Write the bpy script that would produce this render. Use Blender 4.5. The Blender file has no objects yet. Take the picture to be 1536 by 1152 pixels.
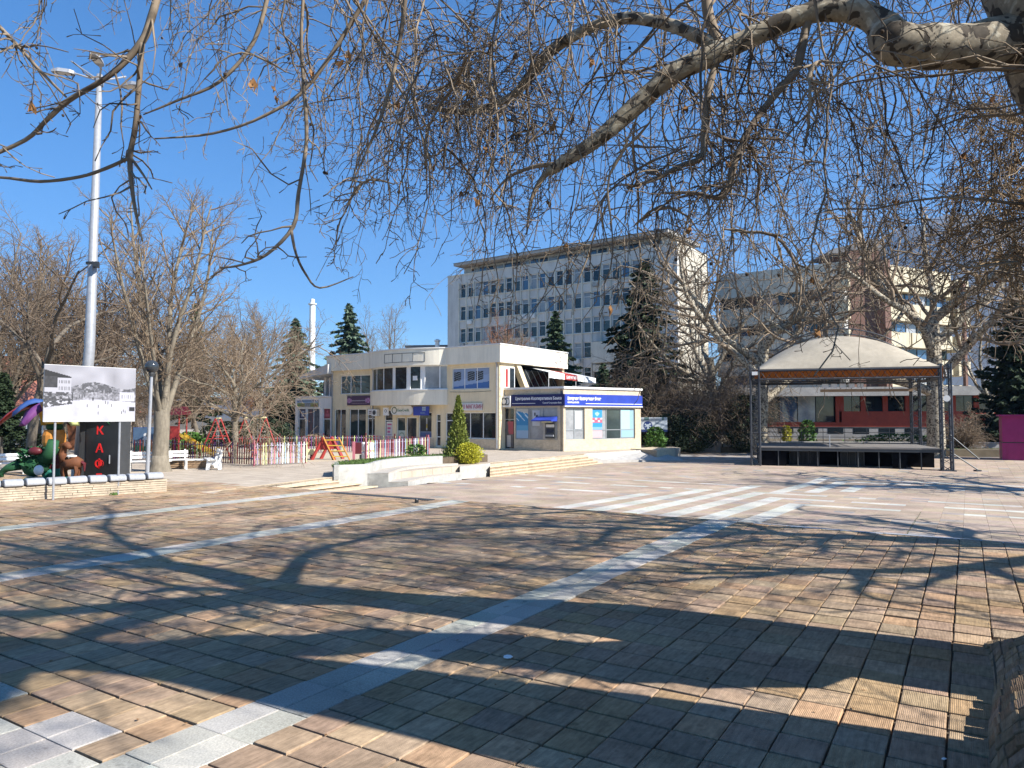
import bpy, bmesh, math, random
import numpy as np
from mathutils import Matrix, Vector

SC = bpy.context.scene
COL = SC.collection
rad = math.radians

# ------------------------------------------------------------------ camera, sky, sun, exposure
F = 1100.0; EYE = 2.4; PITCH = math.atan(49 / F)
cam_d = bpy.data.cameras.new('camera'); cam = bpy.data.objects.new('camera', cam_d); COL.objects.link(cam)
cam.location = (0, 0, EYE); cam.rotation_euler = (rad(90) + PITCH, 0, 0)
cam_d.sensor_width = 36; cam_d.lens = 36 * F / 1536; cam_d.clip_start = 0.05; cam_d.clip_end = 12000
SC.camera = cam

SUN_AZ = rad(119)        # to the right of the view direction, behind the camera
SUN_EL = rad(38)
W = bpy.data.worlds.new('World'); SC.world = W; W.use_nodes = True
nt = W.node_tree
sky = nt.nodes.new('ShaderNodeTexSky'); sky.sky_type = 'NISHITA'; sky.sun_disc = False
sky.sun_elevation = SUN_EL; sky.sun_rotation = SUN_AZ
sky.altitude = 900; sky.air_density = 1.0; sky.dust_density = 0.0; sky.ozone_density = 5.0
bg = nt.nodes['Background']; bg.inputs[1].default_value = 0.068
hsv = nt.nodes.new('ShaderNodeHueSaturation'); hsv.inputs['Saturation'].default_value = 1.25; hsv.inputs['Value'].default_value = 1.26; hsv.inputs['Hue'].default_value = 0.5
nt.links.new(sky.outputs[0], hsv.inputs['Color']); nt.links.new(hsv.outputs[0], bg.inputs[0])
sun_d = bpy.data.lights.new('sun', 'SUN'); sun_d.energy = 5.0; sun_d.angle = rad(0.53); sun_d.color = (1.0, 0.955, 0.885)
sun = bpy.data.objects.new('sun', sun_d); COL.objects.link(sun)
sdir = Vector((math.sin(SUN_AZ) * math.cos(SUN_EL), math.cos(SUN_AZ) * math.cos(SUN_EL), math.sin(SUN_EL)))
sun.rotation_euler = (-sdir).to_track_quat('-Z', 'Y').to_euler()
sun.location = (30, -20, 40)
SC.view_settings.view_transform = 'Standard'; SC.view_settings.look = 'None'
SC.view_settings.exposure = 1.1; SC.view_settings.gamma = 1.0
SC.cycles.max_bounces = 5; SC.cycles.diffuse_bounces = 3; SC.cycles.transparent_max_bounces = 8
SC.cycles.volume_bounces = 0

# ------------------------------------------------------------------ measuring helpers (photograph pixel -> place)
def ray(px, py):
    d = (px - 768) / F; v = (576 - py) / F
    return (d, math.cos(PITCH) - v * math.sin(PITCH), math.sin(PITCH) + v * math.cos(PITCH))
def G(px, py, z=0.0):
    r = ray(px, py); t = (z - EYE) / r[2]
    return (r[0] * t, r[1] * t)
def P(px, py, Y):
    r = ray(px, py); t = Y / r[1]
    return (r[0] * t, Y, EYE + r[2] * t)
ANG = math.atan2(1450 - 768, F)
SA, CA = math.sin(ANG), math.cos(ANG)
def UV(u, v): return (u * SA + v * CA, u * CA - v * SA)      # plaza grid -> world
def toUV(x, y): return (x * SA + y * CA, x * CA - y * SA)

# ------------------------------------------------------------------ scene-graph helpers
BASE = {}                                                    # object name -> world position of its origin
def reg(o, loc): BASE[o.name] = tuple(loc); return o
def tag(o, label=None, cat=None, group=None, kind=None):
    if label: o['label'] = label
    if cat: o['category'] = cat
    if group: o['group'] = group
    if kind: o['kind'] = kind
    return o
def thing(name, label, cat, loc=(0, 0, 0), rotz=0, group=None):
    o = bpy.data.objects.new(name, None); COL.objects.link(o); o.empty_display_size = 0.2
    o.location = loc; o.rotation_euler = (0, 0, rotz)
    reg(o, loc); return tag(o, label, cat, group)
def link(name, me, parent=None, loc=(0, 0, 0), rot=None):
    o = bpy.data.objects.new(name, me); COL.objects.link(o)
    o.location = loc
    if rot is not None: o.rotation_euler = rot
    if parent is not None:
        o.parent = parent
    return o
def copy_tree(o, parent=None):
    c = o.copy(); COL.objects.link(c); c.parent = parent
    for ch in list(o.children): copy_tree(ch, c)
    return c
def dup(o, loc, rotz=0, label=None, scale=None, cat=None, group=None):
    c = copy_tree(o); c.location = loc; c.rotation_euler = (0, 0, rotz)
    if label: c['label'] = label
    if cat: c['category'] = cat
    if group: c['group'] = group
    if scale: c.scale = (scale, scale, scale) if not isinstance(scale, tuple) else scale
    return c

class MB:
    """collects shapes; build() makes ONE mesh object. Coordinates are world unless local=True."""
    def __init__(s): s.v = []; s.f = []; s.m = []; s.k = 0
    def mat(s, k): s.k = k; return s
    def add(s, vs, fs):
        b = len(s.v); s.v += [tuple(p) for p in vs]
        s.f += [tuple(i + b for i in f) for f in fs]; s.m += [s.k] * len(fs); return s
    def hexa(s, p): return s.add(p, [(0, 3, 2, 1), (4, 5, 6, 7), (0, 1, 5, 4), (1, 2, 6, 5), (2, 3, 7, 6), (3, 0, 4, 7)])
    def box(s, c, size, rz=0, M=None):
        x, y, z = (a / 2 for a in size); pts = []
        cs, sn = math.cos(rz), math.sin(rz)
        for dz in (-z, z):
            for dx, dy in ((-x, -y), (x, -y), (x, y), (-x, y)):
                p = Vector((dx, dy, dz))
                if M is not None: p = M @ p
                pts.append((c[0] + p.x * cs - p.y * sn, c[1] + p.x * sn + p.y * cs, c[2] + p.z))
        return s.hexa(pts)
    def prism(s, poly, z0, z1):
        n = len(poly)
        a = sum(poly[i][0] * poly[(i + 1) % n][1] - poly[(i + 1) % n][0] * poly[i][1] for i in range(n))
        if a < 0: poly = poly[::-1]
        zz0 = z0 if isinstance(z0, (list, tuple)) else [z0] * n
        vs = [(p[0], p[1], q) for p, q in zip(poly, zz0)] + [(p[0], p[1], z1) for p in poly]
        fs = [tuple(range(n - 1, -1, -1)), tuple(range(n, 2 * n))]
        fs += [(i, (i + 1) % n, n + (i + 1) % n, n + i) for i in range(n)]
        return s.add(vs, fs)
    def tube(s, pts, r, n=6, cap=True):
        pts = [Vector(p) for p in pts]; k = len(pts)
        rr = r if isinstance(r, (list, tuple)) else [r] * k
        vs = []; prev = None
        for i, p in enumerate(pts):
            t = (pts[min(i + 1, k - 1)] - pts[max(i - 1, 0)])
            t = t.normalized() if t.length > 1e-9 else Vector((0, 0, 1))
            if prev is None:
                ref = Vector((0, 0, 1)) if abs(t.z) < 0.9 else Vector((1, 0, 0))
                a = t.cross(ref).normalized()
            else:
                a = (prev - t * prev.dot(t)); a = a.normalized() if a.length > 1e-6 else t.orthogonal().normalized()
            prev = a; b = t.cross(a)
            for j in range(n):
                w = 2 * math.pi * j / n
                vs.append(p + (a * math.cos(w) + b * math.sin(w)) * rr[i])
        fs = [(i * n + j, i * n + (j + 1) % n, (i + 1) * n + (j + 1) % n, (i + 1) * n + j) for i in range(k - 1) for j in range(n)]
        if cap: fs += [tuple(range(n - 1, -1, -1)), tuple(range((k - 1) * n, k * n))]
        return s.add(vs, fs)
    def bar(s, a, b, r, n=6): return s.tube([a, b], r, n)
    def lathe(s, prof, c, n=16):
        vs = [(c[0] + r * math.cos(2 * math.pi * j / n), c[1] + r * math.sin(2 * math.pi * j / n), c[2] + z) for r, z in prof for j in range(n)]
        fs = [(i * n + j, i * n + (j + 1) % n, (i + 1) * n + (j + 1) % n, (i + 1) * n + j) for i in range(len(prof) - 1) for j in range(n)]
        fs += [tuple(range(n - 1, -1, -1)), tuple(range((len(prof) - 1) * n, len(prof) * n))]
        return s.add(vs, fs)
    def ball(s, c, r, sc=(1, 1, 1), n=8, m=6, jit=0, rng=None):
        vs = []; fs = []
        for i in range(m + 1):
            th = math.pi * i / m
            for j in range(n):
                ph = 2 * math.pi * j / n; q = r * (1 + (rng.uniform(-jit, jit) if rng else 0))
                vs.append((c[0] + q * sc[0] * math.sin(th) * math.cos(ph), c[1] + q * sc[1] * math.sin(th) * math.sin(ph), c[2] - q * sc[2] * math.cos(th)))
        for i in range(m):
            for j in range(n): fs.append((i * n + j, i * n + (j + 1) % n, (i + 1) * n + (j + 1) % n, (i + 1) * n + j))
        return s.add(vs, fs)
    def mesh(s, name, mats, off=(0, 0, 0), smooth=False, bevel=0):
        me = bpy.data.meshes.new(name)
        ox, oy, oz = off
        me.from_pydata([(x - ox, y - oy, z - oz) for x, y, z in s.v], [], s.f)
        for m in (mats if isinstance(mats, (list, tuple)) else [mats]): me.materials.append(m)
        me.polygons.foreach_set('material_index', s.m)
        if smooth: me.polygons.foreach_set('use_smooth', [True] * len(s.f))
        if bevel:
            bm = bmesh.new(); bm.from_mesh(me)
            bmesh.ops.bevel(bm, geom=list(bm.edges), offset=bevel, segments=1, affect='EDGES', profile=0.5)
            bm.to_mesh(me); bm.free()
        me.update(); return me
    def build(s, name, mats, parent=None, local=False, smooth=False, bevel=0, loc=None, label=None):
        off = (0, 0, 0)
        if not local and parent is not None: off = BASE[parent.name]
        o = link(name, None if not s.v else s.mesh(name, mats, off, smooth, bevel), parent)
        if parent is None: reg(o, (0, 0, 0))
        else: BASE[o.name] = BASE.get(parent.name, (0, 0, 0))
        if loc: o.location = loc
        if label: o['label'] = label
        return o

def np_mesh(name, V, Q, mat, smooth=False, tri=False):
    k = 3 if tri else 4
    me = bpy.data.meshes.new(name); n = len(Q)
    me.vertices.add(len(V)); me.vertices.foreach_set('co', np.ascontiguousarray(V, dtype=np.float32).ravel())
    me.loops.add(n * k); me.loops.foreach_set('vertex_index', np.ascontiguousarray(Q, dtype=np.int32).ravel())
    me.polygons.add(n)
    me.polygons.foreach_set('loop_start', np.arange(0, n * k, k, dtype=np.int32))
    me.polygons.foreach_set('use_smooth', np.full(n, bool(smooth)))
    me.update(calc_edges=True)
    for m in (mat if isinstance(mat, (list, tuple)) else [mat]): me.materials.append(m)
    return me

def tubes_np(PL, R, sides):
    """PL (N,K,3) polylines, R (N,K) radii -> verts, quads"""
    PL = np.asarray(PL, float); R = np.asarray(R, float); N, K, _ = PL.shape
    T = np.gradient(PL, axis=1); T /= (np.linalg.norm(T, axis=2, keepdims=True) + 1e-9)
    ref = np.zeros((N, 1, 3)); m0 = np.abs(PL[:, -1] - PL[:, 0]); ax = np.argmin(m0, axis=1)
    ref[np.arange(N), 0, ax] = 1
    A = np.cross(T, np.broadcast_to(ref, T.shape)); A /= (np.linalg.norm(A, axis=2, keepdims=True) + 1e-9)
    B = np.cross(T, A)
    w = 2 * np.pi * np.arange(sides) / sides
    V = PL[:, :, None, :] + R[:, :, None, None] * (np.cos(w)[None, None, :, None] * A[:, :, None, :] + np.sin(w)[None, None, :, None] * B[:, :, None, :])
    V = V.reshape(-1, 3)
    i = np.arange(N)[:, None, None]; k = np.arange(K - 1)[None, :, None]; j = np.arange(sides)[None, None, :]
    a = (i * K + k) * sides + j; b = (i * K + k) * sides + (j + 1) % sides
    Q = np.stack([a, b, b + sides, a + sides], axis=-1).reshape(-1, 4)
    return V, Q
def join_np(parts):
    Vs = []; Qs = []; b = 0
    for V, Q in parts:
        Vs.append(V); Qs.append(Q + b); b += len(V)
    return np.concatenate(Vs), np.concatenate(Qs)
def leaves_np(C, D, Nn, w, l):
    """quads at centres C along directions D"""
    D = D / (np.linalg.norm(D, axis=1, keepdims=True) + 1e-9)
    S = np.cross(D, Nn); S /= (np.linalg.norm(S, axis=1, keepdims=True) + 1e-9)
    w = np.asarray(w).reshape(-1, 1) / 2; l = np.asarray(l).reshape(-1, 1) / 2
    V = np.stack([C - D * l - S * w * .5, C - D * l * .1 + S * w, C + D * l, C - D * l * .1 - S * w], axis=1).reshape(-1, 3)
    Q = np.arange(len(C) * 4).reshape(-1, 4)
    return V, Q

# ------------------------------------------------------------------ materials
MATS = {}
def srgb(r, g, b):
    f = lambda c: (c / 255 / 12.92) if c / 255 <= 0.04045 else ((c / 255 + 0.055) / 1.055) ** 2.4
    return (f(r), f(g), f(b))
def mat(name, col, rough=0.7, var=0.15, scale=3.0, bump=0.0, bscale=40.0, metal=0.0, spec=0.4, dirt=0.0, streak=False, stretch=None, attr=None, alpha=None, trans=0.0, coat=0.0, second=None, randvar=0.0):
    if name in MATS: return MATS[name]
    m = bpy.data.materials.new(name); m.use_nodes = True; n = m.node_tree.nodes; L = m.node_tree.links
    b = n['Principled BSDF']; b.inputs['Roughness'].default_value = rough; b.inputs['Metallic'].default_value = metal
    b.inputs['Specular IOR Level'].default_value = spec
    if trans: b.inputs['Transmission Weight'].default_value = trans
    if coat: b.inputs['Coat Weight'].default_value = coat
    geo = n.new('ShaderNodeTexCoord')
    mp = n.new('ShaderNodeMapping'); L.new(geo.outputs['Object'], mp.inputs['Vector'])
    if stretch: mp.inputs['Scale'].default_value = stretch
    nz = n.new('ShaderNodeTexNoise'); nz.inputs['Scale'].default_value = scale; nz.inputs['Detail'].default_value = 6; nz.inputs['Roughness'].default_value = 0.65
    L.new(mp.outputs[0], nz.inputs['Vector'])
    cr = n.new('ShaderNodeValToRGB'); L.new(nz.outputs['Fac'], cr.inputs['Fac'])
    c2 = second or tuple(min(1, c * (1 + var)) for c in col); c1 = tuple(c * (1 - var) for c in col)
    cr.color_ramp.elements[0].position = 0.3; cr.color_ramp.elements[1].position = 0.7
    cr.color_ramp.elements[0].color = (*c1, 1); cr.color_ramp.elements[1].color = (*c2, 1)
    out = cr.outputs['Color']
    if attr:
        at = n.new('ShaderNodeAttribute'); at.attribute_name = attr
        mx = n.new('ShaderNodeMix'); mx.data_type = 'RGBA'; mx.blend_type = 'MULTIPLY'; mx.inputs['Factor'].default_value = 1
        L.new(out, mx.inputs['A']); L.new(at.outputs['Color'], mx.inputs['B']); out = mx.outputs['Result']
    if randvar:
        oi = n.new('ShaderNodeObjectInfo'); hs = n.new('ShaderNodeHueSaturation')
        mr = n.new('ShaderNodeMapRange'); mr.inputs['To Min'].default_value = 1 - randvar; mr.inputs['To Max'].default_value = 1 + randvar
        L.new(oi.outputs['Random'], mr.inputs['Value']); L.new(mr.outputs[0], hs.inputs['Value']); L.new(out, hs.inputs['Color']); out = hs.outputs['Color']
    if dirt:
        n2 = n.new('ShaderNodeTexNoise'); n2.inputs['Scale'].default_value = scale * 0.35; n2.inputs['Detail'].default_value = 8; n2.inputs['Roughness'].default_value = 0.75
        mpd = n.new('ShaderNodeMapping'); mpd.inputs['Scale'].default_value = (3, 3, 0.35) if streak else (1, 1, 1)
        L.new(geo.outputs['Object'], mpd.inputs['Vector']); L.new(mpd.outputs[0], n2.inputs['Vector'])
        mr2 = n.new('ShaderNodeMapRange'); mr2.inputs['From Min'].default_value = 0.42; mr2.inputs['From Max'].default_value = 0.68
        mr2.inputs['To Min'].default_value = 1.0; mr2.inputs['To Max'].default_value = 1 - dirt
        L.new(n2.outputs['Fac'], mr2.inputs['Value'])
        mx2 = n.new('ShaderNodeMix'); mx2.data_type = 'RGBA'; mx2.blend_type = 'MULTIPLY'; mx2.inputs['Factor'].default_value = 1
        L.new(out, mx2.inputs['A']); L.new(mr2.outputs[0], mx2.inputs['B']); out = mx2.outputs['Result']
    L.new(out, b.inputs['Base Color'])
    if bump:
        n3 = n.new('ShaderNodeTexNoise'); n3.inputs['Scale'].default_value = bscale; n3.inputs['Detail'].default_value = 5
        L.new(mp.outputs[0], n3.inputs['Vector'])
        bp = n.new('ShaderNodeBump'); bp.inputs['Strength'].default_value = bump; bp.inputs['Distance'].default_value = 0.02
        L.new(n3.outputs['Fac'], bp.inputs['Height']); L.new(bp.outputs[0], b.inputs['Normal'])
    MATS[name] = m; return m
def print_mat():
    """flat print: colour comes from the vertex colours of the printed sheet"""
    if 'print' in MATS: return MATS['print']
    m = bpy.data.materials.new('print'); m.use_nodes = True; n = m.node_tree.nodes; L = m.node_tree.links
    b = n['Principled BSDF']; b.inputs['Roughness'].default_value = 0.45
    at = n.new('ShaderNodeAttribute'); at.attribute_name = 'ink'; L.new(at.outputs['Color'], b.inputs['Base Color'])
    MATS['print'] = m; return m
def glass_mat(name, col=(0.015, 0.02, 0.025), rough=0.04, var=0.5, spec=0.6):
    return mat(name, col, rough, var, 0.8, spec=spec, bump=0.02, bscale=1.2)
M = {}
M['concrete'] = mat('concrete', (0.42, 0.40, 0.37), 0.85, 0.12, 2.5, 0.15, 60, dirt=0.25)
M['granite'] = mat('granite', (0.54, 0.55, 0.55), 0.7, 0.22, 90, 0.12, 120, dirt=0.15)
M['cream'] = mat('cream_plaster', (0.82, 0.68, 0.45), 0.85, 0.05, 1.5, 0.05, 90, dirt=0.16, streak=True)
M['cream2'] = mat('cream_fascia', (0.84, 0.77, 0.62), 0.8, 0.04, 1.2, 0.04, 90, dirt=0.2, streak=True)
M['whitewall'] = mat('white_plaster', (0.74, 0.73, 0.70), 0.8, 0.05, 1.5, 0.05, 90, dirt=0.15, streak=True)
M['travertine'] = mat('travertine', (0.58, 0.48, 0.34), 0.55, 0.18, 5, 0.06, 30, dirt=0.25, stretch=(1, 1, 3))
M['pvc'] = mat('white_frame', (0.80, 0.80, 0.78), 0.4, 0.03, 4, spec=0.5)
M['alu'] = mat('grey_frame', (0.30, 0.32, 0.33), 0.4, 0.05, 4, metal=0.3)
M['glass'] = glass_mat('glass_dark')
M['glass2'] = glass_mat('glass_green', (0.03, 0.045, 0.045))
M['glass3'] = glass_mat('glass_curtain', (0.30, 0.31, 0.32), 0.08, 0.35)
M['glassblue'] = glass_mat('glass_sky', (0.05, 0.10, 0.18), 0.03, 0.3, 0.9)
M['dark'] = mat('dark_interior', (0.012, 0.012, 0.013), 0.8, 0.3, 2)
M['black'] = mat('black_panel', (0.015, 0.016, 0.018), 0.35, 0.2, 3, spec=0.5)
M['darkgrey'] = mat('dark_grey_metal', (0.055, 0.06, 0.065), 0.5, 0.15, 3, metal=0.2)
M['steel'] = mat('galvanised_steel', (0.36, 0.37, 0.39), 0.5, 0.12, 6, metal=0.35, dirt=0.15)
M['truss'] = mat('truss_aluminium', (0.075, 0.08, 0.09), 0.45, 0.15, 5, metal=0.5)
M['white'] = mat('white_paint', (0.78, 0.78, 0.76), 0.5, 0.05, 5, dirt=0.12)
M['red'] = mat('red_paint', (0.33, 0.035, 0.03), 0.6, 0.12, 5)
M['redletter'] = mat('red_letter', (0.62, 0.02, 0.02), 0.4, 0.05, 5)
M['yellow'] = mat('yellow_paint', (0.58, 0.38, 0.05), 0.45, 0.1, 5)
M['orange'] = mat('orange_paint', (0.50, 0.21, 0.04), 0.65, 0.1, 5)
M['green'] = mat('green_paint', (0.014, 0.075, 0.028), 0.8, 0.12, 5)
M['teal'] = mat('teal_paint', (0.02, 0.16, 0.12), 0.7, 0.1, 5)
M['blue'] = mat('blue_paint', (0.03, 0.08, 0.25), 0.7, 0.1, 5)
M['lightblue'] = mat('light_blue_paint', (0.32, 0.43, 0.54), 0.6, 0.1, 5)
M['purple'] = mat('purple_paint', (0.13, 0.035, 0.15), 0.75, 0.1, 5)
M['maroon'] = mat('maroon_paint', (0.10, 0.015, 0.02), 0.45, 0.1, 5)
M['pink'] = mat('pink_paint', (0.44, 0.15, 0.18), 0.5, 0.1, 5)
M['lime'] = mat('lime_paint', (0.47, 0.50, 0.20), 0.6, 0.1, 5)
M['paleyellow'] = mat('pale_yellow_paint', (0.62, 0.55, 0.29), 0.6, 0.1, 5)
M['lilac'] = mat('lilac_paint', (0.40, 0.33, 0.45), 0.6, 0.1, 5)
M['brown'] = mat('brown_paint', (0.14, 0.05, 0.02), 0.8, 0.2, 5)
M['navy'] = mat('shaded_blue_sign', (0.012, 0.016, 0.10), 0.35, 0.12, 3)  # darker copy of the bank blue, shade put into the colour
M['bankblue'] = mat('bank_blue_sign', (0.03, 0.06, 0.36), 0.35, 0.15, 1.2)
M['letterwhite'] = mat('white_letter', (0.85, 0.85, 0.85), 0.5, 0.02, 5)
M['wood'] = mat('weathered_wood', (0.30, 0.20, 0.12), 0.8, 0.25, 8, 0.2, 40, stretch=(1, 1, 6))
M['stone'] = mat('layered_stone', (0.46, 0.38, 0.28), 0.85, 0.2, 6, 0.35, 30, dirt=0.3)
M['coping'] = mat('grey_coping', (0.33, 0.34, 0.36), 0.6, 0.2, 8, 0.2, 50)
M['skirtblack'] = mat('black_cloth', (0.006, 0.006, 0.007), 1.0, 0.3, 3, spec=0.03)
M['marble'] = mat('white_marble', (0.44, 0.43, 0.395), 0.6, 0.14, 4, 0.1, 50, dirt=0.3)
M['seat'] = mat('seat_slab', (0.40, 0.36, 0.31), 0.8, 0.15, 6, 0.1, 60)
M['riser'] = mat('shaded_stained_riser', (0.34, 0.26, 0.18), 0.85, 0.2, 5, 0.15, 60, dirt=0.3)
M['greywood'] = mat('grey_deck', (0.17, 0.155, 0.14), 0.85, 0.2, 6, 0.2, 40, stretch=(1, 1, 6))
M['step'] = mat('step_stone', (0.60, 0.48, 0.33), 0.75, 0.12, 5, 0.15, 60, dirt=0.25)
M['soil'] = mat('soil', (0.10, 0.075, 0.05), 0.95, 0.3, 5, 0.5, 30)
M['earth'] = mat('park_ground', (0.13, 0.105, 0.07), 0.95, 0.35, 0.6, 0.3, 20, dirt=0.3)
M['asphalt'] = mat('asphalt', (0.10, 0.10, 0.105), 0.9, 0.2, 8, 0.3, 120)
M['grass'] = mat('grass_blade', (0.07, 0.12, 0.025), 0.8, 0.4, 2.0)
M['bark'] = mat('grey_bark', (0.15, 0.125, 0.095), 0.9, 0.3, 6, 0.6, 25, stretch=(1, 1, 0.3), dirt=0.3)
M['bark2'] = mat('pale_bark', (0.21, 0.18, 0.135), 0.9, 0.3, 6, 0.5, 25, stretch=(1, 1, 0.3), dirt=0.3)
M['twig'] = mat('brown_twig', (0.13, 0.095, 0.066), 0.9, 0.3, 3)
M['sunlittwig'] = mat('sunlit_twig', (0.27, 0.19, 0.11), 0.9, 0.35, 1.5)  # golden tone puts the sunlight on these twigs into the colour
M['twigtan'] = mat('tan_twig', (0.215, 0.16, 0.108), 0.9, 0.3, 3)
M['twigred'] = mat('rust_twig', (0.26, 0.12, 0.06), 0.9, 0.35, 2)
M['planetwig'] = mat('plane_twig', (0.10, 0.068, 0.046), 0.85, 0.45, 1.2, second=(0.33, 0.26, 0.185))  # pale noise tone stands in for sunlit highlights on dark twigs
M['spruce'] = mat('spruce_needles', (0.055, 0.09, 0.042), 0.8, 0.45, 1.2)
M['bluespruce'] = mat('blue_spruce_needles', (0.10, 0.145, 0.095), 0.8, 0.4, 1.2)
M['pine'] = mat('pine_needles', (0.03, 0.05, 0.02), 0.8, 0.5, 1.0)
M['hedge'] = mat('dark_hedge', (0.025, 0.04, 0.018), 0.8, 0.5, 1.5)
M['thuja'] = mat('thuja_leaf', (0.15, 0.18, 0.03), 0.7, 0.5, 5)
M['goldbush'] = mat('golden_leaf', (0.42, 0.40, 0.03), 0.7, 0.4, 6)
M['leafgreen'] = mat('green_leaf', (0.06, 0.14, 0.02), 0.7, 0.4, 5)
M['deadleaf'] = mat('dead_leaf', (0.22, 0.11, 0.04), 0.85, 0.3, 8)
M['seedball'] = mat('seed_ball', (0.06, 0.04, 0.025), 0.95, 0.3, 40, 0.5, 200)
M['rooftile'] = mat('red_roof_tile', (0.42, 0.16, 0.10), 0.85, 0.2, 4, 0.3, 20)
M['housewall'] = mat('house_wall', (0.60, 0.52, 0.44), 0.85, 0.08, 2, dirt=0.15)
M['greyplaster'] = mat('grey_panel', (0.60, 0.59, 0.56), 0.85, 0.08, 0.7, 0.04, 40, dirt=0.28, streak=True)
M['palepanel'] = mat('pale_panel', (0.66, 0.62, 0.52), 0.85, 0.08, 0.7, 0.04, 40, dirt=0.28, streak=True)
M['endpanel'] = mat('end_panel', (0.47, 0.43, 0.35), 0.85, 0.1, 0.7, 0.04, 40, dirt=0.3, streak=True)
M['yellowpanel'] = mat('yellow_panel', (0.58, 0.51, 0.36), 0.85, 0.08, 0.7, dirt=0.25, streak=True)
M['brickred'] = mat('red_brown_panel', (0.16, 0.088, 0.066), 0.85, 0.15, 1, dirt=0.2)
M['redpanel'] = mat('red_panel', (0.42, 0.07, 0.04), 0.8, 0.15, 1.2, dirt=0.25)
M['plinth'] = mat('plinth', (0.30, 0.29, 0.28), 0.9, 0.12, 1.5, dirt=0.25)
M['roofgrey'] = mat('roof_felt', (0.16, 0.16, 0.165), 0.9, 0.15, 1.5)
M['magenta'] = mat('magenta_metal', (0.28, 0.015, 0.12), 0.45, 0.15, 2)
M['paper'] = mat('paper', (0.8, 0.8, 0.8), 0.7, 0.05, 20)
M['hill'] = mat('hill_forest', (0.10, 0.085, 0.06), 0.95, 0.4, 0.004, dirt=0.3)
M['screen'] = mat('atm_screen', (0.02, 0.03, 0.06), 0.15, 0.2, 10)
M['sand'] = mat('sand', (0.45, 0.38, 0.27), 0.95, 0.15, 6)

def plane_bark():
    m = bpy.data.materials.new('plane_bark'); m.use_nodes = True; n = m.node_tree.nodes; L = m.node_tree.links
    b = n['Principled BSDF']; b.inputs['Roughness'].default_value = 0.85; b.inputs['Specular IOR Level'].default_value = 0.25
    tc = n.new('ShaderNodeTexCoord')
    nz = n.new('ShaderNodeTexNoise'); nz.inputs['Scale'].default_value = 7; nz.inputs['Detail'].default_value = 3; nz.inputs['Roughness'].default_value = 0.5; nz.inputs['Distortion'].default_value = 0.6
    L.new(tc.outputs['Object'], nz.inputs['Vector'])
    cr = n.new('ShaderNodeValToRGB'); L.new(nz.outputs['Fac'], cr.inputs['Fac'])
    e = cr.color_ramp.elements; e[0].position = 0.44; e[0].color = (0.075, 0.062, 0.048, 1); e[1].position = 0.46; e[1].color = (0.28, 0.24, 0.18, 1)
    k = e.new(0.60); k.color = (0.33, 0.285, 0.21, 1); k = e.new(0.625); k.color = (0.45, 0.41, 0.32, 1)
    n2 = n.new('ShaderNodeTexNoise'); n2.inputs['Scale'].default_value = 30; n2.inputs['Detail'].default_value = 6; L.new(tc.outputs['Object'], n2.inputs['Vector'])
    mx = n.new('ShaderNodeMix'); mx.data_type = 'RGBA'; mx.blend_type = 'OVERLAY'; mx.inputs['Factor'].default_value = 0.5
    L.new(cr.outputs[0], mx.inputs['A']); L.new(n2.outputs['Fac'], mx.inputs['B']); L.new(mx.outputs['Result'], b.inputs['Base Color'])
    bp = n.new('ShaderNodeBump'); bp.inputs['Strength'].default_value = 0.5; bp.inputs['Distance'].default_value = 0.02
    L.new(cr.outputs[0], bp.inputs['Height']); L.new(bp.outputs[0], b.inputs['Normal']); return m
M['planebark'] = plane_bark()

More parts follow.
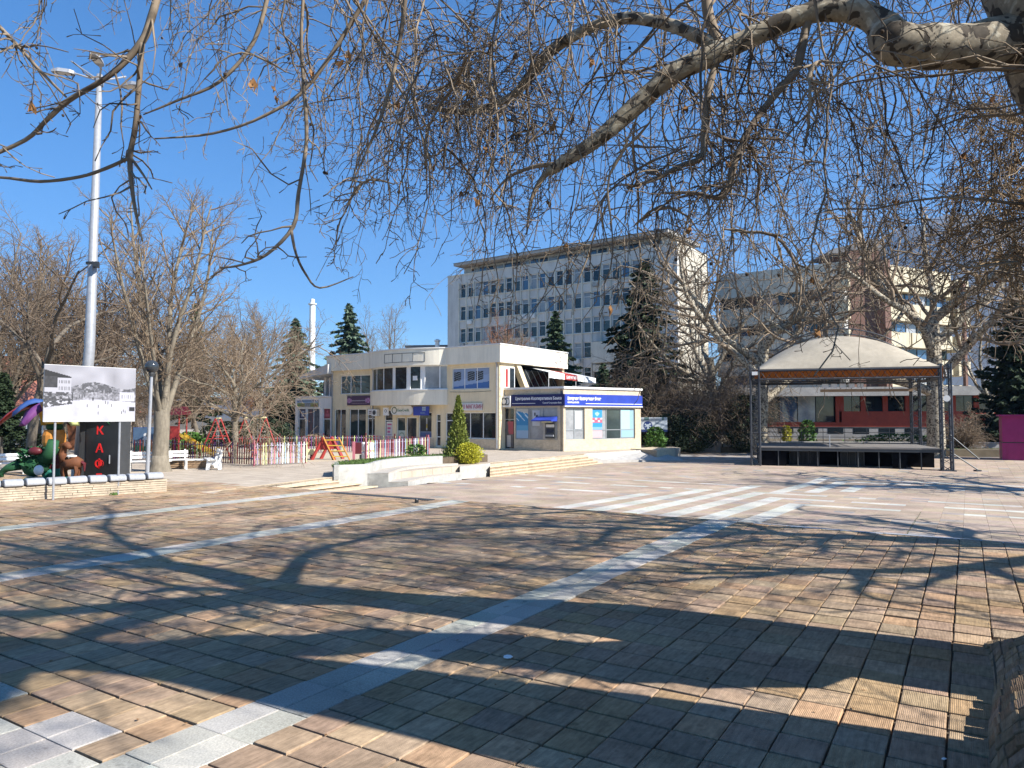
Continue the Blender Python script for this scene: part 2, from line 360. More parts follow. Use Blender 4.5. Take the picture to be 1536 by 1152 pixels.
def tile_mat(name, pitch, wob, strength, sc2, dirtlow):
    """paving: colour from the tile's own tint, grain and worn patches, fine moulded ribs as relief"""
    m = bpy.data.materials.new(name); m.use_nodes = True; n = m.node_tree.nodes; L = m.node_tree.links
    b = n['Principled BSDF']; b.inputs['Roughness'].default_value = 0.9; b.inputs['Specular IOR Level'].default_value = 0.08
    geo = n.new('ShaderNodeNewGeometry')
    at = n.new('ShaderNodeAttribute'); at.attribute_name = 'ink'
    nz = n.new('ShaderNodeTexNoise'); nz.inputs['Scale'].default_value = sc2; nz.inputs['Detail'].default_value = 8; nz.inputs['Roughness'].default_value = 0.7
    L.new(geo.outputs['Position'], nz.inputs['Vector'])
    mr = n.new('ShaderNodeMapRange'); mr.inputs['From Min'].default_value = 0.3; mr.inputs['From Max'].default_value = 0.7; mr.inputs['To Min'].default_value = dirtlow; mr.inputs['To Max'].default_value = 1.2
    L.new(nz.outputs['Fac'], mr.inputs['Value'])
    n4 = n.new('ShaderNodeTexNoise'); n4.inputs['Scale'].default_value = 0.7; n4.inputs['Detail'].default_value = 5
    L.new(geo.outputs['Position'], n4.inputs['Vector'])
    mr4 = n.new('ShaderNodeMapRange'); mr4.inputs['From Min'].default_value = 0.35; mr4.inputs['From Max'].default_value = 0.65; mr4.inputs['To Min'].default_value = 0.80; mr4.inputs['To Max'].default_value = 1.12
    L.new(n4.outputs['Fac'], mr4.inputs['Value'])
    n7 = n.new('ShaderNodeTexNoise'); n7.inputs['Scale'].default_value = 4.5; n7.inputs['Detail'].default_value = 2; L.new(geo.outputs['Position'], n7.inputs['Vector'])
    mr7 = n.new('ShaderNodeMapRange'); mr7.inputs['From Min'].default_value = 0.66; mr7.inputs['From Max'].default_value = 0.72; mr7.inputs['To Min'].default_value = 1.0; mr7.inputs['To Max'].default_value = 0.66; L.new(n7.outputs['Fac'], mr7.inputs['Value'])
    ml0 = n.new('ShaderNodeMath'); ml0.operation = 'MULTIPLY'; L.new(mr.outputs[0], ml0.inputs[0]); L.new(mr7.outputs[0], ml0.inputs[1])
    ml = n.new('ShaderNodeMath'); ml.operation = 'MULTIPLY'; L.new(ml0.outputs[0], ml.inputs[0]); L.new(mr4.outputs[0], ml.inputs[1])
    mx = n.new('ShaderNodeMix'); mx.data_type = 'RGBA'; mx.blend_type = 'MULTIPLY'; mx.inputs['Factor'].default_value = 1
    L.new(at.outputs['Color'], mx.inputs['A']); L.new(ml.outputs[0], mx.inputs['B']); L.new(mx.outputs['Result'], b.inputs['Base Color'])
    mp = n.new('ShaderNodeMapping'); mp.inputs['Rotation'].default_value = (0, 0, ANG); L.new(geo.outputs['Position'], mp.inputs['Vector'])
    if pitch:
        mp2 = n.new('ShaderNodeMapping'); mp2.inputs['Scale'].default_value = (30, 4, 1); L.new(mp.outputs[0], mp2.inputs['Vector'])
        n6 = n.new('ShaderNodeTexNoise'); n6.inputs['Scale'].default_value = 1; n6.inputs['Detail'].default_value = 4; n6.inputs['Roughness'].default_value = 0.6; L.new(mp2.outputs[0], n6.inputs['Vector'])
        mr6 = n.new('ShaderNodeMapRange'); mr6.inputs['From Min'].default_value = 0.3; mr6.inputs['From Max'].default_value = 0.7; mr6.inputs['To Min'].default_value = 0.72; mr6.inputs['To Max'].default_value = 1.2; L.new(n6.outputs['Fac'], mr6.inputs['Value'])
        mx6 = n.new('ShaderNodeMix'); mx6.data_type = 'RGBA'; mx6.blend_type = 'MULTIPLY'; mx6.inputs['Factor'].default_value = 1
        L.new(mx.outputs['Result'], mx6.inputs['A']); L.new(mr6.outputs[0], mx6.inputs['B']); L.new(mx6.outputs['Result'], b.inputs['Base Color'])
    n5 = n.new('ShaderNodeTexNoise'); n5.inputs['Scale'].default_value = 140; n5.inputs['Detail'].default_value = 3; L.new(geo.outputs['Position'], n5.inputs['Vector'])
    h = n5.outputs['Fac']
    if pitch:
        wv = n.new('ShaderNodeTexWave'); wv.wave_type = 'BANDS'; wv.bands_direction = 'X'; wv.inputs['Scale'].default_value = 2 * math.pi / pitch / 20 * 1.0
        wv.inputs['Distortion'].default_value = wob; wv.inputs['Detail'].default_value = 2; wv.inputs['Detail Scale'].default_value = 1.5
        L.new(mp.outputs[0], wv.inputs['Vector'])
        ad = n.new('ShaderNodeMath'); ad.operation = 'MULTIPLY_ADD'; ad.inputs[1].default_value = 0.6; L.new(n5.outputs['Fac'], ad.inputs[0]); L.new(wv.outputs['Fac'], ad.inputs[2]); h = ad.outputs[0]
    bp = n.new('ShaderNodeBump'); bp.inputs['Strength'].default_value = strength; bp.inputs['Distance'].default_value = 0.004
    L.new(h, bp.inputs['Height']); L.new(bp.outputs[0], b.inputs['Normal']); MATS[name] = m; return m
M['brick'] = tile_mat('ribbed_paver', 0.0135, 3.0, 0.55, 9, 0.74)
M['slab'] = tile_mat('granite_slab', 0, 0, 0.8, 60, 0.62)
M['plazaslab'] = tile_mat('plaza_slab', 0, 0, 0.4, 12, 0.86)

def paving_mat():
    """pale paving too far off to tell its slabs apart"""
    m = bpy.data.materials.new('pale_paving'); m.use_nodes = True; n = m.node_tree.nodes; L = m.node_tree.links
    b = n['Principled BSDF']; b.inputs['Roughness'].default_value = 0.9; b.inputs['Specular IOR Level'].default_value = 0.1
    geo = n.new('ShaderNodeNewGeometry'); mp = n.new('ShaderNodeMapping'); mp.inputs['Rotation'].default_value = (0, 0, ANG); L.new(geo.outputs['Position'], mp.inputs['Vector'])
    br = n.new('ShaderNodeTexBrick'); br.offset = 0.0; br.inputs['Scale'].default_value = 1.0; br.inputs['Brick Width'].default_value = 0.75; br.inputs['Row Height'].default_value = 0.75; br.inputs['Mortar Size'].default_value = 0.012
    br.inputs['Color1'].default_value = (0.46, 0.39, 0.31, 1); br.inputs['Color2'].default_value = (0.41, 0.345, 0.275, 1); br.inputs['Mortar'].default_value = (0.2, 0.17, 0.13, 1)
    L.new(mp.outputs[0], br.inputs['Vector'])
    nz = n.new('ShaderNodeTexNoise'); nz.inputs['Scale'].default_value = 1.4; nz.inputs['Detail'].default_value = 9; nz.inputs['Roughness'].default_value = 0.7; L.new(geo.outputs['Position'], nz.inputs['Vector'])
    mr = n.new('ShaderNodeMapRange'); mr.inputs['From Min'].default_value = 0.3; mr.inputs['From Max'].default_value = 0.7; mr.inputs['To Min'].default_value = 0.8; mr.inputs['To Max'].default_value = 1.15; L.new(nz.outputs['Fac'], mr.inputs['Value'])
    mx = n.new('ShaderNodeMix'); mx.data_type = 'RGBA'; mx.blend_type = 'MULTIPLY'; mx.inputs['Factor'].default_value = 1
    L.new(br.outputs['Color'], mx.inputs['A']); L.new(mr.outputs[0], mx.inputs['B']); L.new(mx.outputs['Result'], b.inputs['Base Color'])
    return m
M['paving'] = paving_mat()

FONT = None
def text_mesh(s, size, depth=0.01, bold=0.0, align='CENTER'):
    cu = bpy.data.curves.new('t', 'FONT'); cu.body = s; cu.size = size; cu.extrude = depth; cu.offset = bold
    cu.align_x = align; cu.align_y = 'CENTER'; cu.resolution_u = 2
    o = bpy.data.objects.new('t', cu); COL.objects.link(o)
    dg = bpy.context.evaluated_depsgraph_get(); me = bpy.data.meshes.new_from_object(o.evaluated_get(dg))
    bpy.data.objects.remove(o); bpy.data.curves.remove(cu); return me
def put_text(s, size, face, sx, z, off, m, parent, name='lettering', bold=0.0, align='CENTER', depth=0.01, stretch=1.0):
    """upright lettering on a facade: reads left to right seen from outside"""
    me = text_mesh(s, size, depth, bold, align); me.materials.append(m)
    right = face.right; n = face.n; o3 = face.P(sx, z, off)
    b = BASE[parent.name]
    Mx = Matrix(((right[0] * stretch, 0, n[0], o3[0] - b[0]), (right[1] * stretch, 0, n[1], o3[1] - b[1]), (0, 1, 0, o3[2] - b[2]), (0, 0, 0, 1)))
    me.transform(Mx)
    o = link(name, me, parent); BASE[o.name] = b; return o

class Face:
    """a vertical facade: origin, direction along it, outward normal"""
    def __init__(s, o, d, n):
        L = math.hypot(*d); s.o = o; s.d = (d[0] / L, d[1] / L)
        a = (-s.d[1], s.d[0]); s.n = a if a[0] * n[0] + a[1] * n[1] > 0 else (-a[0], -a[1])
        r = (-s.n[1], s.n[0]); s.right = r                       # viewer's right when looking at the face
    def P(s, x, z, off=0.0): return (s.o[0] + s.d[0] * x + s.n[0] * off, s.o[1] + s.d[1] * x + s.n[1] * off, z)
    def box(s, mb, s0, s1, z0, z1, o0, o1):
        if s1 < s0: s0, s1 = s1, s0
        if o1 < o0: o0, o1 = o1, o0
        q = [s.P(s0, z0, o0), s.P(s1, z0, o0), s.P(s1, z0, o1), s.P(s0, z0, o1)]
        p = q + [(a, b, z1) for a, b, c in q]
        cr = s.d[0] * s.n[1] - s.d[1] * s.n[0]
        if cr < 0: p = [p[0], p[3], p[2], p[1], p[4], p[7], p[6], p[5]]
        return mb.hexa(p)
    def s_at(s, px):                                             # where the facade crosses a photograph column
        k = (px - 768) / F
        return (k * s.o[1] - s.o[0]) / (s.d[0] - k * s.d[1])
    def z_at(s, sx, py, off=0):
        p = s.P(sx, 0, off); r = ray(768 + F * p[0] / p[1], py)
        return EYE + r[2] * p[1] / r[1]
def wall_open(mb, fc, s0, s1, z0, z1, th, ops):
    """solid wall with rectangular openings cut through it"""
    xs = sorted({s0, s1, *[min(max(o[0], s0), s1) for o in ops], *[min(max(o[1], s0), s1) for o in ops]})
    for a, b in zip(xs, xs[1:]):
        if b - a < 1e-4: continue
        mid = (a + b) / 2
        cuts = sorted([(max(o[2], z0), min(o[3], z1)) for o in ops if o[0] < mid < o[1]])
        z = z0
        for c0, c1 in cuts:
            if c0 - z > 1e-3: fc.box(mb, a, b, z, c0, -th, 0)
            z = max(z, c1)
        if z1 - z > 1e-3: fc.box(mb, a, b, z, z1, -th, 0)
def window(parent, fc, s0, s1, z0, z1, cols=1, fm=None, gm=None, fw=0.06, back=-0.12, name='window', bars=(), pane='pane', gms=None):
    fm = fm or M['pvc']; gm = gm or M['glass']
    mb = MB(); o0, o1 = back - 0.04, back + 0.03
    fc.box(mb, s0, s1, z0, z0 + fw, o0, o1); fc.box(mb, s0, s1, z1 - fw, z1, o0, o1)
    w = (s1 - s0) / cols
    for i in range(cols + 1):
        x = s0 + i * w; a = max(s0, x - fw / 2); b = min(s1, x + fw / 2)
        if i == 0: a, b = s0, s0 + fw
        if i == cols: a, b = s1 - fw, s1
        fc.box(mb, a, b, z0 + fw, z1 - fw, o0 + .002, o1 - .002)
    for zb in bars: fc.box(mb, s0 + fw, s1 - fw, zb - fw / 2, zb + fw / 2, o0 + .004, o1 - .004)
    wobj = mb.build(name, fm, parent)
    for i in range(cols):
        g = MB(); fc.box(g, s0 + i * w + fw / 2, s0 + (i + 1) * w - fw / 2, z0 + fw / 2, z1 - fw / 2, back - 0.02, back - 0.005)
        g.build(pane, gms[i] if gms else gm, wobj)
    return wobj
def printed(name, img, corner, ux, uy, parent, m=None):
    """a printed sheet: img (h,w,3) linear colours, row 0 at the bottom"""
    h, w, _ = img.shape; b = BASE[parent.name] if parent else (0, 0, 0)
    c = np.array(corner) - np.array(b); ux = np.array(ux); uy = np.array(uy)
    jj, ii = np.meshgrid(np.linspace(0, 1, w + 1), np.linspace(0, 1, h + 1))
    V = c + jj[..., None] * ux + ii[..., None] * uy; V = V.reshape(-1, 3)
    a = (np.arange(h)[:, None] * (w + 1) + np.arange(w)[None, :]).ravel()
    Q = np.stack([a, a + 1, a + w + 2, a + w + 1], 1)
    me = np_mesh(name, V, Q, m or print_mat())
    at = me.attributes.new('ink', 'FLOAT_COLOR', 'FACE')
    col = np.ones((h * w, 4), np.float32); col[:, :3] = img.reshape(-1, 3); at.data.foreach_set('color', col.ravel())
    o = link(name, me, parent); BASE[o.name] = b; return o
# ================================================================== GROUND
rng = random.Random(7)
nrng = np.random.default_rng(7)
def sm(t): t = max(0, min(1, t)); return t * t * (3 - 2 * t)
BU = 17.0                                       # the brick plaza ends at this row
def zlow(x, y):
    """level of the sunken pale plaza"""
    u, v = toUV(x, y)
    z = -0.28 - 0.60 * min(1.0, max(0, (u - BU) / 22.0))
    z += 0.22 * sm((x - 0.5) / 6) * sm((y - 39) / 8)
    return z
def GL(px, py):
    z = -0.6
    for _ in range(12):
        g = G(px, py, z); z = zlow(*g)
    return (g[0], g[1], z)

gm = MB(); gm.prism([(-900, -300), (3000, -300), (4800, 6000), (-4000, 6000)], -3.0, -1.25)
gd = gm.build('ground', M['earth']); tag(gd, 'brown park ground under and beyond the paving', kind='structure')

# ---- pavers
def tint_list(n, cols, jit):
    out = []
    for i in range(n):
        c = rng.choices(cols, weights=[1.0] * len(cols))[0]; k = rng.uniform(1 - jit, 1 + jit)
        out.append(tuple(max(0.01, a * k * rng.uniform(.96, 1.04)) for a in c))
    return out
BRICKC = [(0.395, 0.282, 0.20), (0.385, 0.275, 0.198), (0.36, 0.265, 0.198), (0.40, 0.272, 0.178), (0.375, 0.28, 0.21), (0.325, 0.24, 0.18), (0.395, 0.29, 0.213), (0.395, 0.258, 0.172), (0.35, 0.265, 0.205)]
def paver_geo(w, l, tilt, h0, ch=0.005, dep=0.045):
    """bevelled paver centred on its own origin, top about z=0"""
    x, y = w / 2, l / 2
    tz = lambda a, b: h0 + tilt[0] * a + tilt[1] * b
    V = [(-x, -y, -dep), (x, -y, -dep), (x, y, -dep), (-x, y, -dep)]
    V += [(a, b, tz(a, b) - ch) for a, b in ((-x, -y), (x, -y), (x, y), (-x, y))]
    xi, yi = x - ch * 1.6, y - ch * 1.6
    V += [(a, b, tz(a, b)) for a, b in ((-xi, -yi), (xi, -yi), (xi, yi), (-xi, yi))]
    Fq = [(0, 1, 5, 4), (1, 2, 6, 5), (2, 3, 7, 6), (3, 0, 4, 7), (4, 5, 9, 8), (5, 6, 10, 9), (6, 7, 11, 10), (7, 4, 8, 11), (8, 9, 10, 11)]
    return V, Fq
def paver_variants(w, l, cols, n, m, jit=0.1, name='paving_tile', gap=0.013, wob=0.0, tl=.006, gl=1.0, ch=.005):
    out = []
    for t in tint_list(n, cols, jit):
        V, Fq = paver_geo(w - gap * rng.uniform(.7, 1.4), l - gap * gl * rng.uniform(.8, 1.3), (rng.uniform(-tl, tl), rng.uniform(-tl, tl)), (rng.uniform(-.003, .003) - (.006 if rng.random() < .12 else 0)) * min(1, ch / .005), ch)
        me = bpy.data.meshes.new(name); me.from_pydata(V, [], Fq); me.materials.append(m)
        at = me.attributes.new('ink', 'FLOAT_COLOR', 'FACE'); at.data.foreach_set('color', [q for _ in Fq for q in (*t, 1)])
        out.append(me)
    return out
def paver_field(name, partname, tiles, variants, parent, mat_, limit=300, visible=None):
    """tiles: (u,v,z,variant key). The nearest visible ones are parts, the rest one stuff part."""
    tiles = sorted(tiles, key=lambda t: t[4])
    near = [t for t in tiles if t[5]][:limit]; ids = {id(t) for t in near}
    for t in near:
        x, y = UV(t[0], t[1])
        link(partname, rng.choice(variants[t[3]]), parent, (x, y, t[2]), (t[6], t[7], -ANG + rng.uniform(-.006, .006)))
    Vs = []; Fs = []; cs = []
    for t in tiles:
        if id(t) in ids: continue
        me = rng.choice(variants[t[3]])
        key = me.name
        if key not in CACHE:
            CACHE[key] = (np.array([v.co[:] for v in me.vertices]), np.array([p.vertices[:] for p in me.polygons]), np.array([d.color[:] for d in me.attributes['ink'].data]))
        V, Q, C = CACHE[key]; x, y = UV(t[0], t[1])
        R = np.array(Matrix.Rotation(-ANG, 3, 'Z') @ Matrix.Rotation(t[7], 3, 'Y') @ Matrix.Rotation(t[6], 3, 'X'))
        Vs.append(V @ R.T + np.array([x, y, t[2]])); Fs.append(Q + len(Vs[:-1]) * len(V)); cs.append(C)
    if Vs:
        me = np_mesh(name, np.concatenate(Vs), np.concatenate(Fs), mat_)
        at = me.attributes.new('ink', 'FLOAT_COLOR', 'FACE'); at.data.foreach_set('color', np.concatenate(cs).astype(np.float32).ravel())
        o = link(name, me, parent); o['kind'] = 'stuff'
CACHE = {}
def seen(x, y, z=0, mx=20):
    """is the place inside the picture, and how far off"""
    d = y * math.cos(PITCH) + (z - EYE) * math.sin(PITCH)
    if d < 0.5: return False
    px = 768 + F * x / d; py = 576 - F * ((z - EYE) * math.cos(PITCH) - y * math.sin(PITCH)) / d
    return -mx < px < 1536 + mx and 0 < py < 1152 + mx

bp = MB(); bp.prism([UV(-6, -60), UV(-6, 8), UV(BU + .05, 8), UV(BU + .05, -60)], -1.3, -0.035)
plaza = bp.build('brick_plaza', M['soil']); tag(plaza, 'sunlit brown ribbed paver plaza in front, striped with pale granite bands', kind='structure')
UP = 0.375; U0 = 2.92 - 5 * UP
us = [U0 + i * UP for i in range(int((BU - U0) / UP) + 1)]
vcols = []                                      # (v0, v1, kind)
v = -4.53
while v < 6: vcols.append((v, v + .362, 'b')); v += .362
vcols += [(-4.855, -4.53, 'g'), (-5.18, -4.855, 'g')]
v = -5.18
for i in range(19): vcols.append((v - .36, v, 'b')); v -= .36
vcols += [(v - .325, v, 'g'), (v - .65, v - .325, 'g')]; v -= .65
for i in range(13): vcols.append((v - .36, v, 'b')); v -= .36
vcols += [(v - .325, v, 'g'), (v - .65, v - .325, 'g')]; v -= .65
while v > -36: vcols.append((v - .36, v, 'b')); v -= .36
GRANC = [(0.46, 0.44, 0.385), (0.44, 0.42, 0.37), (0.48, 0.46, 0.40), (0.42, 0.405, 0.365)]
BRICKC = [(r * 1.03, g * 1.02, b * .93) for r, g, b in BRICKC]
VAR = {'b': paver_variants(.36, .375, BRICKC, 36, M['brick'], .10, 'paving_tile', gap=.012, tl=.012, gl=2.2), 'g': paver_variants(.325, .5625, GRANC, 12, M['slab'], .08, 'granite_slab', 0.006),
       'w': paver_variants(.36, .375, GRANC, 8, M['slab'], .08, 'granite_slab', 0.006)}
bt = []; gt = []
MOUND = lambda u, v: (0.12 < v and 2.6 < u < 9.5)
for (v0, v1, k) in vcols:
    vc = (v0 + v1) / 2
    if k == 'g':
        u = U0 - .2
        while u < BU - .3:
            x, y = UV(u + .28, vc); gt.append((u + .28, vc, 0, 'g', math.hypot(x, y), seen(x, y), 0, 0)); u += .5625
        continue
    for u in us:
        uc = u + UP / 2
        if uc > BU: continue
        if MOUND(uc, vc): continue
        x, y = UV(uc, vc)
        white = (vc < -5.2 and 2.15 < uc < 2.9) or (2.9 < uc < 3.27 and (-6.26 < vc < -5.5 or vc < -6.9) and vc > -12)
        # gentle unevenness of the laying
        z = 0.010 * math.sin(1.3 * uc + .7 * vc) * math.sin(.9 * vc - .4 * uc) - (0.02 * sm((uc - 14.5) / 2.5) if vc > -4 else 0)
        z += 0.03 * math.exp(-((uc - 12.5) / 1.2) ** 2) * sm((vc + 2) / 3)
        (gt if white else bt).append((uc, vc + rng.uniform(-.004, .004), z, 'w' if white else 'b', math.hypot(x, y), seen(x, y), 0, 0))
paver_field('paving_tile_field', 'paving_tile', bt, VAR, plaza, M['brick'])
paver_field('granite_slab_field', 'granite_slab', gt, VAR, plaza, M['slab'])

# kerb line along the end of the brick plaza
kb = MB()
for i in range(46):
    v0 = -22.6 + i * .62
    a, b, c, d = UV(BU + .055, v0), UV(BU + .055, v0 + .61), UV(BU + .22, v0 + .61), UV(BU + .22, v0)
    zt = rng.uniform(-.02, .0)
    kb.prism([a, b, c, d], -1.2, zt - .012)
tag(kb.build('plaza_kerb', M['coping']), 'low grey kerb line between the brown pavers and the pale plaza', kind='structure')

# ---- pale sunken plaza: real slabs in a grid, white ones laid as bands
SP = 0.56
PINK = [(0.375, 0.295, 0.225), (0.365, 0.29, 0.222), (0.385, 0.302, 0.229), (0.378, 0.302, 0.234)]
WHT = [(0.475, 0.465, 0.405), (0.46, 0.455, 0.40), (0.49, 0.475, 0.415), (0.45, 0.445, 0.395)]
GRY = [(0.28, 0.265, 0.24), (0.31, 0.28, 0.245)]
VAR2 = {'p': paver_variants(SP, SP, PINK, 14, M['plazaslab'], .03, 'plaza_slab', .004, tl=.002, ch=.0015), 'w': paver_variants(SP, SP, WHT, 10, M['plazaslab'], .03, 'plaza_slab', .004, tl=.002, ch=.0015),
        'y': paver_variants(SP, SP, GRY, 6, M['plazaslab'], .03, 'plaza_slab', .004, tl=.002, ch=.0015)}
def slab_kind(u, v):
    r = rng.random()
    j = round((v + 4.91) / SP)                   # bands that run away from us, nested, and turn outwards
    far = {0: 26.4, -2: 28.4, -4: 30.4, -6: 34.6, -8: 30.8, -10: 26.8}
    mid = {-3: (30.8, 42.0), -1: (31.6, 41.0), 1: (33.4, 38.5)}
    if j in far and u < far[j]: return 'w'
    if j in mid and mid[j][0] < u < mid[j][1]: return 'w'
    for uc, jr in ((26.4, 0), (28.4, -2), (30.4, -4), (38.5, 1), (41.0, -1), (42.2, -3)):
        if j >= jr and uc - SP < u <= uc: return 'w' if r < .82 else ('y' if r < .9 else 'p')
    for uc, jr in ((26.8, -10), (30.8, -8), (34.6, -6)):
        if j <= jr and uc - SP < u <= uc: return 'w' if r < .6 else 'p'
    return 'y' if r > .965 else 'p'
STEPS_L = None
lp = MB()                                       # bed under the slabs
gx = np.arange(-16, 62, 2.0); gy = np.arange(10, 84, 2.0)
V = np.array([(x, y, zlow(x, y) - .05) for y in gy for x in gx]); nx = len(gx)
Q = np.array([(j * nx + i, j * nx + i + 1, (j + 1) * nx + i + 1, (j + 1) * nx + i) for j in range(len(gy) - 1) for i in range(nx - 1) if toUV(gx[i], gy[j])[0] > BU - 1.5])
me = np_mesh('pale_plaza', V, Q, M['asphalt']); pale = link('pale_plaza', me); BASE['pale_plaza'] = (0, 0, 0)
tag(pale, 'pale pinkish slab plaza with white bands beyond the brown pavers', kind='structure')
# ================================================================== TERRACE, STEPS, SEAT
EL = [(334, 735), (362, 736.8), (412, 739.4), (467, 742.2), (503, 744.6)]
ER = [(500.5, 715.6), (520, 719.5), (543.5, 724), (567, 728.6), (591.7, 732.6)]
ZS = [-0.13 * k for k in range(5)]
SL = [(G(*a, z), G(*b, z)) for a, b, z in zip(EL, ER, ZS)]
def lerp2(a, b, t): return (a[0] + (b[0] - a[0]) * t, a[1] + (b[1] - a[1]) * t)
# right flight
RL = [(735, 694.5), (735, 700.0), (735, 704.6), (735, 709.2), (735, 713.8)]
RR = [(877, 680.6), (883.5, 684), (890.5, 687.4), (897.5, 690.8), (905, 694)]
ZR = [-0.155 * k for k in range(5)]
SR = [(G(*a, z), G(*b, z)) for a, b, z in zip(RL, RR, ZR)]
# terrace outline (z = 0)
pb = [UV(BU + .05, -60), UV(BU + .05, -18.6)]
terr = [pb[0], (-9.35, 23.1), SL[0][0], SL[0][1], (-5.2, 31.5), (-2.4, 36.2), SR[0][0], SR[0][1], (4.9, 48.0), (9.9, 54.5), (13.0, 56.8), (13, 70), (16, 110), (-60, 140), (-110, 60)]
tp = MB(); tp.prism(terr, -1.3, -0.004)
terrace = tp.build('terrace_paving', M['paving']); tag(terrace, 'pale paved terrace around the shops and the playground', kind='structure')

def flight(name, label, S, z, down, extra):
    t = thing(name, label, 'steps', (S[0][1][0], S[0][1][1], 0))
    n = len(S)
    for k in range(n):
        a, b = S[k]
        # tread reaches back to the edge above
        if k == 0:
            dx, dy = S[0][0][0] - S[1][0][0], S[0][0][1] - S[1][0][1]; ex, ey = S[0][1][0] - S[1][1][0], S[0][1][1] - S[1][1][1]
            c, d = (a[0] + dx * .8, a[1] + dy * .8), (b[0] + ex * .8, b[1] + ey * .8)
        else:
            c, d = S[k - 1][0], S[k - 1][1]
        nseg = 6
        for i in range(nseg):
            t0, t1 = i / nseg, (i + 1) / nseg - .0035
            mb = MB(); A, B_, C_, D = lerp2(a, b, t0), lerp2(a, b, t1), lerp2(c, d, t1), lerp2(c, d, t0)
            # nosing slab over a riser coloured darker for nosing shade and dirt
            zz = z[k] + (.006 if k == 0 else 0)
            mb.prism([A, B_, C_, D], zz - .055, zz); mb.build('tread', M['step'], t)
        r = MB(); g = .14
        A, B_ = a, b; C_, D = d, c
        q = [(A[0] * (1 - g) + D[0] * g, A[1] * (1 - g) + D[1] * g), (B_[0] * (1 - g) + C_[0] * g, B_[1] * (1 - g) + C_[1] * g), C_, D]
        r.prism(q, -1.28, z[k] - .056); r.build('riser', M['riser'], t)
    return t
flight('stone_steps', 'low stone steps fanning down left of the white tiered seat', SL, ZS, None, None)
flight('stone_steps', 'broad stone steps down from the bank corner to the pale plaza', SR, ZR, None, None)

# slabs of the pale plaza, kept clear of the steps and the seat
def poly_in(p, poly):
    c = False; n = len(poly)
    for i in range(n):
        (x1, y1), (x2, y2) = poly[i], poly[(i + 1) % n]
        if (y1 > p[1]) != (y2 > p[1]) and p[0] < (x2 - x1) * (p[1] - y1) / (y2 - y1) + x1: c = not c
    return c
clear = [SL[0][0], SL[4][0], SL[4][1], (-4.2, 30.6), (-1.2, 38.2), SR[4][0], SR[4][1], (8.6, 50.5), (14, 56.6), (14, 90), (-30, 90)]
st = []
for i in range(120):
    for j in range(-40, 66):
        u = BU + .24 + SP / 2 + i * SP; v = -4.91 - 18 * SP + j * SP
        x, y = UV(u, v)
        if y > 64 or x > 40 or u > 66 or x < -9: continue
        if poly_in((x, y), clear): continue
        s_ = seen(x, y, -.6, 60)
        if not s_: continue
        e = .3
        z0 = zlow(x, y); gu = (zlow(*UV(u + e, v)) - zlow(*UV(u - e, v))) / (2 * e); gv = (zlow(*UV(u, v + e)) - zlow(*UV(u, v - e))) / (2 * e)
        st.append((u, v, z0, slab_kind(u, v), math.hypot(x, y), s_, math.atan(gu), -math.atan(gv)))
paver_field('plaza_slab_field', 'plaza_slab', st, VAR2, pale, M['plazaslab'])
# weeds in the long joint and along the kerb
def grass_tufts(name, pts, n, h, spread, label=None, m=None, parent=None):
    C = []; D = []
    for p in pts:
        for _ in range(n):
            a = rng.uniform(0, 6.28); r = spread * math.sqrt(rng.random())
            C.append((p[0] + r * math.cos(a), p[1] + r * math.sin(a), p[2] + h * rng.uniform(.2, .5))); D.append((rng.gauss(0, .5), rng.gauss(0, .5), 1))
    C = np.array(C); D = np.array(D)
    V, Q = leaves_np(C, D, nrng.normal(size=C.shape), np.full(len(C), h * .22), nrng.uniform(.6, 1.3, len(C)) * h)
    me = np_mesh(name, V, Q, m or M['grass']); o = link(name, me, parent); BASE[o.name] = (0, 0, 0)
    if parent is None: tag(o, label, 'grass', kind='stuff')
    return o
wp = []
for t in np.linspace(0, 1, 60):
    x, y = UV(BU + .3 + 8.5 * t * t, -1.27); wp.append((x, y, zlow(x, y)))
for t in np.linspace(0, 1, 50):
    x, y = UV(BU + .02, -4.2 + 4.6 * t + rng.uniform(-.05, .05)); wp.append((x, y, -.03))
grass_tufts('weeds', wp, 8, .03, .025, 'green weeds in the joints along the end of the brown pavers')

# ---- white tiered seat with the planting bed behind
seat = thing('tiered_seat', 'white marble planter with two curved seat tiers between the steps', 'planter', (-4.0, 31.0, 0))
zg = -.66
a3 = [(612, 735.4), (632, 730.8), (660, 726.6), (690, 723.2)]
a2 = [(583.5, 720.8), (606, 714.5), (640, 709.6), (687, 706.4)]
a1 = [(552, 709.0), (576, 702.6), (612, 698.0), (664, 695.4)]
A3 = [G(*p, zg - .03 * i) for i, p in enumerate(a3)]
A2 = [G(*p, -.28) for p in a2]; A1 = [G(*p, .10) for p in a1]
BL = G(501, 716, 0)
def on_line(px):                                 # point of the straight end wall seen at this column
    k = (px - 768) / F; dx, dy = A3[0][0] - BL[0], A3[0][1] - BL[1]; t = (k * BL[1] - BL[0]) / (dx - k * dy); return (BL[0] + dx * t, BL[1] + dy * t)
A2[0] = on_line(583.5); A1[0] = on_line(552)
back = [BL, (-7.6, 31.5), (-5.5, 35.2), (-2.3, 39.0), (-1.35, 38.9)]
def curve(pts, k=4):
    out = []
    for i in range(len(pts) - 1):
        p0 = pts[max(i - 1, 0)]; p1 = pts[i]; p2 = pts[i + 1]; p3 = pts[min(i + 2, len(pts) - 1)]
        for j in range(k):
            t = j / k
            out.append(tuple(0.5 * (2 * p1[a] + (p2[a] - p0[a]) * t + (2 * p0[a] - 5 * p1[a] + 4 * p2[a] - p3[a]) * t * t + (3 * p1[a] - p0[a] - 3 * p2[a] + p3[a]) * t ** 3) for a in (0, 1)))
    out.append(pts[-1]); return out
C3, C2, C1 = curve(A3), curve(A2), curve(A1)
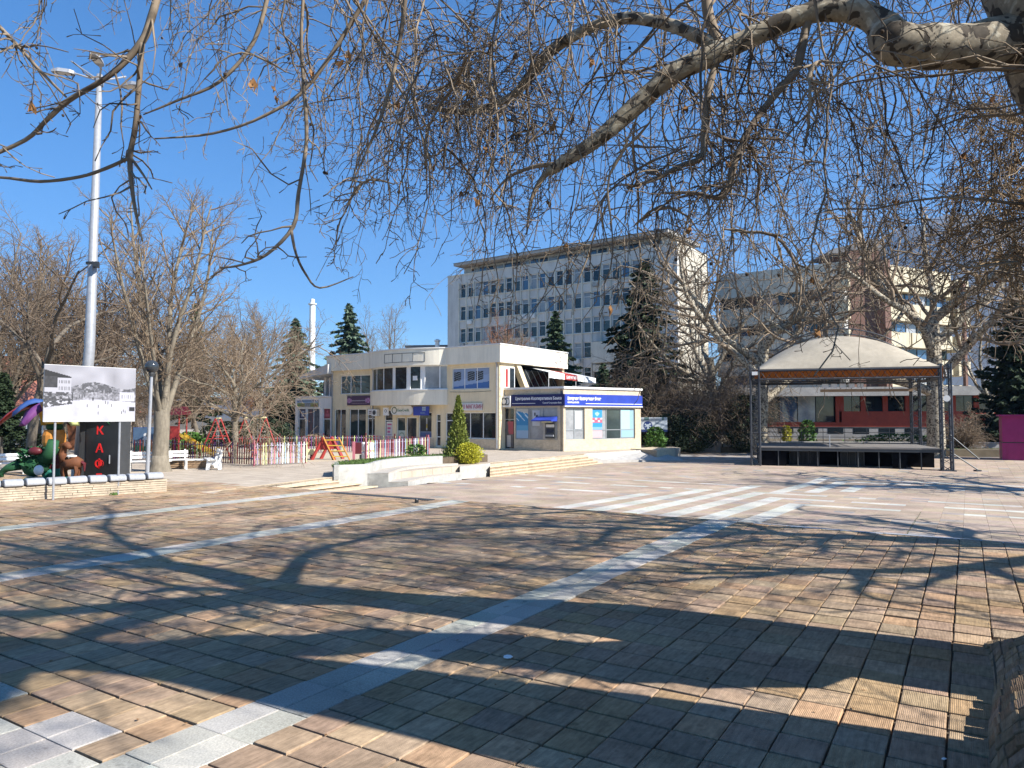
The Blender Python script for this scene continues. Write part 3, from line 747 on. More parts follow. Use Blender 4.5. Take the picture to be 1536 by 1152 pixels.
BR0 = G(686, 722, -.74); BR1 = G(735, 719, -.84)
end_in = lerp2(BR0, (BR0[0] - 1.0, BR0[1] + 2.0), 1)
def tier(front, backline, z0, z1, nm, slab=True):
    poly = front + backline[::-1]
    m = MB(); m.prism(poly, z0, z1 - .05); m.build(nm, M['marble'], seat)
    m = MB(); m.prism([(p[0] , p[1]) for p in front] + backline[::-1], z1 - .049, z1); m.build('seat_slab', M['seat'] if slab else M['marble'], seat)
tier(C3, C2, -1.2, -.28, 'seat_tier')
tier(C2, C1, -1.2, .10, 'seat_tier')
inner = [(p[0] - .18, p[1] + .28) for p in C1]
m = MB(); m.prism(C1 + inner[::-1], -1.2, .47); m.build('bed_wall', M['marble'], seat)
# left end wall, with the stepped profile of the tiers
m = MB()
def slabwall(a, b, th, z0, z1):
    d = Vector((b[0] - a[0], b[1] - a[1])).normalized(); n = Vector((-d.y, d.x)) * th
    m.prism([a, b, (b[0] + n.x, b[1] + n.y), (a[0] + n.x, a[1] + n.y)], z0, z1)
slabwall(BL, C1[0], .2, -1.2, .474); slabwall(lerp2(BL, C1[0], 1.002), C2[0], .12, -1.2, .104); slabwall(C2[0], C3[0], .12, -1.2, -.276)
m.build('end_wall', M['marble'], seat)
m = MB(); slabwall(back[1], BL, .18, -.1, .47); m.build('end_wall', M['marble'], seat)
# right end block
m = MB(); BR0 = A3[-1]; blk = [BR0, BR1, (BR1[0] + .15, BR1[1] + 1.3), C1[-1], C2[-1]]
m.prism(blk, -1.2, -.01); m.build('end_block', M['marble'], seat)
# soil of the bed
bedpoly = [BL] + [(p[0] - .16, p[1] + .25) for p in C1] + [(-1.3, 39.2), (-1.5, 39.6), (-3.2, 39.2), (-6.0, 35.8), (-7.5, 31.9)]
m = MB(); m.prism(bedpoly, -1.0, .38); m.build('soil', M['soil'], seat)
tufts = []
while len(tufts) < 420:
    x, y = rng.uniform(-7.6, -1.5), rng.uniform(29, 39)
    if poly_in((x, y), bedpoly): tufts.append((x, y, .38))
o = grass_tufts('bed_grass', tufts, 7, .16, .18, 'rough green grass in the bed of the tiered seat', M['grass'])

# ---- ramp and low walls right of the bank
r0 = GL(906, 695); 
rm = thing('access_ramp', 'grey concrete ramp beside the bank steps with a low end wall', 'ramp', (8.5, 50, -.5))
m = MB(); a = SR[0][1]; m.prism([SR[4][1], (SR[4][1][0] + 6.0, SR[4][1][1] + 3.2), (a[0] + 5.6, a[1] + 6.4), a], -1.25, -.004)
# sloping wedge: shift the far-right edge down
m.v[4] = (*m.v[4][:2], m.v[4][2]);
vs = m.v
for i in range(4, 8):
    x, y, z = vs[i]
    if abs(x - (SR[4][1][0] + 6.0)) < .01: vs[i] = (x, y, -.62)
    if abs(x - SR[4][1][0]) < .01 and abs(y - SR[4][1][1]) < .01: vs[i] = (x, y, -.45)
m.build('ramp_slab', M['concrete'], rm)
w0 = G(985, 690, -.62); w1 = G(1012, 687, -.62)
m = MB(); m.prism([w0, w1, (w1[0] - 1.0, w1[1] + 3.2), (w0[0] - 1.4, w0[1] + 2.6)], -1.25, .06); m.build('end_wall', M['travertine'], rm)
m = MB(); m.prism([w0, (w0[0] - 1.4, w0[1] + 2.6), (10.0, 55.2), (9.7, 54.6)], -1.25, .04); m.build('side_wall', M['concrete'], rm)

# road strip, lawn and low wall behind the stage
m = MB(); m.prism([G(1000, 690, -.7), G(1140, 690, -.7), (45, 61), (60, 62), (60, 66), (14, 70)], -1.3, -.66)
tag(m.build('side_path', M['concrete']), 'strip of pale path between the ramp and the stage', kind='structure')
m = MB(); m.prism([(14, 63.5), (19, 62.2), (34, 57), (60, 55), (90, 60), (120, 160), (14, 160)], -1.3, -.15)
lawn = m.build('lawn', M['earth']); tag(lawn, 'shaded lawn behind the stage', kind='structure')
lw = []
for _ in range(2600):
    x, y = rng.uniform(14, 60), rng.uniform(57, 74)
    if poly_in((x, y), [(14, 63.7), (19, 62.4), (34, 57.2), (60, 55.2), (62, 76), (14, 76)]): lw.append((x, y, -.15))
grass_tufts('lawn_grass', lw, 8, .10, .3, 'patchy green grass on the lawn behind the stage')
def retaining(a, b, label, zt, ztop):
    t = thing('retaining_wall', label, 'wall', (a[0], a[1], 0)); n = 9
    for i in range(n):
        p, q = lerp2(a, b, i / n), lerp2(a, b, (i + 1) / n - .004)
        mb = MB(); d = Vector((b[0] - a[0], b[1] - a[1])).normalized(); nn = Vector((-d.y, d.x)) * .22
        mb.prism([p, q, (q[0] + nn.x, q[1] + nn.y), (p[0] + nn.x, p[1] + nn.y)], zt, ztop); mb.build('wall_panel', M['plinth'], t)
    mb = MB(); d = Vector((b[0] - a[0], b[1] - a[1])).normalized(); nn = Vector((-d.y, d.x))
    A, B_ = (a[0] - nn.x * .05, a[1] - nn.y * .05), (b[0] - nn.x * .05, b[1] - nn.y * .05)
    mb.prism([A, B_, (B_[0] + nn.x * .32, B_[1] + nn.y * .32), (A[0] + nn.x * .32, A[1] + nn.y * .32)], ztop + .002, ztop + .07); mb.build('coping', M['concrete'], t)
retaining((14.2, 63.0), (48, 58.5), 'low grey wall with pale coping along the lawn behind the stage', -1.2, .25)
# mound of bricks round the foot of the big tree
mound = thing('tree_mound', 'heaved brown brick rim around the foot of the big plane tree', 'tree bed', (*UV(6, .6), 0))
Bv = [me for me in VAR['b']]
prof = [(0.10, -.03), (.17, .10), (.28, .22), (.42, .31), (.60, .36), (.85, .38)]
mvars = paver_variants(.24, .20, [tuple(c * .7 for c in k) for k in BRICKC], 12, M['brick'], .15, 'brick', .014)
u = 2.7
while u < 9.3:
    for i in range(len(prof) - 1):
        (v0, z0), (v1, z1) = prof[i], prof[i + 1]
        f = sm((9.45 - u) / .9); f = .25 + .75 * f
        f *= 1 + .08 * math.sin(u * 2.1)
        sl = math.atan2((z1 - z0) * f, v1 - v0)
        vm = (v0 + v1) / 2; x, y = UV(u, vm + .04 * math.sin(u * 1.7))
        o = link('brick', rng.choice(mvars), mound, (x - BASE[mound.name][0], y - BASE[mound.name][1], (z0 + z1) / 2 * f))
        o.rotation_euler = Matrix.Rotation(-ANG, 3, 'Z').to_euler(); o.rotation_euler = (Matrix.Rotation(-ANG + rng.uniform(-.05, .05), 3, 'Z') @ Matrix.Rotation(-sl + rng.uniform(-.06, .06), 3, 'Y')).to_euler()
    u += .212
m = MB(); m.prism([UV(2.5, .16), UV(9.2, .16), UV(9.3, .5), UV(9.3, 4.5), UV(2.5, 4.5)], -.5, .04)
for i in range(5, 10):
    pass
m.build('soil', M['soil'], mound)
m = MB(); m.prism([UV(2.6, .48), UV(8.8, .48), UV(9.0, .7), UV(9.0, 4.5), UV(2.6, 4.5)], .041, .33); m.build('soil', M['soil'], mound)
# ================================================================== SHOP BUILDING
C0 = (-0.92, 53.0); DF = (-math.sin(rad(54.5)), math.cos(rad(54.5)))
shop = thing('shop_building', 'two storey cream shop building with a curved white balcony and flat roof', 'building', (C0[0], C0[1], 0))
FF = Face(C0, DF, (-1, -1))                       # main front, s grows to the left
DS = (-DF[0] * 0 + math.sin(rad(35.5)), math.cos(rad(35.5)))
FS = Face(C0, DS, (1, -1))                        # right flank
sx = FF.s_at
S_END = sx(497); S_EXT = sx(443)
def zz(px, py, off=0): return FF.z_at(sx(px), py, off)
ZF0, ZF1 = 6.33, 7.6
# --- openings in the front: (s0,s1,z0,z1)
ops = []
def op(px0, px1, z0, z1):
    a, b = sorted((sx(px0), sx(px1))); ops.append((a, b, z0, z1)); return (a, b, z0, z1)
w_up_r = op(677.5, 734, 4.45, 6.05); w_up_l = op(510.5, 555, 4.32, 5.9)
g1 = op(502, 519, .25, 3.05); g2 = op(524, 549, .25, 3.05); gd1 = op(551, 562.5, .1, 3.05)
ga = op(577, 589, .1, 2.95); gb = op(595, 608, .9 - .65, 2.35); gb2 = op(609.5, 625, .25, 2.35); gc = op(628, 647.5, .75, 2.75); gd2 = op(654, 661, .12, 2.6); gd3 = op(668.5, 683, .12, 2.7); ge = op(686, 743.5, .78, 2.72)
w = MB()
wall_open(w, FF, 0, S_END, 0, ZF0 + .3, .3, ops)
w.build('wall', M['cream'], shop)
w = MB(); FS.box(w, .003, 9.0, 0, 4.2, -.3, 0); FS.box(w, .003, 1.9, 4.2, ZF0, -.3, 0); w.build('wall', M['cream'], shop)
w = MB(); B0 = FF.P(.4, 0, -.4); B1 = FF.P(S_END - .3, 0, -.4); B2 = FF.P(S_END - .3, 0, -9); B3 = FF.P(.4, 0, -9)
w.prism([B0[:2], B1[:2], B2[:2], B3[:2]], .02, 4.2); w.build('interior', M['dark'], shop)
w = MB(); B0 = FF.P(2.2, 0, -.9); B1 = FF.P(S_END - .3, 0, -.9); B2 = FF.P(S_END - .3, 0, -8.6); B3 = FF.P(2.2, 0, -8.6)
w.prism([B0[:2], B1[:2], B2[:2], B3[:2]], 4.21, ZF0); w.build('interior', M['dark'], shop)
# --- marble plinth
for a, b in ((sx(743.5) - .3, sx(686)), (sx(652), sx(628) - 0)):
    w = MB(); FF.box(w, a + .0, b, 0, .76, .004, .03); w.build('plinth', M['travertine'], shop)
# --- fascia and roof: straight - bulging - straight
SB0, SB1 = sx(672), sx(557)
def bulge(s):
    t = (s - SB0) / (SB1 - SB0)
    return 1.15 * math.sin(math.pi * max(0, min(1, t))) ** .8 if 0 < t < 1 else 0
def ribbon(mb, ss, z0, z1, o_in, extra):
    for a, b in zip(ss, ss[1:]):
        oa, ob = bulge(a) + extra, bulge(b) + extra
        p = [FF.P(a, z0, o_in), FF.P(b, z0, o_in), FF.P(b, z0, ob), FF.P(a, z0, oa)]
        q = p + [(x, y, z1) for x, y, z in p]
        cr = FF.d[0] * FF.n[1] - FF.d[1] * FF.n[0]
        if cr < 0: q = [q[0], q[3], q[2], q[1], q[4], q[7], q[6], q[5]]
        mb.hexa(q)
segs = [SB0 + (SB1 - SB0) * i / 20 for i in range(21)]
w = MB(); FF.box(w, -.28, SB0, ZF0, ZF1, -.2, .28); ribbon(w, segs, ZF0, ZF1, -.2, .28); FF.box(w, SB1, S_END + .35, ZF0, ZF1, -.2, .28)
FS.box(w, -.28 + .48, 9.1, ZF0, ZF1, -.2, .28)
w.build('fascia', M['cream2'], shop)
w = MB(); FF.box(w, -.34, SB0, ZF1 + .002, ZF1 + .09, -.25, .34); ribbon(w, segs, ZF1 + .002, ZF1 + .09, -.25, .34); FF.box(w, SB1, S_END + .4, ZF1 + .002, ZF1 + .09, -.25, .34); FS.box(w, .25, 9.15, ZF1 + .002, ZF1 + .09, -.25, .34)
w.build('roof_edge', M['whitewall'], shop)
w = MB(); r0 = FF.P(.1, 0, -.25); r1 = FF.P(S_END + .1, 0, -.25); r2 = FF.P(S_END + .1, 0, -9.2); r3 = FF.P(.1, 0, -9.2)
w.prism([r0[:2], r1[:2], r2[:2], r3[:2]], ZF0 + .05, ZF1 - .15); w.build('roof', M['roofgrey'], shop)
w = MB()
for i in range(5):
    s = SB0 + (SB1 - SB0) * (.18 + i * .12)
    p = FF.P(s, 0, bulge(s) + .29); w.bar((p[0], p[1], 6.62), (p[0], p[1], 7.3), .018, 4)
for z in (6.62, 7.3): w.tube([(*FF.P(SB0 + (SB1 - SB0) * t, 0, bulge(SB0 + (SB1 - SB0) * t) + .3)[:2], z) for t in (.18, .3, .42, .54, .66)], .018, 4)
w.build('sign_frame', M['darkgrey'], shop)
# --- balcony
w = MB(); ribbon(w, segs, 3.3, 4.42, -.1, .12); w.build('balcony', M['cream2'], shop)
w = MB(); ribbon(w, segs, 4.422, 4.5, -.1, .17); w.build('balcony_rim', M['whitewall'], shop)
edges_px = [672, 664, 647, 642.5, 629, 625, 607.5, 604.5, 588, 573, 563, 557]
es = [sx(p + (2 if i in (0, 11) else 0)) for i, p in enumerate(edges_px)]
es = [max(SB0 + .02, min(SB1 - .02, e)) for e in es]
gl = [M['glass3'], M['glass3'], M['pvc'], M['glass'], M['pvc'], M['glass'], M['pvc'], M['glass'], M['glass2'], M['glass2'], M['glass3']]
for i, (a, b) in enumerate(zip(es, es[1:])):
    if b - a < .02: continue
    m = MB(); ribbon(m, [a, a + .07], 4.5, ZF0, bulge(a) - .12, -.02) if i else None
    ribbon(m, [a, b], 4.5, 4.56, 0, -.03); ribbon(m, [a, b], ZF0 - .08, ZF0, 0, -.03)
    fr = m.build('window', M['pvc'], shop)
    g = MB(); oa, ob = bulge(a) - .06, bulge(b) - .06
    p = [FF.P(a + .04, 4.56, oa - .03), FF.P(b - .01, 4.56, ob - .03), FF.P(b - .01, 4.56, ob), FF.P(a + .04, 4.56, oa)]
    q = p + [(x, y, ZF0 - .08) for x, y, z in p]; cr = FF.d[0] * FF.n[1] - FF.d[1] * FF.n[0]
    if cr < 0: q = [q[0], q[3], q[2], q[1], q[4], q[7], q[6], q[5]]
    g.hexa(q); g.build('pane', gl[i], fr)
s = sx(634.5); m = MB(); FF.box(m, s - .25, s + .3, 5.2, 5.55, bulge(s) - .05, bulge(s) - .03); m.build('notice', M['paper'], shop)
# --- windows
window(shop, FF, *w_up_r, cols=3, gm=M['glassblue']); window(shop, FF, *w_up_l, cols=3, gm=M['glass2'], gms=[M['glass2'], M['glass'], M['glass']])
window(shop, FF, *g1, cols=2); window(shop, FF, *g2, cols=2, gm=M['glass2']); 
for o_, bar in ((gd1, 2.25), (ga, 2.1), (gd2, 2.05), (gd3, 2.1)):
    window(shop, FF, *o_, cols=1, name='door', bars=[bar, .85], gm=M['glass'])
window(shop, FF, *gb, cols=1, gm=M['glass2']); window(shop, FF, *gb2, cols=1); window(shop, FF, *gc, cols=1); window(shop, FF, *ge, cols=3)
# --- printed blinds behind the upper right window
def img_fill(h, w, fn):
    im = np.zeros((h, w, 3))
    for i in range(h):
        for j in range(w): im[i, j] = fn((j + .5) / w, (i + .5) / h)
    return im
def poster(fc, s_left, s_right, z0, z1, off, fn, parent, h=24, w=24, name='poster'):
    """s_left / s_right: where the sheet starts and ends as the viewer sees it"""
    a = fc.P(s_left, z0, off); b = fc.P(s_right, z0, off)
    return printed(name, img_fill(h, w, fn), a, (b[0] - a[0], b[1] - a[1], 0), (0, 0, z1 - z0), parent)
def up_print(x, y):
    if y < .18 + .25 * (x - .4): return (.06, .16, .40)
    for x0 in (.02, .40, .64):
        if x0 < x < x0 + .20 and .28 + .35 * (x - x0) + .08 < y < .86: return (.02, .025, .03) if (y * 9 - x * 6) % 1 > .25 else (.25, .3, .36)
    return (.26, .34, .50) if y > .55 + .3 * (x - .5) else (.30, .40, .58)
poster(FF, w_up_r[1] - .08, w_up_r[0] + .08, w_up_r[2] + .08, w_up_r[3] - .08, -.118, up_print, shop, 30, 60, 'window_print')
# --- signs on the front
def signboard(name, fc, s0, s1, z0, z1, off, m, parent, d=.06):
    mb = MB(); fc.box(mb, s0, s1, z0, z1, off, off + d); return mb.build(name, m, parent)
a, b = sx(556.5), sx(521.5)
sg = thing('shop_sign', 'dark purple sign with pink flowers over the left shop windows', 'sign', FF.P((a + b) / 2, 3.85, .03))
def purple_print(x, y):
    d1 = math.hypot((x - .09) * 2.2, y - .5); d2 = math.hypot((x - .9) * 2.2, y - .5)
    if d1 < .26: return (.30, .12, .24) if int(math.atan2(y - .5, x - .09) * 3) % 2 else (.42, .25, .38)
    if d2 < .28: return (.28, .07, .20) if int(math.atan2(y - .5, x - .9) * 3) % 2 else (.40, .26, .42)
    if .44 < y < .54 and .18 < x < .80: return (.42, .38, .42) if int(x * 90) % 3 else (.10, .06, .12)
    if .16 < y < .22 and .2 < x < .84: return (.26, .22, .26) if int(x * 80) % 4 else (.05, .02, .06)
    return (.055, .02, .065)
signboard('board', FF, a, b, 3.35, 4.15, .005, M['black'], sg)
poster(FF, b, a, 3.36, 4.14, .07, purple_print, sg, 30, 90, 'print')
a, b = sx(724), sx(684)
sg = thing('shop_sign', 'white sign with pink lettering МАГАЗИН behind the thuja tip', 'sign', FF.P((a + b) / 2, 3.2, .03))
signboard('board', FF, a, b, 2.86, 3.4, .01, M['whitewall'], sg, .12); put_text('НОШ МАГАЗИН', .40, FF, (a + b) / 2 - .15, 3.13, .14, M['pink'], sg, stretch=.8, bold=.008)
a, b = sx(626.5), sx(594)
sg = thing('shop_sign', 'rounded pale sign with green ring emblem under the curved balcony', 'sign', FF.P((a + b) / 2, 2.9, .5))
mb = MB(); r = .38; pts = []
for i in range(24):
    w_ = 2 * math.pi * i / 24; cx = (b - r if math.cos(w_) > 0 else a + r); pts.append((cx + r * math.cos(w_), 2.9 + r * math.sin(w_)))
vs = [FF.P(p[0], p[1], .5) for p in pts] + [FF.P(p[0], p[1], .6) for p in pts]
mb.add(vs, [tuple(range(23, -1, -1)), tuple(range(24, 48))] + [(i, (i + 1) % 24, 24 + (i + 1) % 24, 24 + i) for i in range(24)]); mb.build('board', M['whitewall'], sg)
put_text('EasyCredit', .30, FF, (a + b) / 2 - .2, 2.9, .605, M['teal'], sg, stretch=.95)
mb = MB(); cc = FF.P(b - .42, 2.9, .612); mb.tube([(cc[0] + FF.right[0] * .24 * math.cos(t), cc[1] + FF.right[1] * .24 * math.cos(t), cc[2] + .24 * math.sin(t)) for t in np.linspace(0, 6.28, 18)], .03, 4); mb.build('emblem', M['green'], sg)
a, b = sx(649), sx(626)
sg = thing('shop_sign', 'blue sign with white squares beside the rounded pale sign', 'sign', FF.P((a + b) / 2, 2.9, .3))
signboard('board', FF, a, b, 2.5, 3.2, .38, M['bankblue'], sg, .08)
mb = MB()
for i in range(2):
    for j in range(2): FF.box(mb, a + .3 + i * .2, a + .47 + i * .2, 2.86 + j * .16, 2.99 + j * .16, .462, .47)
mb.build('emblem', M['lightblue'], sg); put_text('БАНКА', .14, FF, a + .6, 2.68, .465, M['lightblue'], sg)
a, b = sx(592), sx(584.5)
sg = thing('projecting_sign', 'small square white projecting sign left of the rounded pale sign', 'sign', FF.P((a + b) / 2, 2.8, .6))
signboard('board', FF, a, b, 2.5, 3.12, .62, M['white'], sg, .1); mb = MB(); FF.box(mb, (a + b) / 2 - .03, (a + b) / 2 + .03, 2.78, 2.84, 0, .62); mb.build('bracket', M['darkgrey'], sg)
mb = MB(); cc = FF.P((a + b) / 2, 2.86, .725); mb.tube([(cc[0] + FF.right[0] * .11 * math.cos(t), cc[1] + FF.right[1] * .11 * math.cos(t), cc[2] + .11 * math.sin(t)) for t in np.linspace(0, 6.28, 14)], .02, 4); mb.build('emblem', M['darkgrey'], sg)
a, b = sx(563.5), sx(553)
sg = thing('shop_sign', 'small white sign with two red and black lines above the glass door', 'sign', FF.P((a + b) / 2, 2.7, .1))
signboard('board', FF, a, b, 2.55, 3.0, .03, M['white'], sg); mb = MB(); FF.box(mb, a + .08, b - .12, 2.8, 2.87, .092, .1); FF.box(mb, a + .08, b - .12, 2.66, 2.73, .092, .1); mb.build('lettering', M['maroon'], sg)
# posters in the shop windows
def price_print(x, y):
    if y > .9: return (.75, .75, .72)
    k = int(y * 11); 
    if k % 2 and .15 < x < .85 - .25 * ((k * 7) % 3) / 2: return (.55, .10, .24) if k > 3 else (.25, .18, .35)
    return (.62, .60, .60)
pt = poster(FF, ga[1] - .12, ga[0] + .12, .35, 2.0, -.118, price_print, shop, 40, 20)
def round_print(x, y):
    d = math.hypot(x - .5, (y - .5) * 1.2)
    return (.5, .55, .5) if d > .4 else ((.25, .32, .22) if d > .28 else (.55, .58, .5))
poster(FF, gb[1] - .1, gb[0] + .1, .4, 1.3, -.118, round_print, shop, 20, 20)
def yellow_print(x, y): return (.10, .09, .08) if abs(x - .45) < .2 * (1 - abs(y - .45) * 2.2) else ((.62, .46, .06) if .15 < y < .5 else (.55, .56, .55))
poster(FF, gc[1] - .7, gc[0] + .55, 1.35, 2.3, -.118, yellow_print, shop, 24, 20)
def blue_low(x, y): return (.05, .09, .22) if y < .8 else (.15, .2, .3)
poster(FF, gc[1] - .1, gc[0] + .1, .8, 1.25, -.118, blue_low, shop, 6, 12)
def goods(x, y):
    h = math.sin(x * 37 + math.sin(y * 11) * 2) * math.sin(y * 23 + x * 5)
    if y > .72: return (.01, .01, .012)
    if math.hypot(x - .73, (y - .56) * .8) < .05: return (.6, .35, .33)
    if .18 < x < .34 and .45 < y < .66: return (.30, .02, .025)
    return (.10, .07, .07) if h > .55 and y < .45 else ((.10, .012, .015) if h < -.5 and y > .2 else (.015, .013, .015))
poster(FF, ge[1] - .1, ge[0] + .1, .88, 2.62, -.14, goods, shop, 40, 70, 'window_display')
# --- left single storey extension with a roofed terrace above
FE = Face(FF.P(S_END, 0, 0)[:2], DF, (-1, -1)); LE = S_EXT - S_END
ex = []
def oe(px0, px1, z0, z1):
    a, b = sorted((FE.s_at(px0), FE.s_at(px1))); ex.append((a, b, z0, z1)); return ex[-1]
e1 = oe(447.5, 458.5, .3, 3.15); e2 = oe(460, 479.5, .3, 3.15); e3 = oe(484.5, 495.5, .3, 3.15)
w = MB(); wall_open(w, FE, .003, LE, 0, 4.1, .25, ex); FE.box(w, LE - .25, LE, 0, 4.1, -9, -.252); w.build('extension_wall', M['whitewall'], shop)
w = MB(); FE.box(w, 0, LE + .1, 4.102, 4.22, -9, .1); w.build('extension_roof', M['whitewall'], shop)
w = MB(); FE.box(w, .2, LE - .3, .02, 4.0, -8, -.4); w.build('interior', M['dark'], shop)
window(shop, FE, *e1, bars=[2.2]); window(shop, FE, *e2, cols=2); window(shop, FE, *e3, bars=[2.2], name='door')
def landscape(x, y):
    if y > .82: return (.10, .18, .30)
    if y > .62: return (.30, .42, .55)
    if .36 < x < .64 and y < .75: return (.30, .32, .34) if int(y * 10 + x * 6) % 2 else (.12, .14, .14)
    return (.10 + .15 * x, .17 + .06 * math.sin(x * 20), .05) if y < .35 else (.28, .30, .14)
sg = thing('shop_sign', 'landscape photo sign on the white side building left of the shops', 'sign', FE.P(LE * .7, 3.6, .03))
a, b = FE.s_at(478), FE.s_at(446.5); signboard('board', FE, a, b, 3.27, 3.86, .005, M['alu'], sg, .04); poster(FE, b, a, 3.28, 3.85, .05, landscape, sg, 16, 44, 'print')
def navy_print(x, y): return (.32, .36, .42) if .3 < x < .75 and .2 < y < .8 and math.hypot(x - .52, y - .55) > .12 else (.012, .02, .07)
def red_print(x, y): return (.42, .08, .12) if (.2 < y < .5 and .2 < x < .8) or (math.hypot(x - .5, y - .72) < .14) else (.20, .012, .03)
poster(FE, e1[1] - .06, e1[0] + .06, 2.25, 3.08, -.1, navy_print, shop, 20, 16); poster(FE, e3[1] - .06, e3[0] + .06, 2.25, 3.08, -.1, red_print, shop, 20, 16)
def plum(x, y): return (.07 + .05 * math.sin(x * 9) * math.sin(y * 12), .045, .065)
def leafy(x, y): return (.10, .13, .15) if math.sin(x * 25 + y * 9) * math.sin(y * 21) > .2 else (.03, .045, .07)
mid = (e2[0] + e2[1]) / 2
poster(FE, e2[1] - .07, mid + .05, .4, 3.05, -.118, plum, shop, 20, 10); poster(FE, mid - .05, e2[0] + .07, .4, 3.05, -.118, leafy, shop, 30, 14)
# roofed terrace over the extension
for px in (474, 481, 488, 495):
    s = FE.s_at(px); mb = MB(); FE.box(mb, s - .11, s + .11, 4.22, 5.9, -1.2, -.98); mb.build('column', M['white'], shop)
for px in (468, 478, 485, 492):
    s = FE.s_at(px); mb = MB(); FE.box(mb, s - .4, s + .4, 4.3, 5.6, -1.6, -1.58); mb.build('terrace_pane', M['glassblue'], shop)
w = MB(); p = [FE.P(-.2, 6.1, .6), FE.P(3.6, 5.75, .6), FE.P(4.6, 5.75, -4.5), FE.P(-.2, 6.1, -4.5)]; q = [FE.P(-.2, 6.9, .6), FE.P(3.6, 6.05, .6), FE.P(4.6, 6.05, -4.5), FE.P(-.2, 6.9, -4.5)]
w.hexa([p[0], p[3], p[2], p[1], q[0], q[3], q[2], q[1]]); w.build('terrace_roof', M['greyplaster'], shop)
w = MB(); FE.box(w, 1.6, 4.4, 4.22, 5.7, -4.4, -4.3); w.build('terrace_back', M['dark'], shop)

# --- upper terrace on the right flank: door, sloping column, raked glazing, awning
w = MB(); FS.box(w, 1.9, 8.8, 4.2, ZF0 - .1, -3.2, -2.9); FS.box(w, 8.7, 9.0, 4.2, ZF0, -3, 0.0); w.build('terrace_wall', M['cream'], shop)
window(shop, FS, .62, 1.05, 4.5, 5.95, gm=M['red'], back=.04, name='menu_board', pane='red_panel')
window(shop, FS, 1.15, 1.85, 4.3, 6.05, back=.04, name='door')
w = MB(); a0 = FS.P(2.05, ZF0, -.02); a1 = FS.P(3.9, 4.25, .02)
for off in (0,):
    p = [FS.P(2.0, ZF0, -.35), FS.P(2.55, ZF0, -.35), FS.P(2.55, ZF0, 0.1), FS.P(2.0, ZF0, .1)]; q = [FS.P(3.45, 4.2, -.35), FS.P(4.0, 4.2, -.35), FS.P(4.0, 4.2, .1), FS.P(3.45, 4.2, .1)]
    w.hexa([q[0], q[1], q[2], q[3], p[0], p[1], p[2], p[3]] if FS.d[0] * FS.n[1] - FS.d[1] * FS.n[0] > 0 else [q[0], q[3], q[2], q[1], p[0], p[3], p[2], p[1]])
w.build('raked_column', M['cream'], shop)
for i in range(6):
    s0 = 2.9 + i * .85; g = MB(); p = FS.P(s0, 6.0, -.3); q = FS.P(s0 + 1.1, 4.25, .0); g.tube([p, q], .03, 4); g.build('glazing_bar', M['alu'], shop)
g = MB(); c = [FS.P(2.7, 6.0, -.33), FS.P(7.6, 6.0, -.33), FS.P(8.6, 4.25, -.03), FS.P(3.8, 4.25, -.03)]; c2 = [(x, y, z - .03) for x, y, z in c]; g.hexa(c2 + c); g.build('raked_glazing', M['glass'], shop)
aw = thing('awning', 'white and red striped awning hanging over the upper terrace', 'awning', FS.P(6.0, 6.2, .3))
for i, (s0, s1, m_) in enumerate(((4.3, 6.6, 'white'), (6.6, 8.6, 'red'), (8.6, 11.6, 'white'))):
    g = MB(); n_ = 6
    for k in range(n_):
        t0, t1 = k / n_, (k + 1) / n_; a_, b_ = s0 + (s1 - s0) * t0, s0 + (s1 - s0) * t1
        za, zb = 6.12 - .012 * (a_ - 4) ** 1.3, 6.12 - .012 * (b_ - 4) ** 1.3
        # sloping top sheet and front valance
        g.hexa([FS.P(a_, za, 0.0), FS.P(b_, zb, 0.0), FS.P(b_, zb - .35, 1.5), FS.P(a_, za - .35, 1.5), FS.P(a_, za + .03, 0.0), FS.P(b_, zb + .03, 0.0), FS.P(b_, zb - .32, 1.5), FS.P(a_, za - .32, 1.5)])
        g.hexa([FS.P(a_, za - .78 + .03 * (k % 2), 1.47), FS.P(b_, zb - .78 + .03 * ((k + 1) % 2), 1.47), FS.P(b_, zb - .78 + .03 * ((k + 1) % 2), 1.5), FS.P(a_, za - .78 + .03 * (k % 2), 1.5), FS.P(a_, za - .351, 1.47), FS.P(b_, zb - .351, 1.47), FS.P(b_, zb - .351, 1.5), FS.P(a_, za - .351, 1.5)])
    o = g.build('canopy', M[m_], aw)
put_text('БИРАРИЯ', .34, FS, 7.65, 5.48, 1.51, M['letterwhite'], aw)
g = MB(); g.bar(FS.P(4.35, 5.4, 1.45), FS.P(4.35, 4.3, 1.45), .025); g.bar(FS.P(8.4, 5.3, 1.45), FS.P(8.4, 4.3, 1.45), .025); g.build('post', M['white'], aw)

# ================================================================== BANK
K0 = (3.56, 50.8); K1 = (-.62, 53.55); K2 = (9.65, 55.0)
bank = thing('bank_branch', 'single storey travertine bank with a dark blue fascia on two sides', 'building', (K0[0], K0[1], 0))
FB = Face(K0, (K1[0] - K0[0], K1[1] - K0[1]), (-1, -1)); LB = math.hypot(K1[0] - K0[0], K1[1] - K0[1])
FR = Face(K0, (K2[0] - K0[0], K2[1] - K0[1]), (1, -1)); LR = math.hypot(K2[0] - K0[0], K2[1] - K0[1])
ob = []; 
def o_b(px0, px1, z0, z1): a, b = sorted((FB.s_at(px0), FB.s_at(px1))); ob.append((a, b, z0, z1)); return ob[-1]
bw = o_b(773, 836, .78, 3.04); bd = o_b(755.5, 771, .05, 3.04)
w = MB(); wall_open(w, FB, .25, LB, 0, 4.35, .25, ob); w.build('wall', M['travertine'], bank)
orr = []
def o_r(px0, px1, z0, z1): a, b = sorted((FR.s_at(px0), FR.s_at(px1))); orr.append((a, b, z0, z1)); return orr[-1]
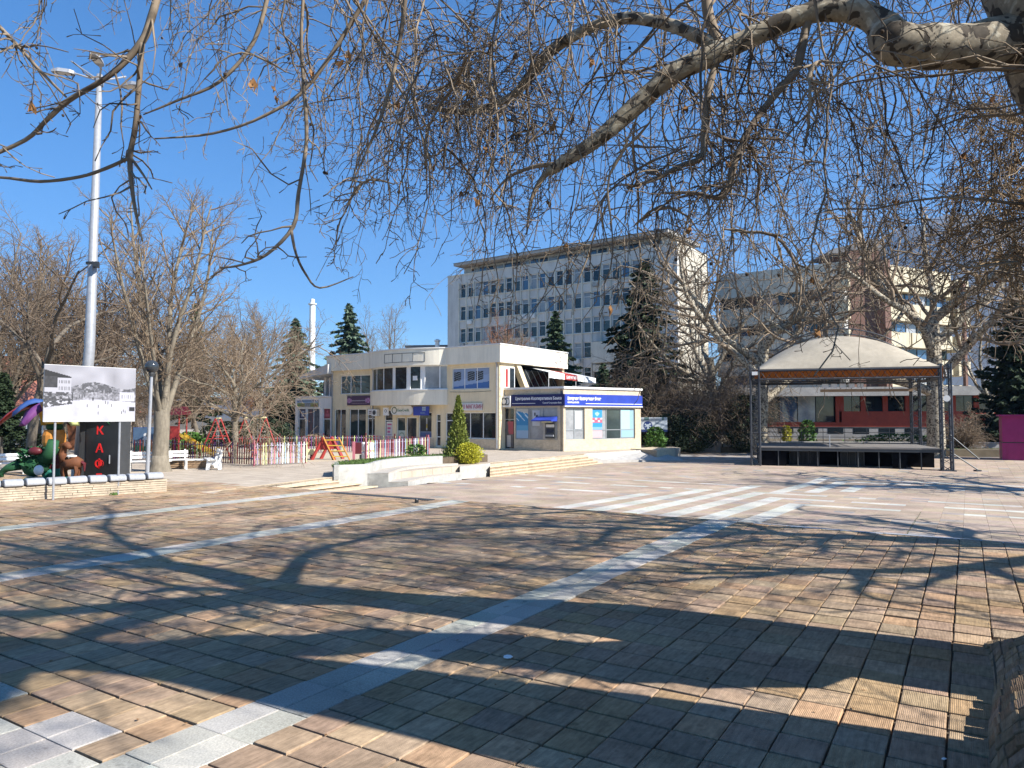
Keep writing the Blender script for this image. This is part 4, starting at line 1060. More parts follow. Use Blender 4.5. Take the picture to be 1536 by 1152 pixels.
rw1 = o_r(848, 877, .8, 3.02); rw2 = o_r(888.5, 952.5, .78, 3.0)
w = MB(); wall_open(w, FR, 0, LR, 0, 4.35, .25, orr); w.build('wall', M['travertine'], bank)
KB = (K2[0] + K1[0] - K0[0], K2[1] + K1[1] - K0[1])
w = MB(); ins = lambda p, q, t: lerp2(p, q, t); cen = ((K1[0] + K2[0]) / 2, (K1[1] + K2[1]) / 2)
w.prism([lerp2(p, cen, .14) for p in (K0, K2, KB, K1)], .02, 3.3); w.build('interior', M['dark'], bank)
w = MB(); FR.box(w, LR - .25, LR, 0, 4.3, -6, -.252); w.build('wall', M['travertine'], bank)
w = MB(); w.prism([lerp2(p, cen, .01) for p in (K0, K2, KB, K1)], 3.32, 4.2); w.build('roof', M['roofgrey'], bank)
w = MB(); FB.box(w, -.1, LB, 4.352, 4.5, -.3, .1); FR.box(w, .0, LR + .1, 4.352, 4.5, -.3, .1); w.build('roof_edge', M['whitewall'], bank)
fsg = thing('bank_sign', 'blue fascia sign, coloured dark for shade, with white bank lettering on the shaded front', 'sign', FB.P(LB / 2, 3.55, .1))
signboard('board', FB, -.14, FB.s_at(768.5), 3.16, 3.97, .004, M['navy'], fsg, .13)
put_text('Централна Кооперативна Банка', .30, FB, .06, 3.68, .142, M['letterwhite'], fsg, align='RIGHT', stretch=.82, bold=.004)
put_text('Central Cooperative Bank', .17, FB, .06, 3.37, .142, M['letterwhite'], fsg, align='RIGHT', stretch=.85)
mb = MB(); FB.box(mb, 2.2, FB.s_at(769) - .05, 3.33, 3.36, .136, .142); mb.build('line', M['letterwhite'], fsg)
rsg = thing('bank_sign', 'bright blue fascia sign with white bank lettering on the sunlit side', 'sign', FR.P(LR / 2, 3.55, .1))
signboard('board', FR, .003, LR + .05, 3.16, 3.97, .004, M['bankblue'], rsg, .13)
put_text('Централна Кооперативна Банка', .30, FR, .25, 3.66, .142, M['letterwhite'], rsg, align='LEFT', stretch=.66, bold=.012)
put_text('Central Cooperative Bank', .16, FR, .25, 3.40, .142, M['letterwhite'], rsg, align='LEFT', stretch=.6, bold=.008)
mb = MB(); FR.box(mb, 1.9, LR, 3.30, 3.34, .136, .142); FR.box(mb, .003, LR + .05, 3.10, 3.158, .01, .16); mb.build('line', M['letterwhite'], rsg)
lsg = thing('bank_logo_sign', 'square pale sign with the grey ring bank emblem above the bank door', 'sign', FB.P(FB.s_at(760), 3.5, .2))
a, b = FB.s_at(768), FB.s_at(750.5); signboard('board', FB, a, b, 3.08, 3.9, .15, M['whitewall'], lsg, .12)
mb = MB(); cs = (a + b) / 2
for k in (-1, 0, 1):
    cc = FB.P(cs + k * .26, 3.5, .285)
    t0, t1 = (0.6, 5.6) if k < 1 else (-2.4, 2.4)
    mb.tube([(cc[0] - FB.right[0] * .22 * math.cos(t), cc[1] - FB.right[1] * .22 * math.cos(t), cc[2] + .25 * math.sin(t)) for t in np.linspace(t0, t1, 14)], .035, 4)
mb.build('emblem', M['darkgrey'], lsg)
window(bank, FB, *bd, name='door', fm=M['alu'], gm=M['glass'], bars=[2.2])
window(bank, FB, *bw, cols=3, fm=M['alu'], gm=M['glass3'], gms=[M['glass3'], M['glass3'], M['glass3']], back=-.06)
window(bank, FR, *rw1, cols=2, fm=M['alu'], gm=M['glass3'], bars=[1.45]); window(bank, FR, *rw2, cols=3, fm=M['alu'], gms=[M['glass3'], M['glass2'], M['glass3']], bars=[1.45])
third = (bw[1] - bw[0]) / 3
def sky_print(x, y):
    if y > .93 - .1 * x: return (.50, .48, .42)
    if y > .6 and abs(math.sin(x * 6 + y * 14)) < .3: return (.55, .68, .75)
    return (.03, .22, .44) if y > .45 else ((.10, .32, .52) if y > .25 else (.28, .40, .54))
poster(FB, bw[1] - .06, bw[1] - third + .1, bw[2] + .08, bw[3] - .08, -.05, sky_print, bank, 34, 14, 'window_print')
def face_print(x, y): return (.04, .04, .05) if math.hypot(x - .62, y - .55) < .16 or math.hypot(x - .35, y - .75) < .12 else (.48, .50, .54)
poster(FB, bw[1] - third - .25, bw[1] - 2 * third + .3, 1.75, 2.85, -.05, face_print, bank, 20, 16)
def hand_print(x, y): return (.70, .82, .86) if not (.3 < x < .65 and .15 < y < .5 and math.sin(x * 30 + y * 20) > -.2) else (.12, .24, .30)
q = (rw1[1] - rw1[0]) / 2
poster(FR, rw1[0] + q + .1, rw1[1] - .25, 1.55, 2.78, -.1, hand_print, bank, 24, 14)
q = (rw2[1] - rw2[0]) / 3
def banner(x, y):
    if y > .72 or .38 < y < .52: return (.03, .24, .48) if math.hypot(x - .5, (y - .84) * 3) > .2 else (.3, .6, .75)
    if .52 <= y <= .72: return (.42, .10, .16) if math.sin(x * 12) * math.sin(y * 40) > -.3 else (.6, .55, .55)
    return (.50, .36, .38) if y < .28 else (.18, .34, .52)
poster(FR, rw2[0] + .07, rw2[0] + q * .72, .88, 2.92, -.1, banner, bank, 34, 14, 'window_print')
def frosted(x, y): return (.36, .55, .62) if x < .75 and y > .25 else (.25, .40, .48)
poster(FR, rw2[1] - q + .06, rw2[1] - .07, .88, 2.92, -.1, frosted, bank, 10, 10, 'window_print')
def leaflet(x, y): return (.35, .06, .08) if x + y * .3 > .55 and y > .5 else ((.45, .42, .40) if .2 < x < .7 and y < .45 else (.10, .09, .09))
poster(FB, bd[1] - .12, bd[0] + .12, .2, 2.05, -.1, leaflet, bank, 24, 12)
atm = thing('cash_machine', 'dark cash machine with blue canopy set in the bank window', 'cash machine', FB.P(FB.s_at(828), 1.3, .1))
a, b = FB.s_at(834), FB.s_at(819.5)
mb = MB(); FB.box(mb, a - .08, b + .28, .8, 2.05, -.03, .02); mb.build('surround', M['concrete'], atm)
mb = MB(); FB.box(mb, a, b, .88, 1.95, .021, .16); mb.build('body', M['darkgrey'], atm)
mb = MB(); FB.box(mb, a + .12, b - .12, 1.28, 1.55, .161, .17); mb.build('screen', M['screen'], atm)
mb = MB(); FB.box(mb, a + .08, b - .08, 1.02, 1.14, .161, .27); mb.build('keypad', M['steel'], atm)
mb = MB(); FB.box(mb, a + .06, b - .06, 1.66, 1.86, .161, .168); mb.build('header', M['whitewall'], atm)
a, b = FB.s_at(836), FB.s_at(806); mb = MB()
mb.hexa([FB.P(a, 2.08, .02), FB.P(a, 2.08, .85), FB.P(b, 2.08, .85), FB.P(b, 2.08, .02), FB.P(a, 2.42, .02), FB.P(a, 2.16, .85), FB.P(b, 2.16, .85), FB.P(b, 2.42, .02)])
mb.build('canopy', M['bankblue'], atm)
mb = MB(); FB.box(mb, a + .1, a + .8, 2.0, 2.078, .5, .8); mb.build('lamp_box', M['paleyellow'], atm)
# information board right of the bank
ib = thing('information_board', 'white board with blue round emblem on a thin post right of the bank', 'sign', P(975, 672, 58))
fi = Face(P(960, 640, 58)[:2], (1, 0), (0, -1)); wI = P(1001, 640, 58)[0] - P(960, 640, 58)[0]; z0, z1 = P(960, 648, 58)[2], P(960, 626, 58)[2]
mb = MB(); fi.box(mb, 0, wI, z0, z1, -.04, 0); mb.build('board', M['whitewall'], ib)
def info(x, y):
    d = math.hypot((x - .29) * wI, (y - .43) * (z1 - z0)); 
    if d < .36:
        a_ = math.atan2(y - .4, x - .29)
        if d < .27 and (abs(math.sin(a_ * 2.5 + .6)) < .62 or d < .12): return (.40, .46, .52)
        return (.012, .03, .13)
    if y < .17: return (.015, .03, .12)
    if y > .78 and (.16 < x < .33 or .8 < x < .88): return (.10, .18, .18)
    if .84 < y < .9 and .36 < x < .7: return (.25, .25, .3) if int(x * 60) % 2 else (.45, .47, .5)
    if abs(y - (.62 - .5 * (x - .58))) < .07 and x > .55: return (.18, .22, .28)
    return (.42, .46, .50)
printed('print', img_fill(34, 64, info), fi.P(0, z0, .004), (wI, 0, 0), (0, 0, z1 - z0), ib)
mb = MB(); p = P(973, 648, 58.1); mb.bar((p[0], p[1] + .02, -.66), (p[0], p[1] + .02, z1 - .1), .04); mb.build('post', M['darkgrey'], ib)

# downpipes, cables and cooling units on the shop building
for s_ in (.18, sx(560), S_END - .15):
    m = MB(); a_ = FF.P(s_, .1, .06); m.tube([a_, FF.P(s_, ZF0 - .2, .06), FF.P(s_, ZF0 + .05, .2)], .05, 8); m.build('downpipe', M['steel'], shop)
m = MB(); m.tube([FF.P(sx(737) + t * (sx(675) - sx(737)), 4.28 - .05 * math.sin(t * 3.1), .02) for t in np.linspace(0, 1, 8)], .012, 4); m.build('cable', M['black'], shop)
m = MB(); m.tube([FF.P(sx(520), 4.22, .02), FF.P(sx(556), 4.2, .02), FF.P(sx(556), 3.1, .02)], .012, 4); m.build('cable', M['black'], shop)
for s_, z_ in ((sx(566.5), 3.0),):
    m = MB(); FF.box(m, s_ - .3, s_ + .3, z_ - .55, z_, .05, .38); o_ = m.build('cooling_unit', M['whitewall'], shop)
    c_ = FF.P(s_, z_ - .27, .39); m = MB(); m.tube([c_, FF.P(s_, z_ - .27, .4)], .19, 14); m.build('fan_grille', M['darkgrey'], o_)
# ================================================================== TALL OFFICE BLOCK
Q0 = (20.0, 88.0); dF = (-math.sin(rad(53.4)), math.cos(rad(53.4))); dS = (math.sin(rad(36.6)), math.cos(rad(36.6)))
off = thing('office_block', 'tall pale grey six storey office block with overhanging top floor', 'building', (Q0[0], Q0[1], 0))
OF = Face(Q0, dF, (-1, -1)); OS = Face(Q0, dS, (1, -1)); LO = 37.0; LS = 9.6; TOPZ = 23.4
rows = [(22.1, 20.05), (18.75, 16.7), (15.45, 13.4), (12.15, 10.1), (8.85, 6.8), (5.5, 3.4)]
PITCHW = 1.42; NW = 22; W0 = 3.6
opn = []
for (zt, zb) in rows:
    for i in range(NW): opn.append((W0 + i * PITCHW, W0 + i * PITCHW + 1.12, zb, zt))
w = MB(); wall_open(w, OF, 0, LO, -1.2, TOPZ, .35, opn); w.build('wall', M['greyplaster'], off)
for i in range(NW + 1): w = MB(); OF.box(w, W0 + i * PITCHW - .23, W0 + i * PITCHW - .07, 3.0, 22.3, .004, .16); w.build('facade_rib', M['palepanel'], off)
for zt, zb in rows: w = MB(); OF.box(w, W0 - .3, W0 + NW * PITCHW, zb - .14, zb - .02, .003, .12); w.build('sill_course', M['palepanel'], off)
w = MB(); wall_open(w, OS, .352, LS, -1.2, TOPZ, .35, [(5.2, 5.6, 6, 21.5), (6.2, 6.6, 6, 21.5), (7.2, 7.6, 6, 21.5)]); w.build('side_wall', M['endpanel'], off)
w = MB(); OS.box(w, 5.0, 7.8, 5, 22, -.5, -.3); w.build('side_glazing', M['glass2'], off)
w = MB(); a = OF.P(.4, 0, -.45); b = OF.P(LO - .4, 0, -.45); c = OF.P(LO - .4, 0, -LS); d = OF.P(.4, 0, -LS); w.prism([a[:2], b[:2], c[:2], d[:2]], -1, TOPZ - .2); w.build('interior', M['dark'], off)
w = MB(); OF.box(w, LO - .35, LO, -1.2, TOPZ, -LS, -.352); w.build('side_wall', M['greyplaster'], off)
# windows: four window kinds share their meshes
wr = random.Random(3); variants = []
for gmats in (('glass', 'glass'), ('glassblue', 'glassblue'), ('glass2', 'glass3'), ('glass3', 'glass3'), ('glass', 'glass3')):
    m = MB(); fw = .06
    m.box((0, 0, .03), (.98, .1, fw)); m.box((0, 0, 2.02), (.98, .1, fw)); m.box((-.46, 0, 1.025), (.06, .1, 1.93)); m.box((.46, 0, 1.025), (.06, .1, 1.93)); m.box((0, 0, 1.42), (.86, .098, .05))
    fm_ = m.mesh('window', M['pvc']); g1_ = MB().box((0, .02, .75), (.86, .02, 1.3)).mesh('pane', M[gmats[0]]); g2_ = MB().box((0, .02, 1.72), (.86, .02, .55)).mesh('pane', M[gmats[1]])
    variants.append((fm_, g1_, g2_))
rz = math.atan2(OF.right[1], OF.right[0])
for (zt, zb) in rows:
    for i in range(NW):
        p = OF.P(W0 + i * PITCHW + .56, zb, -.2); k = wr.choices(range(5), weights=[4, 2, 2, 1.8, 1.6])[0]
        o = link('window', variants[k][0], off, (p[0] - Q0[0], p[1] - Q0[1], zb)); o.rotation_euler = (0, 0, rz); o.scale = (1.14, 1, 1)
        link('pane', variants[k][1], o); link('pane', variants[k][2], o)
for k_ in range(14):
    i, r_k = wr.randrange(2, NW), wr.randrange(0, 5); zb = rows[r_k][1]
    m = MB(); OF.box(m, W0 + i * PITCHW + .1, W0 + i * PITCHW + .85, zb - .75, zb - .2, .17, .48); m.build('cooling_unit', M['whitewall'], off)
# set-back top floor with the overhanging roof slab
w = MB(); OF.box(w, 2.0, LO - 2.2, TOPZ, 24.75, -LS + 1, -1.2); w.build('top_floor', M['greyplaster'], off)
for i in range(20):
    g = MB(); OF.box(g, 2.6 + i * 1.55, 2.6 + i * 1.55 + 1.25, 23.5, 24.45, -1.198, -1.12); g.build('top_window', M[('glassblue', 'glass3', 'glass')[i % 3]], off)
w = MB(); OF.box(w, .8, LO - 1.9, 24.752, 25.1, -LS + .3, .85); w.build('roof', M['concrete'], off)
w = MB(); OF.box(w, .75, LO - 1.85, 25.102, 25.18, -LS + .2, .92); w.build('roof_edge', M['roofgrey'], off)
w = MB(); OF.box(w, -.05, LO + .05, TOPZ + .002, TOPZ + .22, -LS, -LS + .4); OF.box(w, -.05, LO + .05, TOPZ + .002, TOPZ + .2, -.4, .06); OS.box(w, .45, LS, TOPZ + .002, TOPZ + .2, -.4, .06); w.build('parapet', M['palepanel'], off)
g = MB(); OF.box(g, 7.2, 11.5, 9.3, 12.0, .17, .9); OF.box(g, 7.2, 11.5, 8.2, 9.0, .17, .6); g.build('loggia', M['palepanel'], off)
# long low roof between, with a little vent
lowb = thing('low_hall', 'long low grey hall roof left of the tall office block', 'building', P(640, 540, 112))
fl = Face(P(610, 600, 118)[:2], (1, -.12), (0, -1)); w = MB(); fl.box(w, 0, 9, -1, P(640, 520.5, 117)[2], -6, 0); w.build('wall', M['greyplaster'], lowb)
w = MB(); fl.box(w, -.3, 9.2, P(640, 520.5, 117)[2] + .002, P(640, 520.5, 117)[2] + .35, -6.2, .3); w.build('roof', M['roofgrey'], lowb)
w = MB(); p = P(656, 516, 116); w.lathe([(.35, -1.0), (.35, .35), (.5, .4), (.5, .6), (.1, .8)], (p[0], p[1], p[2]), 10); w.build('vent', M['white'], lowb)

# ================================================================== YELLOW BLOCK
R0 = (43.4, 95.0)
yb = thing('banded_block', 'pale yellow banded block with balconies and a red brown stair tower', 'building', (R0[0], R0[1], 0))
YL = Face(R0, dF, (-1, -1)); R1 = P(1330, 600, 97)[:2]; YR = Face(R1, (math.sin(rad(63)), math.cos(rad(63))), (1, -1))
bands = [(22.6, 19.2), (17.6, 15.1), (13.7, 11.6), (10.2, 8.1), (6.8, 4.8)]
LL = 17; LRt = YR.s_at(1448)
for k, (zt, zb) in enumerate(bands):
    w = MB(); YL.box(w, .8, LL, zb, zt, -.6, .5)
    w.build('balcony_band', M['palepanel'], yb)
    w = MB(); YL.box(w, -.5, .795, zb, zt, -.8, .5); w.build('corner_pier', M['yellowpanel'], yb)
    n = 3
    for i in range(n):
        a, b = LRt * .80 * i / n, LRt * .80 * (i + 1) / n - .02; w = MB(); YR.box(w, a + .3, b, zb + (.15 if k else 0), zt, -.6, .5); w.build('balcony_band', M['yellowpanel'], yb)
    w = MB(); YR.box(w, LRt * .84, LRt, zb + .05, zt - (.9 if k == 0 else 0), -3, .9); w.build('balcony', M['yellowpanel'], yb)
zz_ = [b[1] for b in bands]
for k in range(len(bands)):
    zt = bands[k][1]; zb = bands[k + 1][0] if k + 1 < len(bands) else 3.2
    nw = 8
    for i in range(nw):
        a, b = .9 + (LL - 1) * i / nw, .9 + (LL - 1) * (i + 1) / nw - .12
        g = MB(); YL.box(g, a, b, zb, zt, -.5, -.4); g.build('window', M[('glassblue', 'glass', 'glass2', 'brickred')[(i * 3 + k * 2) % 4]], yb)
    for i in range(6):
        a, b = .4 + LRt * .8 * i / 6, .4 + LRt * .8 * (i + 1) / 6 - .3
        g = MB(); YR.box(g, a, b, zb, zt, -.5, -.4); g.build('window', M[('glass3', 'glass2', 'glassblue')[(i + k) % 3]], yb)
w = MB(); YL.box(w, .2, LL, 0, 22.2, -9, -.62); YR.box(w, .2, LRt * .82, 0, 22.0, -9, -.62); w.build('wall', M['greyplaster'], yb)
w = MB(); p0 = P(1279, 600, 96.5); p1 = P(1329, 600, 96.5); w.prism([(p0[0], 97), (p1[0], 97.2), (p1[0] + 2, 104), (p0[0] - 1, 104)], 0, 24.6); w.build('stair_tower', M['brickred'], yb)
w = MB(); YR.box(w, -.9, .25, 0, 23.2, -.5, .75); w.build('red_pier', M['brickred'], yb)
w = MB(); YR.box(w, LRt * .89, LRt * .92, 0, 21.5, .902, 1.3); w.build('red_pier', M['brickred'], yb)
w = MB(); pc = P(1300, 500, 98); w.hexa([(pc[0] - 5.5, 97.5, 24.3), (pc[0] + 3, 97.5, 24.3), (pc[0] + 3, 104, 24.3), (pc[0] - 5.5, 104, 24.3), (pc[0] - 4.5, 97.5, 24.9), (pc[0] + 1.5, 97.5, 26.4), (pc[0] + 1.5, 104, 26.4), (pc[0] - 4.5, 104, 24.9)]); w.build('tower_roof', M['roofgrey'], yb)
# red podium in front of it
pd = thing('red_podium', 'low red panelled building with dark windows and pale canopy behind the stage', 'building', (40, 78, 0))
PF = Face(P(1150, 600, 86)[:2], (math.sin(rad(77)), -math.cos(rad(77))), (-.2, -1)); LP = PF.s_at(1500)
s1 = PF.s_at(1262)
w = MB(); PF.box(w, -3, LP, -1.2, 1.25, -6, 0); w.build('plinth', M['plinth'], pd)
w = MB(); PF.box(w, s1, LP, 1.252, 3.0, -6, .08); PF.box(w, -3, s1 - .003, 1.252, 1.75, -6, .08); w.build('red_wall', M['redpanel'], pd)
w = MB(); PF.box(w, -3, LP, 4.75, 5.75, -6, 1.3); w.build('canopy', M['concrete'], pd)
w = MB(); PF.box(w, -3, LP, 1.8, 4.75, -5.5, -1.0); w.build('interior', M['dark'], pd)
n = 7
for i in range(n + 1):
    a = s1 + (LP - s1) * i / n; w = MB(); PF.box(w, a - .25, a + .25, 3.003, 4.748, -.4, .05); w.build('red_column', M['redpanel'], pd)
w = MB(); PF.box(w, s1 - .6, s1 - .26, 1.76, 4.748, -.4, .06); w.build('red_column', M['redpanel'], pd)
for i in range(n):
    a, b = s1 + (LP - s1) * i / n + .25, s1 + (LP - s1) * (i + 1) / n - .25
    for h in range(2):
        g = MB(); m_ = (a + b) / 2; PF.box(g, a if h == 0 else m_ + .03, m_ - .03 if h == 0 else b, 3.0, 4.74, -.35, -.3); g.build('window', M['glass'], pd)
for i in range(5):
    a = -2.5 + (s1 + 1.8) * i / 5; g = MB(); PF.box(g, a, a + (s1 + 1.8) / 5 - .1, 1.8, 4.74, -.35, -.3); g.build('window', M[('glass3', 'glass2', 'glassblue')[i % 3]], pd)
for i in range(9):
    a = 1.2 + LP * i / 9; g = MB(); PF.box(g, a, a + 1.7, .45, 1.1, .002, .02); g.build('cellar_window', M['glass'], pd)

# ================================================================== CHIMNEY, HOUSES, HILLS
ch = thing('chimney', 'tall white factory chimney beyond the left spruces', 'chimney', P(467, 600, 200))
p = P(467, 600, 200); w = MB(); w.lathe([(.95, 0), (.85, 18), (.78, P(467, 458, 200)[2] - p[2])], p, 14); w.build('shaft', M['white'], ch)
zt = P(467, 458, 200)[2] - p[2]; w = MB(); w.lathe([(.8, zt + .01), (1.15, zt + .2), (1.15, zt + .5), (.6, zt + .6), (.6, zt + 1.6), (.2, zt + 1.8)], p, 14); w.build('cap', M['white'], ch)
def house(x, y, wd, dp, zt, zr, rz, label):
    t = thing('house', label, 'house', (x, y, 0), rz)
    w = MB(); w.box((0, 0, (zt - 1) / 2), (wd, dp, zt + 1)); w.build('wall', M['housewall'], t, local=True)
    w = MB(); o = .5; a, b = wd / 2 + o, dp / 2 + o
    w.add([(-a, -b, zt), (a, -b, zt), (a, b, zt), (-a, b, zt), (-a * .55, 0, zr), (a * .55, 0, zr)], [(3, 2, 1, 0), (0, 1, 5, 4), (2, 3, 4, 5), (1, 2, 5), (3, 0, 4)]); w.build('roof', M['rooftile'], t, local=True)
    for i in range(max(2, int(wd / 2.6))):
        for lv in range(int(zt // 2.7)):
            xx = -wd / 2 + 1.3 + i * 2.5
            if xx > wd / 2 - .8: continue
            f = MB(); f.box((xx, -dp / 2 - .03, 1.6 + lv * 2.7), (1.1, .1, 1.3)); f.build('window', M['pvc'], t, local=True)
            f2 = [c for c in t.children if c.name.startswith('window')][-1]
            g = MB(); g.box((xx, -dp / 2 - .09, 1.6 + lv * 2.7), (.9, .04, 1.1)); g.build('pane', M['glass'], f2, local=True)
    d = MB(); d.box((wd / 2 - 1.0, -dp / 2 - .02, 1.0), (.95, .1, 2.0)); d.build('door', M['brown'], t, local=True)
house(-38, 56, 12, 8, 3.2, 5.2, .25, 'low pink roofed house behind the white benches at far left')
house(-46, 70, 14, 9, 5.8, 8.2, .1, 'taller pale house with red tiled roof at the far left edge')
house(-39.5, 68, 9, 7, 2.8, 4.6, .3, 'small red roofed house between the palm ride and the kiosk')
def hills(name, ridge, Y, label):
    xs = np.linspace(-1, 1, 90); V = []; n = len(xs); rows_ = 14
    r_ = np.random.default_rng(5)
    ph = r_.uniform(0, 6, 6)
    for j in range(rows_):
        t = j / (rows_ - 1)
        for x in xs:
            X = x * Y * 1.6; h = ridge(X / Y)
            wob = sum(math.sin(X / Y * f + ph[i] + t * 3) * a for i, (f, a) in enumerate(((9, .05), (21, .035), (47, .02), (90, .012))))
            V.append((X, Y * (1 + .7 * t), -3 + (h * (1 + wob * t)) * Y * math.sin(t * math.pi / 2)))
    Qh = [(j * n + i, j * n + i + 1, (j + 1) * n + i + 1, (j + 1) * n + i) for j in range(rows_ - 1) for i in range(n - 1)]
    me = np_mesh(name, np.array(V), np.array(Qh), M['hill'], smooth=True); o = link(name, me); BASE[o.name] = (0, 0, 0); tag(o, label, kind='structure')
hills('mountain', lambda k: .035 + .42 * sm((k - .38) / .62) if k > 0 else .03 + .02 * sm(-k), 2400, 'hazy blue wooded mountain rising at the right')
# haze: one closed box of air
hz = MB(); hz.prism([(-4200, -400), (5200, -400), (5200, 6200), (-4200, 6200)], -4.5, 1450)
hm = bpy.data.materials.new('haze'); hm.use_nodes = True; hn = hm.node_tree.nodes; hn.remove(hn['Principled BSDF'])
pv = hn.new('ShaderNodeVolumePrincipled'); pv.inputs['Color'].default_value = (0.36, 0.60, 1.0, 1); pv.inputs['Density'].default_value = 0.00011; pv.inputs['Anisotropy'].default_value = 0.2
hm.node_tree.links.new(pv.outputs[0], hn['Material Output'].inputs['Volume'])
HAZE = hz.build('haze', hm); tag(HAZE, 'thin blue air', kind='stuff')
# ================================================================== OPEN AIR STAGE
TL = GL(1134, 698); TR = GL(1421, 706)
gz = min(TL[2], TR[2]) - .02
wS = math.hypot(TR[0] - TL[0], TR[1] - TL[1])
stage = thing('open_air_stage', 'open air stage with cream dome roof on grey lattice towers', 'stage', (TL[0], TL[1], gz))
SFc = Face(TL[:2], (TR[0] - TL[0], TR[1] - TL[1]), (-1, -1))     # s: left tower -> right tower; outward = towards us
DEP = 7.5; HT = 6.15
def S(s, d, z): return SFc.P(s, gz + z, -d)                        # d: depth behind the front line
def lattice(mb, a, b, wd, up, n, r=.028, rd=.014, sides=4):
    """box truss from a to b, cross-section wd, zigzag web"""
    a, b = Vector(a), Vector(b); t = (b - a).normalized(); u = Vector(up); u = (u - t * u.dot(t)).normalized(); v = t.cross(u); h = wd / 2
    c = [u * h * sx_ + v * h * sy_ for sx_, sy_ in ((-1, -1), (1, -1), (1, 1), (-1, 1))]
    for k in c: mb.tube([a + k, b + k], r, sides)
    for f in range(4):
        c0, c1 = c[f], c[(f + 1) % 4]
        mb.tube([a.lerp(b, i / n) + (c0 if i % 2 == 0 else c1) for i in range(n + 1)], rd, 3, cap=False)
for nm, s, d in (('front left', .0, .0), ('front right', wS, 0), ('back', 0.1, DEP), ('back', wS - .1, DEP)):
    m = MB(); lattice(m, S(s, d, 0), S(s, d, HT + (.15 if d == 0 else 0)), .52, (SFc.d[0], SFc.d[1], 0), 18, .065, .032)
    m.box(S(s, d, .03), (.8, .8, .06), math.atan2(SFc.d[1], SFc.d[0]))
    m.build('tower', M['truss'], stage)
for s0, d0, s1, d1 in ((0.3, 0, wS - .3, 0), (0.3, DEP, wS - .3, DEP), (0, .3, 0, DEP - .3), (wS, .3, wS, DEP - .3)):
    m = MB(); lattice(m, S(s0, d0, HT - .35), S(s1, d1, HT - .35), .55, (0, 0, 1), 26 if d0 == d1 else 18, .055, .03); m.build('roof_truss', M['truss'], stage)
for d in (2.5, 5):
    m = MB(); lattice(m, S(.2, d, HT - .5), S(wS - .2, d, HT - .5), .35, (0, 0, 1), 30, .028, .012); m.build('roof_truss', M['truss'], stage)
# fabric dome with its own thickness
NXd, NYd = 40, 20; Vd = []
def dome(a, b):
    e = max(0, 1 - (2 * a - 1) ** 2); f = max(0, 1 - (2 * b - 1) ** 2)
    return HT + .0 + 2.3 * e ** .9 * (f ** .75) + .0
for layer in (0, -.02):
    for j in range(NYd + 1):
        for i in range(NXd + 1):
            a, b = i / NXd, j / NYd
            Vd.append(S(a * wS, b * DEP, dome(a, b) + layer + .03))
n1 = (NXd + 1) * (NYd + 1); Qd = []
for j in range(NYd):
    for i in range(NXd):
        a = j * (NXd + 1) + i; Qd.append((a, a + 1, a + NXd + 2, a + NXd + 1)); Qd.append((n1 + a, n1 + a + NXd + 1, n1 + a + NXd + 2, n1 + a + 1))
me = np_mesh('canopy', np.array(Vd) - np.array(BASE[stage.name]), np.array(Qd), None or mat('cream_canvas', (0.40, 0.345, 0.26), 0.7, 0.08, 2, dirt=0.25), smooth=True); link('canopy', me, stage)
def fabric_mat():
    m = bpy.data.materials.new('sun_tinted_canvas'); m.use_nodes = True; n = m.node_tree.nodes; L = m.node_tree.links; b = n['Principled BSDF']
    b.inputs['Base Color'].default_value = (0.70, 0.32, 0.08, 1); b.inputs['Roughness'].default_value = .8
    tr = n.new('ShaderNodeBsdfTranslucent'); tr.inputs['Color'].default_value = (0.9, 0.45, 0.12, 1); mx = n.new('ShaderNodeMixShader'); mx.inputs[0].default_value = .7
    L.new(b.outputs[0], mx.inputs[1]); L.new(tr.outputs[0], mx.inputs[2]); L.new(mx.outputs[0], n['Material Output'].inputs['Surface']); return m
ORG = fabric_mat()
m = MB()
for i in range(24):
    a, b = wS * i / 24, wS * (i + 1) / 24; zt = lambda s: HT + .02; zl_ = lambda s: HT - .55 - .12 * (s / wS)
    m.hexa([S(a, .34, zl_(a)), S(b, .34, zl_(b)), S(b, .36, zl_(b)), S(a, .36, zl_(a)), S(a, .34, zt(a)), S(b, .34, zt(b)), S(b, .36, zt(b)), S(a, .36, zt(a))])
m.build('valance', ORG, stage)  # orange stands in for sunlight coming through the roof fabric
m = MB(); pts = [S(wS * t, DEP * .5, HT + .0 + 2.5 * (1 - (2 * t - 1) ** 2) ** .9) for t in np.linspace(.12, .88, 25)]
m.tube(pts, .04, 4); m.tube([(x, y, z + .35) for x, y, z in pts], .04, 4); m.tube([(p[0], p[1], p[2] + (.35 if i % 2 else 0)) for i, p in enumerate(pts)], .02, 3); m.build('arch_truss', M['truss'], stage)
